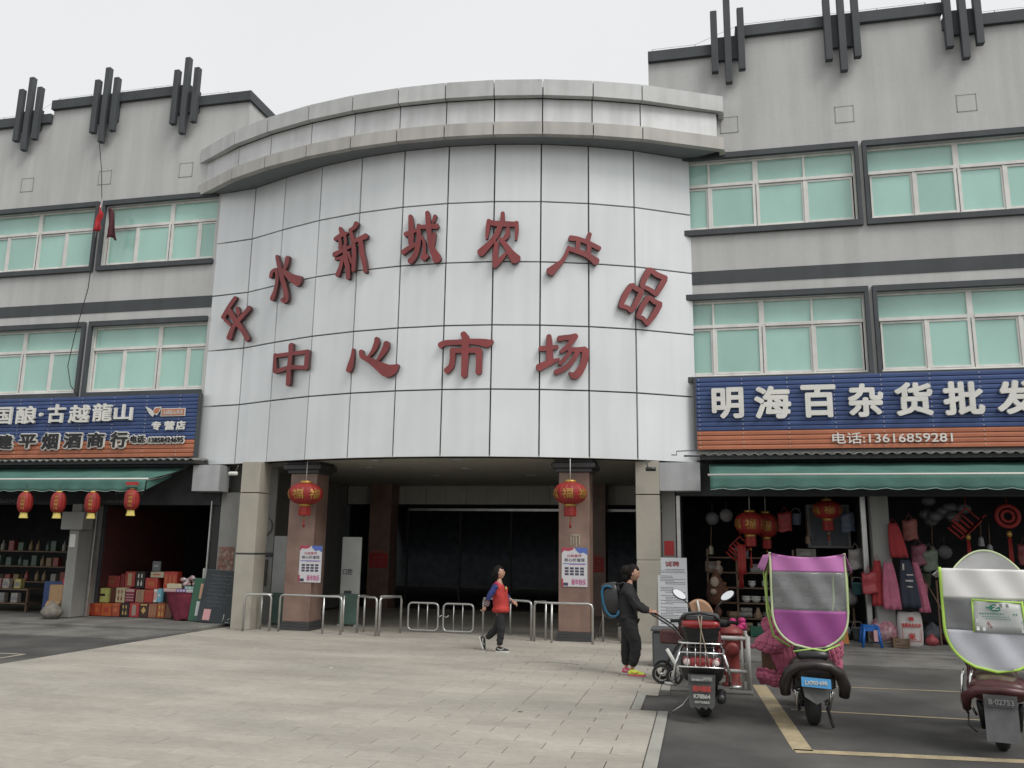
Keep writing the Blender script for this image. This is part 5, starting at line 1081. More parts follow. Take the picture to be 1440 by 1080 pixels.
MB().lathe([(.04, .10), (.055, .16), (.06, .2)], (0, .2, .26), 12, axis='x').build('exhaust_hub', 'steel', root)
MB().bbox(.17, .21, -.05, .05, .22, .30, .01).build('side_reflector', mr, root)
MB().lathe([(.03, -.32), (.055, -.30), (.06, .05), (.03, .2)], (.20, .12, .26), 14, axis='y').build('exhaust_pipe', 'blackplastic', root)
place(root, -.03, 10.17, math.radians(-2))
# canopy helper for the two electric scooters: rear curtain with a U shaped outline
def curtain(root, W_, zt, zb, ym, bands, piping, pipem, sag=.03, top=True, tilt=.0, thin=.004):
    """bands: list of (z_upper, z_lower, material, part name)"""
    def half(z):                                     # half width at height z
        zc = zb + W_ * .5 * 1.02
        if z >= zc: return W_ / 2
        t = (zc - z) / (zc - zb); return W_ / 2 * math.sqrt(max(0, 1 - t ** 2.3))
    def yy(x, z): return ym + tilt * (zt - z) - .06 * (1 - (2 * x / W_) ** 2) + .012 * math.sin(x * 18 + z * 11)
    def tz(x): return zt - sag * (1 - (2 * x / W_) ** 2)
    for a, b, mm, nm in bands:
        def fn(u, v, a=a, b=b):
            z = a + (b - a) * v; h = half(z); x = (2 * u - 1) * h; z2 = min(z, tz(x)) if a >= zt - .001 else z
            return (x, yy(x, z), z2)
        MB().sheet(fn, 22, 12, 0, thin).build(nm, mm, root)
    pts = [(-W_ / 2, yy(-W_ / 2, zt), zt + .01)] + [(-half(z), yy(-half(z), z) - .004, z) for z in [zt - (zt - zb) * k / 26 for k in range(1, 26)]] + [(0, yy(0, zb) - .004, zb)] + [(half(z), yy(half(z), z) - .004, z) for z in [zb + (zt - zb) * k / 26 for k in range(1, 26)]] + [(W_ / 2, yy(W_ / 2, zt), zt + .01)]
    MB().tube(pts, piping, 6).build('piping', pipem, root)
    return half, yy
def canopy_top(root, W_, zt, y0, L_, rise, m_, side, sag, wr=0.0):
    def fn(u, v):
        x = (2 * u - 1) * W_ / 2 * (1 + wr * v); return (x, y0 + L_ * v, zt - sag * (1 - (2 * u - 1) ** 2) + rise * math.sin(v * math.pi * .8) - .25 * max(0, v - .75) - (.0))
    MB().sheet(fn, 16, 14, 0, .005).build('canopy_top', m_, root)
    for s_ in (0, 1):
        def fs(u, v, s_=s_):
            p = fn(s_, u); return (p[0] + (1 if s_ else -1) * .07 * v, p[1] + .01, p[2] - side * v * (1 - .3 * u) - .01 * math.sin(u * 20) * v)
        MB().sheet(fs, 14, 4, 0, .004).build('side_flap', m_, root)
    return fn
film = cm('clear_film', (.30, .31, .31), .12, alpha=.5, n=.12, ns=5, stretch=(1, 1, 2))
purple = cm('canopy_purple', (.28, .06, .235), .55, n=.12, ns=6, bump=.3, bs=12); pinkt = cm('canopy_pink', (.50, .17, .42), .5, n=.06, ns=5); lime = cm('lime_piping', (.42, .60, .16), .6); pipel = cm('pale_piping', (.50, .58, .34), .6)
# ---- scooter 2: purple canopy, pink quilt
root = thing('electric_scooter', 'electric scooter under a purple rain canopy, with pink quilt and blue number plate', 'scooter')
mwheel(root, .22, .23, .12, 'rear_wheel'); mwheel(root, 1.42, .22, .09, 'front_wheel')
bd_ = cm('scooter_brown', (.028, .022, .02), .35, n=.2, ns=10)
MB().loft([(-.20, 0, .66, .15, .07), (-.12, 0, .62, .22, .12), (.05, 0, .60, .25, .16), (.35, 0, .56, .22, .17), (.7, 0, .45, .17, .12)], 18, 2.8).build('body', bd_, root)
MB().loft([(-.12, 0, .76, .15, .05), (.0, 0, .79, .18, .07), (.4, 0, .78, .17, .06), (.65, 0, .76, .12, .04)], 14).build('seat', 'blackplastic', root)
MB().tube([(-.30, -.05, .35), (-.31, -.08, .46), (-.26, -.14, .60), (-.15, -.19, .67), (0, -.21, .69), (.15, -.19, .67), (.26, -.14, .60), (.31, -.08, .46), (.30, -.05, .35)], [.055, .065, .06, .05, .045, .05, .06, .065, .055], 10).build('rear_cowl', bd_, root)
MB().bbox(-.22, .22, -.08, .02, .42, .66, .02).build('rear_shroud', 'blackplastic', root)
MB().bbox(-.06, .06, -.235, -.20, .655, .685, .005).build('tail_light', lens, root)
MB().prism([(-.15, -.26, .565), (.15, -.26, .55), (.15, -.275, .455), (-.15, -.275, .47)], (0, .008, 0)).build('plate', cm('plate_blue', (.06, .28, .55), .4), root)
tx = MB(); text(tx, 'LX703·69R', -.115, .115, .49, .53, -.272, .003, .045, 0); o = tx.build('plate_lettering', 'whitetrim', root)
MB().prism([(-.14, -.22, .455), (.14, -.22, .455), (.12, -.26, .36), (0, -.27, .29), (-.12, -.26, .36)], (0, .012, 0)).build('mudflap', gry, root)
for s_ in (-1, 1):
    MB().tube([(s_ * .155, .18, .16), (s_ * .19, .02, .38)], .024, 10).tube([(s_ * .13, .16, .22), (s_ * .16, .04, .44)], .012, 6).build('shock_absorber', 'chrome' , root)
    c = MB(); 
    for k in range(5): c.torus((s_ * (.135 + .005 * k), .14 - .02 * k, .27 + .035 * k), .03, .008, 'z', 12, 5)
    c.build('spring', 'trim', root)
MB().tube([(.14, .1, .2), (.17, .02, .06), (.18, .0, .02)], .018, 6).build('stand', 'rubber', root)
MB().bbox(-.18, .18, .6, 1.1, .26, .34, .02).build('footboard', 'blackplastic', root)
MB().sheet(lambda u, v: ((u - .5) * .44, 1.10 + .1 * v + .12 * (1 - (2 * u - 1) ** 2), .34 + .55 * v), 10, 8, 0, .03).build('leg_shield', bd_, root)
MB().tube([(0, 1.40, .22), (0, 1.2, .62), (0, 1.1, .98)], .035, 8).build('fork', 'blackplastic', root)
MB().tube([(-.36, 1.0, .98), (-.15, 1.06, 1.0), (.15, 1.06, 1.0), (.36, 1.0, .98)], .018, 8).build('handlebar', 'blackplastic', root)
W_ = .80; curtain(root, W_, 1.86, .83, .02, [(1.86, 1.66, pinkt, 'curtain_top'), (1.66, 1.24, film, 'curtain_window'), (1.24, .83, purple, 'curtain_bottom')], .013, pipel, .045)
canopy_top(root, W_ * 1.0, 1.865, .0, 1.35, -.03, pinkt, .20, .045, .08)
for s_ in (-1, 1):
    MB().tube([(s_ * .40, .06, 1.84), (s_ * .44, .25, 1.6), (s_ * .44, .3, 1.2), (s_ * .38, .35, .92), (s_ * .2, .4, .8)], .014, 6).build('canopy_strut', lime, root)
    MB().tube([(s_ * .42, 1.3, 1.75), (s_ * .40, 1.15, 1.3), (s_ * .33, 1.05, 1.0)], .012, 6).build('canopy_strut', lime, root)
MB().tube([(-.2, -.06, .80), (0, -.1, .84), (.12, -.08, .82), (.3, .05, .88)], .011, 5).build('canopy_strap', lime, root)
qm = cm('quilt_pink', (.47, .12, .20), .85, n=.2, ns=9, bump=.6, bs=14)
def quilt(x0, x1, za, zb_, y, flare, nm='quilt', th=.05):
    def fn(u, v):
        sgn = 1 if x1 > x0 else -1
        return (x0 + (x1 - x0) * u + flare * v * u, y - .10 * math.sin(u * 2.4) + .03 * math.sin(u * 13 + v * 3), za + (zb_ - za) * v - .10 * u * (1 - v) * (1 if flare else 0) + .02 * math.sin(u * 11))
    MB().sheet(fn, 18, 14, 0, th).build(nm, qm, root)
def qsheet(c, y, dy, th=.035, nm='quilt'):           # c: four corners (x,z) tl, tr, br, bl
    def fn(u, v):
        x = (c[0][0] * (1 - u) + c[1][0] * u) * (1 - v) + (c[3][0] * (1 - u) + c[2][0] * u) * v
        z = (c[0][1] * (1 - u) + c[1][1] * u) * (1 - v) + (c[3][1] * (1 - u) + c[2][1] * u) * v
        pf = abs(math.sin(u * math.pi * 5)) ** .5 * abs(math.sin(v * math.pi * 7)) ** .5
        return (x + .012 * math.sin(v * 9 + u * 3), y - dy * math.sin(u * 2.6) - .009 * pf + .02 * math.sin(v * 7), z + .012 * math.sin(u * 8))
    MB().sheet(fn, 30, 32, 0, th).build(nm, qm, root)
qsheet([(-.44, .98), (-.14, 1.12), (-.12, .42), (-.30, .40)], .82, .05); qsheet([(-.42, .92), (-.22, 1.0), (-.28, .70), (-.62, .74)], .74, .10)
qsheet([(-.56, .50), (-.22, .48), (-.22, .33), (-.53, .34)], .80, .06)
qsheet([(-.46, 1.08), (-.20, 1.12), (-.18, .92), (-.40, .88)], .86, .08, .06, 'hand_muff')
qsheet([(.14, 1.08), (.36, .98), (.42, .70), (.24, .40)], .84, .05); qsheet([(.26, .72), (.40, .74), (.36, .42), (.24, .44)], .86, .04)
MB().bbox(-.50, -.28, .84, .9, .44, .74, .01).build('quilt_lining', cm('lining_brown', (.16, .10, .06), .8), root)
place(root, 1.16, 10.05, math.radians(-1))
# ---- scooter 3: white canopy, lime piping
root = thing('electric_scooter', 'maroon electric scooter under a white rain canopy edged in lime green', 'scooter')
mwheel(root, .22, .23, .11, 'rear_wheel'); mwheel(root, 1.42, .22, .09, 'front_wheel')
ma = cm('scooter_maroon', (.075, .022, .022), .35, n=.25, ns=10)
MB().loft([(-.22, 0, .62, .17, .06), (-.14, 0, .60, .25, .10), (.05, 0, .60, .28, .13), (.35, 0, .55, .23, .15), (.7, 0, .45, .17, .12)], 18, 2.8).build('body', ma, root)
MB().loft([(-.14, -.02, .68, .15, .035), (.0, -.02, .70, .19, .05), (.4, 0, .72, .17, .06), (.65, 0, .72, .12, .04)], 14).build('seat', cm('seat_olive', (.10, .085, .045), .6, c2=(.06, .018, .018), n=.2, ns=12), root)
MB().tube([(-.29, 0, .40), (-.29, -.1, .52), (-.2, -.2, .60), (0, -.24, .62), (.2, -.2, .60), (.29, -.1, .52), (.29, 0, .40)], [.04, .05, .045, .04, .045, .05, .04], 10).build('rear_cowl', ma, root)
MB().prism([(-.15, -.24, .58), (.13, -.24, .58), (.13, -.30, .16), (-.15, -.30, .16)], (0, .012, 0)).build('mudflap', cm('flap_light', (.11, .112, .112), .6, n=.2, ns=10), root)
MB().prism([(-.14, -.265, .56), (.12, -.265, .56), (.12, -.277, .47), (-.14, -.277, .47)], (0, .006, 0)).build('plate', gry, root)
tx = MB(); text(tx, 'B·02753', -.11, .10, .49, .54, -.275, .003, .04, 0); tx.build('plate_lettering', cm('plate_faint', (.22, .22, .22), .6), root)
for x, y in ((-.24, .0), (-.31, .06)): MB().tube([(x + .02, y - .02, .76), (x, y - .06, .70), (x - .02, y - .05, .45), (x + .03, y, .34)], .014, 6).build('chrome_bar', 'chrome', root)
MB().tube([(-.28, -.04, .36), (-.29, -.1, .26), (-.22, -.1, .20)], .008, 5).build('cable', 'blackplastic', root)
MB().bbox(-.18, .18, .6, 1.1, .26, .34, .02).build('footboard', 'blackplastic', root)
for s_ in (-1, 1): MB().tube([(s_ * .15, .16, .2), (s_ * .18, .04, .46)], .026, 10).build('shock_absorber', 'blackplastic', root)
MB().sheet(lambda u, v: ((u - .5) * .44, 1.10 + .1 * v + .12 * (1 - (2 * u - 1) ** 2), .34 + .55 * v), 10, 8, 0, .03).build('leg_shield', ma, root)
MB().tube([(0, 1.40, .22), (0, 1.2, .62), (0, 1.1, .98)], .035, 8).build('fork', 'blackplastic', root)
MB().tube([(-.36, 1.0, .98), (-.15, 1.06, 1.0), (.15, 1.06, 1.0), (.36, 1.0, .98)], .018, 8).build('handlebar', 'blackplastic', root)
wc = cm('canopy_white', (.82, .81, .79), .5, n=.05, ns=4); wg = cm('canopy_greywhite', (.52, .53, .57), .4, n=.1, ns=5); limeb = cm('bright_lime', (.42, .66, .10), .6)
W_ = .86; hf, yy = curtain(root, W_, 1.74, .76, .0, [(1.74, 1.45, wc, 'curtain_top'), (1.45, 1.14, film, 'curtain_window'), (1.14, .76, wg, 'curtain_bottom')], .014, limeb, 0)
MB().sheet(lambda u, v: ((2 * u - 1) * .36, .32 + .12 * math.sin(u * math.pi), 1.58 + v * .345 * math.sin(math.pi * (.02 + .96 * u)) ** .7), 20, 8, 0, .004).build('canopy_dome', cm('dome_film', (.46, .46, .46), .25, alpha=.8, n=.15, ns=5), root)
MB().tube([((2 * u / 16 - 1) * .36, .31 + .12 * math.sin(u / 16 * math.pi), 1.58 + .345 * math.sin(math.pi * (.02 + .96 * u / 16)) ** .7) for u in range(17)], .009, 5).build('dome_piping', pipel, root)
canopy_top(root, W_, 1.735, .0, 1.1, -.05, wc, .06, 0, -.15)
for s_ in (-1, 1): MB().tube([(s_ * .43, .04, 1.72), (s_ * .42, .3, 1.2), (s_ * .25, .4, .76)], .013, 6).build('canopy_strut', 'steel', root)
cdm = MB(); cdm.sheet(lambda u, v: (-.16 + .42 * u + (.02 * v if u > .5 else -.0), yy(-.16 + .42 * u, 1.44 - .30 * v) - .012, 1.43 - .005 * u - .30 * v), 8, 4, 0, .002)
cdm.build('printed_card', cm('card_white', (.50, .52, .50), .4), root)
m = MB(); Y = lambda x, z: yy(x, z) - .016
for xs in (-.165, .262): m.tube([(xs, Y(xs, 1.44), 1.44), (xs + (.01 if xs > 0 else -.005), Y(xs, 1.14), 1.13)], .010, 5, 0)
m.tube([(-.165, Y(0, 1.44), 1.44), (.05, Y(.05, 1.43) , 1.432), (.262, Y(.26, 1.42), 1.425)], .009, 5, 0)
m.build('card_piping', limeb, root)
m = MB(); m.prism([(.03 + .055 * math.cos(a), -.078, 1.37 + .035 * math.sin(a)) for a in [k * math.pi / 10 for k in range(20)]], (0, .002, 0), 0)
text(m, 'Z', -.0, .06, 1.352, 1.388, -.080, 0, .05, 2)
for r, (z, a, b) in enumerate(((1.305, -.11, .20), (1.28, -.09, .17), (1.26, -.06, .15))):
    x = a
    while x < b: m.box(x, x + .012, -.076, -.075, z, z + (.014 if r == 0 else .008), 0); x += .022
for xx in (-.05, .115): m.box(xx, xx + .02, -.076, -.075, 1.362, 1.378, 0)
m.tube([(-.075, -.072, 1.18), (-.01, -.076, 1.18), (-.042, -.074, 1.235)], .004, 4, 1, closed=True); m.box(-.045, -.04, -.077, -.076, 1.195, 1.215, 1)
m.build('card_print', [cm('print_green', (.03, .22, .15), .5), 'redp', 'whitetrim'], root)
place(root, 2.79, 9.33, math.radians(-14))
# ================================================================ GOODS OF THE LEFT SHOP
def gbox(b, y, d, col, label, motif=None, mc=None, z0=None, nm='gift_box', tilt=0):
    x0, x1, za, zb = b; xm = (x0 + x1) / 2
    root = thing(nm, label, 'box', (xm, y + d / 2, za), 'gift boxes stacked in the left shop')
    k = 'box_%02d%02d%02d' % tuple(int(c * 99) for c in col)
    MB().bbox(x0 + .004, x1 - .004, y, y + d, za + .002, zb, .006).build('carton', cm(k, col, .4, n=.12, ns=9), root)
    if motif:
        m = MB(); w, h = x1 - x0, zb - za; yy = y - .0015
        if motif == 'stripe': m.box(x0 + w * .3, x1 - w * .3, yy, y, za + h * .12, zb - h * .1)
        if motif == 'band': m.box(x0 + .008, x1 - .008, yy, y, zb - h * .22, zb - .01); [m.box(x0 + .02, x1 - .02, yy, y, za + h * f, za + h * (f + .06)) for f in (.15, .35, .55)]
        if motif == 'diamond': m.prism([(xm - w * .28, yy, (za + zb) / 2), (xm, yy, za + h * .25), (xm + w * .28, yy, (za + zb) / 2), (xm, yy, zb - h * .25)], (0, .0015, 0)); m.box(x0 + w * .12, x1 - w * .12, yy, y, zb - h * .16, zb - h * .06)
        if motif == 'label': m.box(x0 + w * .22, x1 - w * .25, yy, y, za + h * .45, za + h * .62)
        if motif == 'text': text(m, '福禄', x0 + w * .25, x1 - w * .25, za + h * .3, za + h * .7, yy, 0, .05)
        if motif == 'bottle':
            for f in (.25, .6): m.box(x0 + w * f, x0 + w * (f + .16), yy, y, za + h * .15, za + h * .38); m.box(x0 + w * (f + .05), x0 + w * (f + .11), yy, y, za + h * .38, za + h * .5); m.box(x0 + w * f, x0 + w * (f + .14), yy, y, za + h * .62, za + h * .85)
        if motif == 'rows': [m.box(x0 + w * a, x0 + w * (a + .14), yy, y, za + h * .2, zb - h * .2) for a in (.12, .42, .72)]
        k2 = 'prt_%02d%02d%02d' % tuple(int(c * 99) for c in mc); m.build('print', cm(k2, mc, .5), root)
    return root
ro, og, cr_, bk2, mr2, go = (.36, .045, .025), (.42, .12, .04), (.42, .36, .22), (.02, .015, .015), (.16, .02, .04), (.40, .26, .08)
Zf = .10
gbox((-14.58, -14.40, Zf, .385), 18.0, .16, (.33, .045, .022), 'orange red gift box at the left end of the bottom row by the red wall', 'text', og)
gbox((-14.395, -14.19, Zf, .392), 18.0, .16, (.36, .055, .02), 'orange red gift box, second in the bottom row', 'diamond', og)
gbox((-14.18, -13.905, Zf, .399), 18.0, .16, (.40, .09, .025), 'wide orange gift box, third in the bottom row', 'text', ro)
gbox((-13.895, -13.68, Zf, .405), 18.0, .16, (.30, .06, .03), 'rust orange gift box with pale pattern, fourth in the bottom row', 'diamond', og)
gbox((-13.65, -13.42, Zf, .414), 18.0, .16, bk2, 'black gift box in the bottom row under the cream box', 'bottle', go)
gbox((-13.41, -13.145, Zf, .421), 18.0, .16, (.30, .03, .03), 'crimson gift box with a grey strip in the bottom row', 'stripe', (.25, .2, .16))
gbox((-13.135, -12.90, Zf, .429), 18.0, .16, (.045, .02, .015), 'dark brown gift box with a gold diamond', 'diamond', go)
gbox((-12.89, -12.67, Zf, .420), 18.0, .16, (.24, .10, .06), 'tan red gift box with three upright marks in the bottom row', 'rows', (.30, .16, .08))
gbox((-12.66, -12.44, Zf, .442), 18.0, .16, (.32, .08, .03), 'red gift box with yellow bottles printed on it, by the maroon cloth', 'bottle', (.5, .38, .08))
gbox((-12.43, -12.16, Zf, .43), 18.0, .16, (.16, .07, .04), 'brown carton partly behind the maroon table cloth', None)
gbox((-14.66, -14.47, .39, .73), 18.17, .2, (.34, .05, .04), 'red and cream banded gift box on the second row, leftmost', 'band', cr_)
gbox((-14.46, -14.17, .40, .74), 18.17, .2, (.42, .44, .14), 'yellow green gift box with a black label', 'label', bk2)
gbox((-14.165, -13.97, .40, .76), 18.25, .14, (.10, .03, .02), 'dark narrow gift box right of the yellow green one', None)
gbox((-13.95, -13.70, .41, .76), 18.17, .2, cr_, 'cream gift box with dark bottles printed on it', 'bottle', mr2)
gbox((-13.68, -13.435, .42, .745), 18.17, .2, mr2, 'maroon gift box with a pink lower edge on the second row', 'band', (.40, .25, .24))
gbox((-13.40, -13.17, .425, .725), 18.17, .2, (.26, .15, .09), 'tan gift box with a grey centre strip on the second row', 'stripe', (.2, .14, .1))
gbox((-13.16, -12.91, .43, .73), 18.17, .2, (.34, .03, .025), 'plain red gift box on the second row', 'band', (.28, .05, .03))
gbox((-12.89, -12.79, .445, .75), 18.14, .1, (.5, .5, .48), 'narrow white packet with red marks standing on the boxes', 'rows', (.4, .06, .05))
gbox((-12.785, -12.675, .445, .766), 18.14, .1, (.14, .36, .46), 'narrow light blue packet standing on the boxes', 'label', (.5, .5, .5))
gbox((-14.74, -14.50, .74, 1.0), 18.40, .2, (.14, .05, .03), 'dark red carton on the top row beside the red wall', None)
gbox((-14.47, -14.06, .75, 1.03), 18.40, .2, (.26, .04, .035), 'wide dull red gift box on the top row', 'diamond', (.2, .08, .04))
gbox((-14.05, -13.93, .75, 1.08), 18.42, .2, (.20, .03, .03), 'slim crimson gift box on the top row', None)
gbox((-13.91, -13.635, .765, 1.138), 18.40, .2, (.30, .05, .04), 'red gift box with a beige arch on the top row', 'stripe', (.35, .26, .16))
gbox((-13.61, -13.36, .75, 1.149), 18.40, .2, bk2, 'black gift box with white bottles printed on it on the top row', 'bottle', (.5, .5, .46))
gbox((-13.335, -12.99, .735, 1.0), 18.40, .2, (.36, .05, .035), 'bright red gift box on the top row', 'text', og)
gbox((-13.21, -12.84, 1.01, 1.15), 18.40, .2, (.40, .34, .24), 'low cream box with a red mark lying across the top row', 'label', ro)
gbox((-12.83, -12.46, .755, 1.16), 18.40, .2, (.38, .045, .03), 'big red gift box with rows of dots at the top right', 'rows', og)
gbox((-13.29, -13.06, 1.155, 1.40), 18.55, .05, (.12, .13, .13), 'grey card standing on top of the gift boxes', 'label', (.3, .3, .3))
MB_ = MB().box(-14.72, -12.5, 18.2, 18.9, .10, .37).box(-14.75, -12.45, 18.41, 18.9, .37, .72)
root = thing('display_steps', 'dark stepped stand carrying the gift boxes in the left shop', 'stand', (-13.6, 18.5, .1)); MB_.build('step', 'dark', root)
# cloth covered table with goods
root = thing('covered_table', 'table under a maroon cloth hanging in a round swag, in front of the gift boxes', 'table', (-11.95, 17.7, .1))
def clothf(u, v):
    a = math.pi * (.02 + .96 * u); r = 1 + .05 * math.sin(u * 24) * v; e = .62 - .45 * v * (1 - .0) ; 
    hw = .44 * (1 - .55 * max(0, v - .35)); x = -11.90 - math.cos(a) * hw * r + .12 * v; y = 17.95 - math.sin(a) * .32 * r; return (x, y, .70 - .60 * v + .03 * math.sin(u * 17 + v * 4) * v)
MB().sheet(clothf, 40, 12, 0, .008).build('cloth', cm('maroon_cloth', (.13, .012, .028), .85, n=.25, ns=5), root)
tp = MB(); tp.prism([(-11.90 - math.cos(a) * .46, 17.95 - math.sin(a) * .34, .70) for a in [k * math.pi / 16 for k in range(17)]], (0, 0, .02)); tp.build('table_top', 'maroon_cloth', root)
for x in (-12.2, -11.6): MB().tube([(x, 17.95, .10), (x, 17.95, .70)], .02, 6).build('leg', 'dark', root)
rr = random.Random(21)
for b, y, col, lb, mo, mc in (((-12.36, -12.02, .725, .80), 17.75, (.46, .28, .27), 'long pink and white box lying on the maroon cloth', 'band', (.5, .45, .45)), ((-12.30, -11.92, .805, .91), 17.78, (.44, .40, .26), 'pale yellow box on the pink box', 'label', (.4, .4, .35)), ((-12.0, -11.74, .725, .80), 17.72, (.20, .13, .32), 'violet and white packet on the maroon cloth', 'rows', (.5, .5, .5)), ((-11.73, -11.5, .725, .79), 17.70, (.5, .5, .5), 'white packet at the right end of the maroon cloth', 'label', (.1, .3, .22)), ((-11.82, -11.52, .795, .86), 17.76, (.16, .34, .28), 'green and white packet above the white packet', 'rows', (.5, .5, .5))):
    gbox(b, y, .2, col, lb, mo, mc)
root = thing('crumpled_bag', 'crumpled pink and white plastic bag on top of the cloth covered table', 'bag', (-11.75, 17.85, .86))
m = MB()
for k in range(14): m.ball((-11.90 + rr.random() * .30, 17.85 + rr.uniform(-.06, .06), .90 + rr.random() * .16), rr.uniform(.04, .08), .05, rr.uniform(.03, .07), 7, 5)
m.build('plastic', cm('bag_white', (.42, .38, .38), .35, n=.4, ns=14, c2=(.35, .15, .16)), root)
tag(MB().lathe([(.06, .70), (.065, .72), (.065, 1.25), (.05, 1.28)], (-11.45, 18.0, .0), 14).build('paper_roll', 'white_roll' if 'white_roll' in M else cm('white_roll', (.45, .45, .42), .6), None), 'upright white paper roll at the right post of the left shop', 'roll')
# bay at the far left
def bag(x, y, z, rx, ry, rz, m_, name, label, cat='bag', seed=1, knot=True):
    rr = random.Random(seed); b = MB(); n, k = 18, 12; vs = []
    for i in range(k + 1):
        t = i / k
        for j in range(n):
            a = 2 * math.pi * j / n; w = (math.sin(math.pi * min(.98, .12 + .86 * t) ** .8)) if knot else 1 - .15 * abs(2 * t - 1) ** 4; w = max(w, .12)
            w *= 1 + .07 * math.sin(a * 5 + t * 6 + seed) + .05 * math.sin(a * 9 - t * 11)
            vs.append((x + rx * w * math.copysign(abs(math.cos(a)) ** .8, math.cos(a)), y + ry * w * math.copysign(abs(math.sin(a)) ** .8, math.sin(a)), z + rz * 2 * t))
    b.add(vs, [(i * n + j, i * n + (j + 1) % n, i * n + n + (j + 1) % n, i * n + n + j) for i in range(k) for j in range(n)] + [tuple(range(n))[::-1], tuple(range(k * n, k * n + n))], 0, True)
    return tag(b.build(name, m_, None), label, cat)
bag(-14.74, 17.05, .09, .22, .2, .20, cm('sack_grey', (.17, .155, .13), .8, n=.3, ns=9, bump=.5, bs=20), 'sack', 'grey crumpled sack at the foot of the grey shop pillar', seed=3)
root = thing('cardboard_box', 'open brown cardboard boxes stacked left of the grey shop pillar', 'box', (-15.05, 17.5, .09))
MB().bbox(-15.22, -14.84, 17.45, 17.75, .46, .83, .008).build('carton', 'card', root); MB().bbox(-15.24, -14.80, 17.42, 17.78, .09, .455, .008).build('carton', cm('card_dull', (.20, .14, .09), .8, n=.2), root)
MB().prism([(-15.22, 17.44, .46), (-14.84, 17.44, .46), (-14.86, 17.34, .36), (-15.2, 17.34, .36)], (0, 0, .006)).build('flap', 'card', root)
tag(MB().lathe([(.05, .83), (.055, .85), (.055, .95), (.02, 1.0), (.02, 1.04)], (-14.93, 17.6, 0), 12).build('red_bottle', 'redp', None), 'small red bottle on the cardboard boxes', 'bottle')
rr = random.Random(4)
root = thing('fruit_stand', 'low stand with pale packets at the left edge of the picture', 'stand', (-17.2, 18.4, .1))
MB().box(-18.2, -16.6, 18.3, 18.8, .62, .66).build('shelf', 'wood', root); MB().box(-18.2, -16.6, 18.3, 18.8, .28, .31).build('shelf', 'wood', root)
for x in (-18.18, -16.64): MB().box(x, x + .04, 18.32, 18.38, .1, .62).build('leg', 'wood', root)
MB().box(-16.3, -15.35, 18.5, 18.53, .15, .85).build('blue_board', 'blue', tb2 := thing('blue_panel', 'dim dark blue panel standing inside the left shop', 'panel', (-15.8, 18.5, .1)))
for i, (x, z, col, lb) in enumerate(((-17.55, .66, (.30, .16, .15), 'pinkish packet on the low stand at the far left'), (-17.3, .66, (.34, .30, .26), 'pale packet on the low stand'), (-16.95, .66, (.40, .34, .12), 'yellow tin on the low stand at the far left'), (-17.4, .31, (.22, .20, .18), 'grey packet on the lower shelf of the low stand'), (-17.0, .31, (.30, .28, .26), 'light packet on the lower shelf of the low stand'))):
    root = thing('packet', lb, 'packet', (x, 18.4, z)); MB().bbox(x - .1, x + .1, 18.32, 18.46, z, z + .24, .01).build('wrapper', cm('pk%d' % i, col, .5, n=.4, ns=16), root); MB().box(x - .07, x + .07, 18.317, 18.32, z + .06, z + .15).build('print', 'chalk', root)
# ================================================================ GOODS OF THE RIGHT SHOP
root = thing('display_shelf', 'dark wooden shelf rack with crockery inside the right shop', 'shelf', (1.5, 19.3, .13))
for z in (.42, .74, 1.06, 1.38, 1.70): MB().bbox(.1, 3.1, 19.1, 19.5, z, z + .03, .004).build('shelf_board', 'wood', root)
for x in (.1, .72, 1.9, 3.06): MB().box(x, x + .04, 19.1, 19.14, .13, 1.9).build('upright', 'wood', root)
bwl = cm('porcelain', (.45, .45, .42), .25, n=.1); first = None
for i, (x, z, s) in enumerate(((.92, .77, 1), (1.12, .77, 1.1), (1.36, .77, 1.05), (1.58, .77, .9), (.80, 1.09, .8), (1.05, 1.09, .8), (1.32, 1.09, .7), (1.7, 1.09, .9), (2.2, .77, 1), (2.5, .77, .9))):
    root = thing('bowl', 'two stacked white bowls, ' + ['first', 'second', 'third', 'fourth', 'far left', 'left', 'middle', 'right hand', 'fifth', 'sixth'][i] + (' from the left on the middle rack shelf' if i in (0, 1, 2, 3, 8, 9) else ' one on the shelf above'), 'bowl', (x, 19.2, z), 'white bowls on the shelf rack')
    for k in range(2): MB().lathe([(.04 * s, z + .05 * k), (.05 * s, z + .012 + .05 * k), (.09 * s, z + .05 + .05 * k), (.105 * s, z + .09 + .05 * k), (.098 * s, z + .09 + .05 * k)], (x, 19.2, 0), 18).build('bowl_body', bwl, root)
rr = random.Random(12); cols = [(.26, .18, .12), (.30, .24, .17), (.18, .12, .09), (.22, .21, .19), (.26, .12, .10), (.12, .14, .13)]
k = 0
nmz = ['nearest the red moped', 'beside the pink scooter', 'in the middle of the rack', 'at the back of the rack']
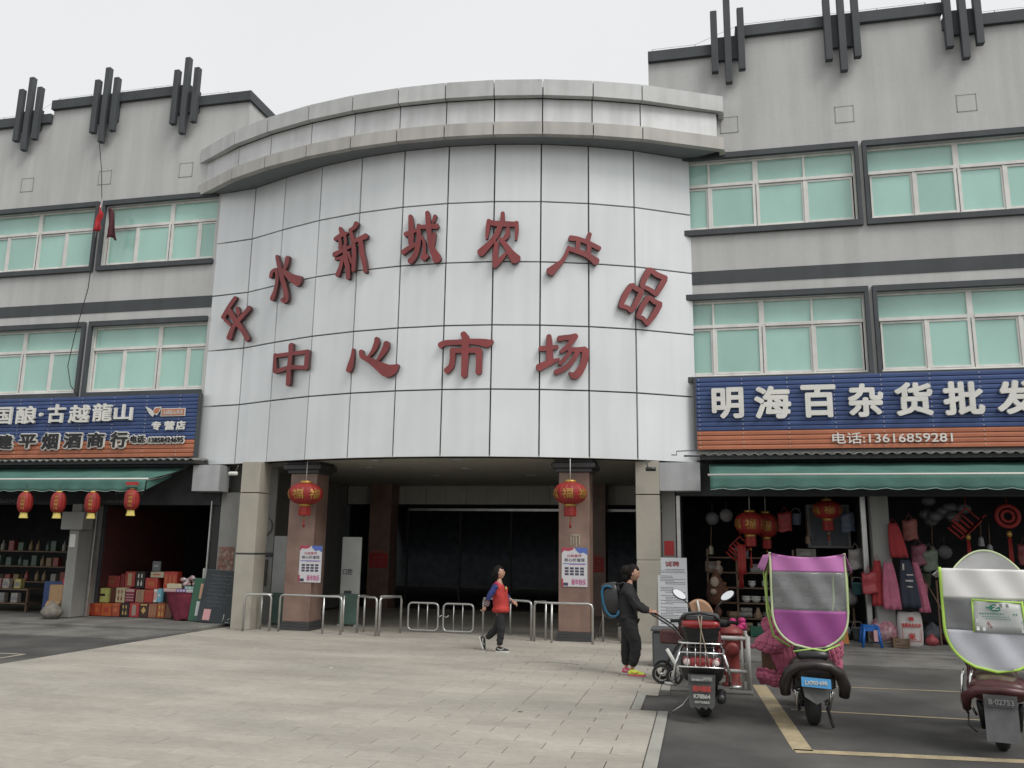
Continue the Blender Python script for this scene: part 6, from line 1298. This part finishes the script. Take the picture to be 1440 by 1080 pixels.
for z, n_, y in ((.45, 9, 19.15), (.15, 8, 19.0)):
    for i in range(n_):
        x = .62 + i * .26 + rr.uniform(-.03, .03); c = cols[(i * 2 + k) % 6]; k += 1
        root = thing('bundle', ['brown', 'tan', 'dark brown', 'grey', 'rusty', 'slate'][(i * 2 + k - 1) % 6] + [' woven basket', ' pair of rolled mats', ' tied packet'][i % 3] + ', ' + ['first', 'second', 'third', 'fourth', 'fifth', 'sixth', 'seventh', 'eighth', 'last'][i] + ' from the left on the ' + ('lower shelf' if z > .3 else 'floor row') + ' of the rack', 'bundle', (x, y, z), 'bundles heaped on the low shelves of the right shop')
        if i % 3 == 0: MB().lathe([(.08, z), (.12, z + .05), (.13, z + .13), (.115, z + .13)], (x, y, 0), 12, rib=.08).build('basket', cm('bd%d' % ((i * 2 + k - 1) % 6), c, .8, n=.4, ns=30), root)
        elif i % 3 == 1: MB().lathe([(.045, -.14), (.06, -.12), (.06, .12), (.045, .14)], (x, y, z + .07), 12, axis='x').lathe([(.04, -.12), (.05, -.10), (.05, .10), (.04, .12)], (x + .02, y, z + .165), 12, axis='x').build('roll', cm('bd%d' % ((i * 2 + k - 1) % 6), c, .7, n=.4, ns=24), root)
        else: MB().lathe([(.02, z), (.09, z + .01), (.10, z + .07), (.06, z + .12), (.03, z + .2), (.05, z + .22)], (x, y, 0), 12, rib=.1).build('packet', cm('bd%d' % ((i * 2 + k - 1) % 6), c, .6, n=.4, ns=24), root)
def crate(x0, x1, y0, y1, z0, z1, m_, label, name='crate'):
    root = thing(name, label, 'crate', ((x0 + x1) / 2, (y0 + y1) / 2, z0)); n = max(3, int((z1 - z0) / .05)); h = (z1 - z0) / n
    for k in range(n):
        m = MB(); a, b = z0 + k * h, z0 + k * h + h * .72
        m.box(x0, x1, y0, y0 + .012, a, b).box(x0, x1, y1 - .012, y1, a, b).box(x0, x0 + .012, y0 + .012, y1 - .012, a, b).box(x1 - .012, x1, y0 + .012, y1 - .012, a, b); m.build('slat', m_, root)
    for x in (x0, x1 - .03):
        for y in (y0 - .008, y1 - .004): MB().box(x, x + .03, y, y + .012, z0, z1).build('corner_post', m_, root)
    MB().box(x0, x1, y0, y1, z0, z0 + .01).build('base', m_, root)
    return root
crate(.95, 1.55, 18.5, 18.8, .13, .33, cm('crate_green', (.02, .11, .07), .6), 'dark green plastic crate on the floor behind the hydrant'); crate(1.6, 2.15, 18.5, 18.8, .13, .31, cm('crate_teal', (.02, .09, .08), .6), 'low teal plastic crate behind the pink scooter')
crate(3.56, 3.86, 17.85, 18.05, .075, .27, 'wood', 'small brown slatted crate in front of the white rice sack', 'wooden_crate')
for x, z, c, lb in ((.35, 1.35, (.30, .22, .17), 'pale vase shape on the upper shelf behind the recruitment board'), (.45, .90, (.24, .09, .04), 'orange brown straw doll near the left end of the shelf rack'), (.30, .46, (.16, .06, .04), 'brown basket at the left end of the shelf rack')):
    tag(MB().lathe([(.05, z), (.09, z + .06), (.10, z + .14), (.04, z + .22), (.06, z + .28), (.03, z + .3)], (x, 19.0, 0), 14).build('vase', cm('vs%d' % int(z * 100), c, .6, n=.3, ns=10), None), lb, 'vase')
# aprons and clothes on the pillar
def hang(x0, x1, z0, z1, y, m_, label, flare=.0, name='apron', pr=None):
    root = thing(name, label, name, ((x0 + x1) / 2, y, z1)); w = x1 - x0
    f = lambda u, v: (x0 + w * .25 * (1 - v) ** 2 + w * u * (1 - .5 * (1 - v) ** 2) + flare * v, y - .05 * math.sin(u * 3.14) - .02 * math.sin(u * 15) * v, z1 - (z1 - z0) * v)
    MB().sheet(f, 14, 10, 0, .008).build('cloth', m_, root)
    MB().tube([(x0 + w * .3, y, z1), ((x0 + x1) / 2, y + .03, z1 + .10), (x0 + w * .7, y, z1)], .006, 5).build('neck_loop', m_, root)
    if pr:
        m = MB()
        for a, b, c, d in pr: m.sheet(lambda u, v: (lambda q: (q[0], q[1] - .012, q[2]))(f(a + (b - a) * u, c + (d - c) * v)), 4, 2, 0, .002)
        m.build('print', cm('apron_print', (.45, .42, .40), .7), root)
pk = cm('apron_pink', (.42, .12, .19), .8, n=.2, ns=12); pr_ = cm('apron_red', (.30, .025, .03), .8, n=.2); nv = cm('apron_navy', (.025, .03, .05), .8)
hang(3.27, 3.50, .85, 1.72, 17.98, pr_, 'red apron hanging leftmost on the shop pillar', -.02); hang(3.42, 3.74, .79, 1.68, 17.92, pk, 'pink checked apron hanging second on the shop pillar', .03)
hang(3.72, 4.06, .84, 1.74, 17.90, nv, 'navy apron with pale lettering hanging on the shop pillar', .06, pr=[(.3, .8, .42, .46), (.35, .7, .55, .58), (.4, .9, .3, .33), (.15, .3, .08, .22)])
hang(3.98, 4.18, .75, 1.70, 17.96, pk, 'narrow pink apron hanging to the right of the navy one', .12)
hang(3.58, 3.90, 1.78, 2.45, 18.02, pr_, 'pinkish red cloth hanging high on the shop pillar', .08, 'cloth')
tag(MB().lathe([(.03, .13), (.02, .15), (.018, 1.35), (.0, 1.36)], (4.5, 18.2, 0), 8).build('broom_stick', 'wood', None), 'upright wooden broom stick behind the white scooter canopy', 'broom')
root = thing('leaning_pole', 'thin wooden pole leaning beside the aprons', 'pole', (4.9, 17.9, .1)); MB().tube([(4.78, 17.7, .08), (4.15, 18.08, 1.6)], .012, 6).build('stick', 'wood', root)
bag(3.50, 18.25, .13, .30, .2, .30, cm('bag_pink', (.40, .16, .20), .5, n=.5, ns=16, c2=(.45, .34, .36)), 'plastic_bag', 'big pink patterned plastic bag behind the blue stool', seed=5)
root = thing('rice_sack', 'upright white sack with red Chinese print beside the blue stool', 'sack', (3.93, 18.05, .075))
b = MB(); n, k_ = 20, 10; vs = []
for i in range(k_ + 1):
    t = i / k_
    for j in range(n):
        a = 2 * math.pi * j / n; w = 1 - .12 * abs(2 * t - 1) ** 4; dd = (1 - .45 * t ** 3) * w
        vs.append((3.93 + .23 * w * math.copysign(abs(math.cos(a)) ** .5, math.cos(a)), 18.1 + .12 * dd * math.copysign(abs(math.sin(a)) ** .6, math.sin(a)), .08 + .66 * t + .015 * math.sin(a * 4) * t))
b.add(vs, [(i * n + j, i * n + (j + 1) % n, i * n + n + (j + 1) % n, i * n + n + j) for i in range(k_) for j in range(n)] + [tuple(range(n))[::-1], tuple(range(k_ * n, k_ * n + n))], 0, True); b.build('sack_body', cm('sack_white', (.47, .44, .42), .7, n=.12, ns=9, bump=.3), root)
m = MB(); text(m, '福', 3.88, 3.98, .58, .66, 17.97, 0, .05); text(m, '优质东北大米', 3.75, 4.11, .46, .54, 17.965, 0, .04); text(m, '米', 3.86, 4.0, .22, .36, 17.968, 0, .04)
for bx in ((3.76, 3.77, .2, .42), (4.09, 4.10, .2, .42), (3.77, 4.09, .2, .21)): m.box(bx[0], bx[1], 17.966, 17.968, bx[2], bx[3])
m.build('print', 'redp', root)
root = thing('plastic_stool', 'blue square plastic stool with a pink sticker on its side', 'stool', (3.16, 17.9, .075)); bl_ = cm('stool_blue', (.015, .12, .42), .4)
MB().bbox(3.02, 3.30, 17.76, 18.04, .46, .49, .01).build('seat', bl_, root)
for sx, sy in ((0, 0), (1, 0), (0, 1), (1, 1)):
    x, y = 3.04 + .24 * sx, 17.78 + .24 * sy; ox, oy = (2 * sx - 1) * .05, (2 * sy - 1) * .05
    MB().prism([(x - .035, y - .035, .46), (x + .035, y - .035, .46), (x + .035, y + .035, .46), (x - .035, y + .035, .46)], (0, 0, -.02)).tube([(x, y, .46), (x + ox, y + oy, .075)], [.034, .026], 4).build('leg', bl_, root)
for a in ((3.03, 3.29, 17.765, 17.775), (3.03, 3.29, 18.025, 18.035), (3.025, 3.035, 17.77, 18.03), (3.285, 3.295, 17.77, 18.03)): MB().box(*a, .38, .46).build('skirt', bl_, root)
MB().box(3.30, 3.302, 17.8, 17.95, .2, .42).box(3.2, 3.285, 17.755, 17.758, .19, .40).build('sticker', cm('sticker_pink', (.5, .3, .32), .6), root)
tag(MB().prism([(2.33, 17.2, .22), (2.66, 17.2, .18), (2.62, 17.2, .62), (2.52, 17.2, .82), (2.40, 17.2, .70)], (0, .12, 0)).build('orange_bag', cm('bag_orange', (.32, .12, .03), .7, n=.2), None), 'dull orange bag standing behind the right side of the pink scooter', 'bag')
# heaps behind and hanging things
for i, (x, y, z, s, c, lb) in enumerate(((4.45, 18.6, .13, .22, (.12, .13, .15), 'dark grey bundle on the floor right of the rice sack'), (4.75, 18.35, .13, .2, (.14, .05, .06), 'dark red bundle on the floor behind the leaning pole'), (5.05, 18.6, .13, .24, (.09, .10, .12), 'slate coloured bundle left of the white scooter canopy'), (4.30, 18.05, .13, .12, (.30, .05, .06), 'small red bag at the foot of the rice sack'), (2.75, 18.6, .13, .2, (.10, .11, .12), 'grey metal pots heap behind the pink scooter'), (2.95, 18.9, .8, .2, (.28, .28, .27), 'pale rolled bundle hanging behind the scooter'))):
    bag(x, y, z, s, s * .8, s * .9, cm('hp%d' % i, c, .6, n=.4, ns=14), 'bundle', lb, 'bundle', seed=i + 11)
root = thing('plastic_balls', 'bunch of pale inflated plastic bags hanging under the right shop ceiling', 'bags', (4.9, 18.9, 3.0)); rr = random.Random(8); m = MB()
for k in range(10): m.ball((4.55 + rr.random() * .75, 18.8 + rr.random() * .3, 2.5 + rr.random() * .45), .15, .12, .11, 10, 7)
m.build('bag', cm('plastic_dim', (.13, .13, .135), .3, n=.3, ns=8), root)
def knot(x, z, y, s, label, ringy):
    root = thing('chinese_knot', label, 'ornament', (x, y, z + .4 * s))
    m = MB()
    if ringy: m.torus((x, y, z), .17 * s, .035 * s, 'y', 24, 8); m.torus((x, y, z), .09 * s, .03 * s, 'y', 18, 6)
    else:
        for a in range(-2, 3):
            o = a * .06 * s; m.tube([(x - .2 * s + o, y, z + o), (x + o, y, z - .2 * s + o)], .02 * s, 5); m.tube([(x + .2 * s + o, y - .01, z + o), (x + o, y - .01, z - .2 * s + o)], .02 * s, 5)
        m.torus((x, y, z), .24 * s, .02 * s, 'y', 4, 6)
    m.build('knot', 'lantern', root); MB().tube([(x, y, z + .2 * s), (x, y, z + .5 * s)], .007, 5).build('cord', 'lantern', root)
    MB().lathe([(.03 * s, z - .34 * s), (.045 * s, z - .30 * s), (.03 * s, z - .24 * s)], (x, y, 0), 10).build('bead', 'gold', root)
    t = MB()
    for k in range(9): t.tube([(x + (k - 4) * .006, y, z - .34 * s), (x + (k - 4) * .012, y, z - .95 * s)], .006, 4)
    t.build('tassel', 'lantern', root)
knot(5.2, 2.52, 18.4, 1.1, 'red woven knot ornament hanging left of the ring ornament, above the white canopy', False); knot(5.95, 2.62, 18.4, 1.2, 'round ringed red ornament hanging at the right edge of the shop', True)
knot(.80, 1.95, 18.6, .9, 'red knot ornament with a long tassel hanging under the palace lantern', False)
root = thing('striped_banner', 'long red tassel banner hanging below the left of the palace lantern', 'ornament', (.82, 18.55, 2.0)); MB().sheet(lambda u, v: (.74 + .17 * u, 18.5 + .02 * math.sin(u * 9), 2.0 - .62 * v), 8, 4, 0, .01).build('cloth', 'lantern', root)
root = thing('shop_window_unit', 'dim grey cabinet standing in the upper right of the goods shop', 'cabinet', (2.9, 19.6, .13)); MB().bbox(2.3, 3.2, 19.6, 19.9, 1.95, 2.9, .01).build('cabinet_body', 'wallgrey', root); MB().box(2.36, 2.72, 19.588, 19.6, 2.0, 2.84).build('cabinet_door', 'wallblack', root); MB().box(2.78, 3.14, 19.588, 19.6, 2.0, 2.84).build('cabinet_door', 'wallblack', root)

# more stock in the dim right shop
rr = random.Random(77)
def hangitem(x, z, y, kind, col, label):
    root = thing({'p': 'pan', 'b': 'hanging_bag', 's': 'brush', 'k': 'kettle', 'u': 'bucket'}[kind], label, {'p': 'pan', 'b': 'bag', 's': 'brush', 'k': 'kettle', 'u': 'bucket'}[kind], (x, y, z))
    c = cm('hg_%02d%02d%02d' % tuple(int(q * 99) for q in col), col, .5, n=.25, ns=12)
    if kind == 'p': MB().lathe([(.02, y - .02), (.13, y - .03), (.15, y + .02), (.14, y + .02)], (x, 0, z), 18, axis='y').build('pan_body', c, root); MB().tube([(x, y, z + .14), (x, y, z + .34)], .014, 6).build('handle', 'rubber', root)
    elif kind == 'b': MB().sheet(lambda u, v: (x - .13 + .26 * u, y - .05 * math.sin(u * 3.14) - .02 * math.sin(v * 8), z + .18 - .4 * v - .02 * math.sin(u * 6)), 8, 8, 0, .03).build('bag_body', c, root); MB().tube([(x - .07, y, z + .18), (x, y, z + .32), (x + .07, y, z + .18)], .008, 5).build('handle', c, root)
    elif kind == 's': MB().tube([(x, y, z - .1), (x + .02, y, z + .34)], .010, 6).build('handle', 'wood', root); MB().lathe([(.02, z - .08), (.05, z - .12), (.06, z - .26), (.05, z - .27)], (x, y, 0), 12, rib=.15).build('bristles', c, root)
    elif kind == 'k': MB().lathe([(.07, z - .1), (.09, z - .08), (.085, z + .02), (.05, z + .06), (.015, z + .07), (.015, z + .1)], (x, y, 0), 16).build('kettle_body', c, root); MB().tube([(x - .07, y, z + .03), (x, y, z + .17), (x + .07, y, z + .03)], .008, 6).build('handle', 'rubber', root); MB().tube([(x + .08, y, z - .05), (x + .15, y, z + .04)], [.018, .009], 8).build('spout', c, root)
    else: MB().lathe([(.085, z - .12), (.115, z + .1), (.122, z + .1), (.12, z + .115)], (x, y, 0), 18).build('bucket_body', c, root); MB().tube([(x - .115, y, z + .1), (x - .06, y, z + .22), (x + .06, y, z + .22), (x + .115, y, z + .1)], .005, 5).build('handle', 'steel', root)
spec = [(.25, 2.55, 18.9, 'p', (.09, .09, .09), 'round grey pan hanging at the upper left of the right shop'), (.55, 2.62, 18.9, 'p', (.14, .135, .13), 'lighter pan hanging second at the upper left of the right shop'), (.2, 2.05, 18.8, 's', (.22, .2, .14), 'straw brush hanging by the left door post of the right shop'), (1.75, 2.5, 18.8, 'b', (.25, .03, .03), 'dark red bag hanging between the lanterns'), (2.0, 2.55, 18.9, 'u', (.10, .12, .16), 'dark blue bucket hanging between the lanterns'), (2.2, 2.3, 18.7, 's', (.15, .10, .06), 'brown brush hanging over the pink scooter canopy'), (3.0, 2.5, 18.7, 'b', (.08, .10, .14), 'slate bag hanging beside the grey cabinet'), (3.1, 1.75, 18.6, 'b', (.30, .28, .27), 'pale bag hanging low right of the pink scooter canopy'), (2.85, 1.45, 18.6, 'k', (.28, .28, .28), 'grey kettle hanging right of the pink scooter canopy'), (3.08, 1.15, 18.5, 'u', (.06, .16, .17), 'teal bucket beside the shop pillar'), (2.8, .35, 18.45, 'k', (.30, .30, .30), 'steel thermos on the floor left of the blue stool'), (3.02, .28, 18.4, 'u', (.16, .17, .17), 'grey bucket on the floor left of the blue stool'),
 (4.15, 2.35, 18.5, 'b', (.30, .10, .08), 'rusty red bag hanging right of the shop pillar'), (4.25, 1.85, 18.35, 'b', (.20, .06, .09), 'flowered dark pink cloth bag hanging right of the aprons'), (4.45, 1.75, 18.35, 'b', (.13, .16, .12), 'dull green bag hanging right of the flowered one'), (4.6, 2.1, 18.7, 's', (.16, .13, .1), 'brush hanging in the dark right of the aprons'), (4.85, 1.9, 18.8, 'p', (.08, .08, .08), 'dim pan hanging above the leaning pole'), (5.55, 2.3, 18.8, 's', (.30, .30, .30), 'pale brush hanging between the two red ornaments'), (5.7, 2.15, 18.8, 's', (.32, .32, .32), 'second pale brush hanging between the two red ornaments'), (5.0, 1.3, 18.6, 'u', (.22, .07, .07), 'dark red bucket in the dim shop left of the white canopy'), (4.75, 1.1, 18.6, 'k', (.20, .20, .19), 'dim kettle in the shop left of the white canopy'), (4.4, 1.35, 18.6, 'u', (.12, .14, .10), 'olive bucket in the dim shop right of the aprons'),
 (3.22, 1.30, 17.95, 'b', (.36, .05, .06), 'red bag hanging at the left edge of the shop pillar'), (4.18, 1.1, 18.2, 'b', (.34, .11, .15), 'pink bag hanging low behind the aprons'), (6.3, 1.9, 18.7, 'b', (.22, .05, .05), 'red bag hanging at the far right of the shop')]
for s_ in spec: hangitem(*s_)
for i, (x, z, w, h, c, lb) in enumerate(((.22, 1.41, .3, .22, (.22, .16, .12), 'brown carton on the upper shelf behind the recruitment board'), (2.05, 1.09, .3, .2, (.16, .17, .2), 'blue grey carton on the rack behind the pink canopy'), (2.6, 1.41, .35, .22, (.25, .22, .18), 'tan carton on the upper rack shelf'), (1.15, 1.41, .25, .18, (.19, .18, .17), 'grey carton above the white bowls'), (1.5, 1.41, .22, .22, (.24, .09, .07), 'dull red carton above the white bowls'), (.85, 1.73, .3, .2, (.15, .15, .16), 'dark carton at the top of the rack'), (2.2, 1.73, .4, .2, (.2, .19, .17), 'long carton at the top of the rack'))):
    root = thing('stock_carton', lb, 'carton', (x, 19.2, z)); MB().bbox(x - w / 2, x + w / 2, 19.15, 19.4, z, z + h, .006).build('carton', cm('sc%d' % i, c, .7, n=.2, ns=8), root); MB().box(x - w * .3, x + w * .2, 19.146, 19.15, z + h * .3, z + h * .6).build('print', 'wallgrey', root)
bag(.28, 18.55, .75, .20, .16, .36, cm('plush_brown', (.10, .042, .026), .95, n=.4, ns=22, bump=.8, bs=40), 'plush_toy', 'brown shaggy plush toy with pale patches, left of the goods rack', 'toy', seed=9)
MB().ball((.25, 18.38, 1.22), .09, .05, .11).ball((.22, 18.37, 1.02), .07, .05, .06).build('pale_patch', cm('patch_pale', (.30, .24, .19), .9), bpy.data.objects['plush_toy'])
# left shop back shelves with bottles
root = thing('bottle_rack', 'dim rack of bottles at the back of the liquor shop above the gift boxes', 'shelf', (-13, 22.5, .1))
for z in (1.2, 1.6, 2.0): MB().box(-14.1, -11.5, 22.3, 22.6, z, z + .03).build('shelf_board', 'wood', root)
for z in (1.23, 1.63, 2.03):
    for i in range(14): MB().lathe([(.04, z), (.045, z + .02), (.045, z + .16), (.015, z + .21), (.015, z + .27)], (-14.0 + i * .18, 22.42, 0), 8).build('bottle', cm(['bt_r', 'bt_w', 'bt_g', 'bt_k'][(i * 7 + int(z * 3)) % 4], [(.3, .05, .04), (.4, .38, .34), (.05, .14, .08), (.3, .22, .08)][(i * 7 + int(z * 3)) % 4], .3), root)
# thin arc mark and small marks on the paving
m = MB(); ps = [(-2.95 + .95 * t, 14.0 + .12 * math.sin(math.pi * t)) for t in [k / 12 for k in range(13)]]
for a, b in zip(ps, ps[1:]): line(m, a, b, .022, .0225)
o = m.build('scratch_mark', 'walk', None); o['kind'] = 'structure'
rr = random.Random(2)
for i, (x, y) in enumerate(((-5.6, 12.4), (-2.1, 9.9), (-7.9, 14.2))):
    tag(MB().prism([(x + .03 * math.cos(a) * rr.uniform(.6, 1.2), y + .03 * math.sin(a) * rr.uniform(.6, 1.2), .0215) for a in [k * math.pi / 4 for k in range(8)]], (0, 0, .004)).build('litter_scrap', 'white' if i != 1 else 'walk', None), ['tiny white paper scrap on the paving left of the middle', 'tiny dark scrap on the paving near the front', 'tiny white scrap on the paving before the left railings'][i], 'litter')

for o in bpy.data.objects:
    if o.name.split('.')[0] == 'print' and o.parent: o['kind'] = 'stuff'

root = thing('goods_rack', 'dim rack of bottles and packets at the back of the far left shop bay', 'shelf', (-17, 19.6, .1))
for z in (.75, 1.15, 1.55): MB().box(-19.5, -15.2, 19.5, 19.8, z, z + .03).build('shelf_board', 'wood', root)
rr = random.Random(31)
for z in (.78, 1.18, 1.58):
    x = -19.3
    while x < -15.3:
        j = rr.randrange(4); c = [(.22, .05, .04), (.26, .24, .2), (.06, .10, .07), (.2, .14, .07)][j]
        if rr.random() < .5: MB().lathe([(.05, z), (.055, z + .02), (.055, z + .16), (.018, z + .22), (.018, z + .28)], (x, 19.62, 0), 10).build('bottle', cm('gr%d' % j, c, .35), root)
        else: MB().bbox(x - .08, x + .08, 19.55, 19.7, z, z + rr.uniform(.15, .28), .006).build('packet', cm('gr%d' % j, c, .5), root)
        x += rr.uniform(.2, .34)
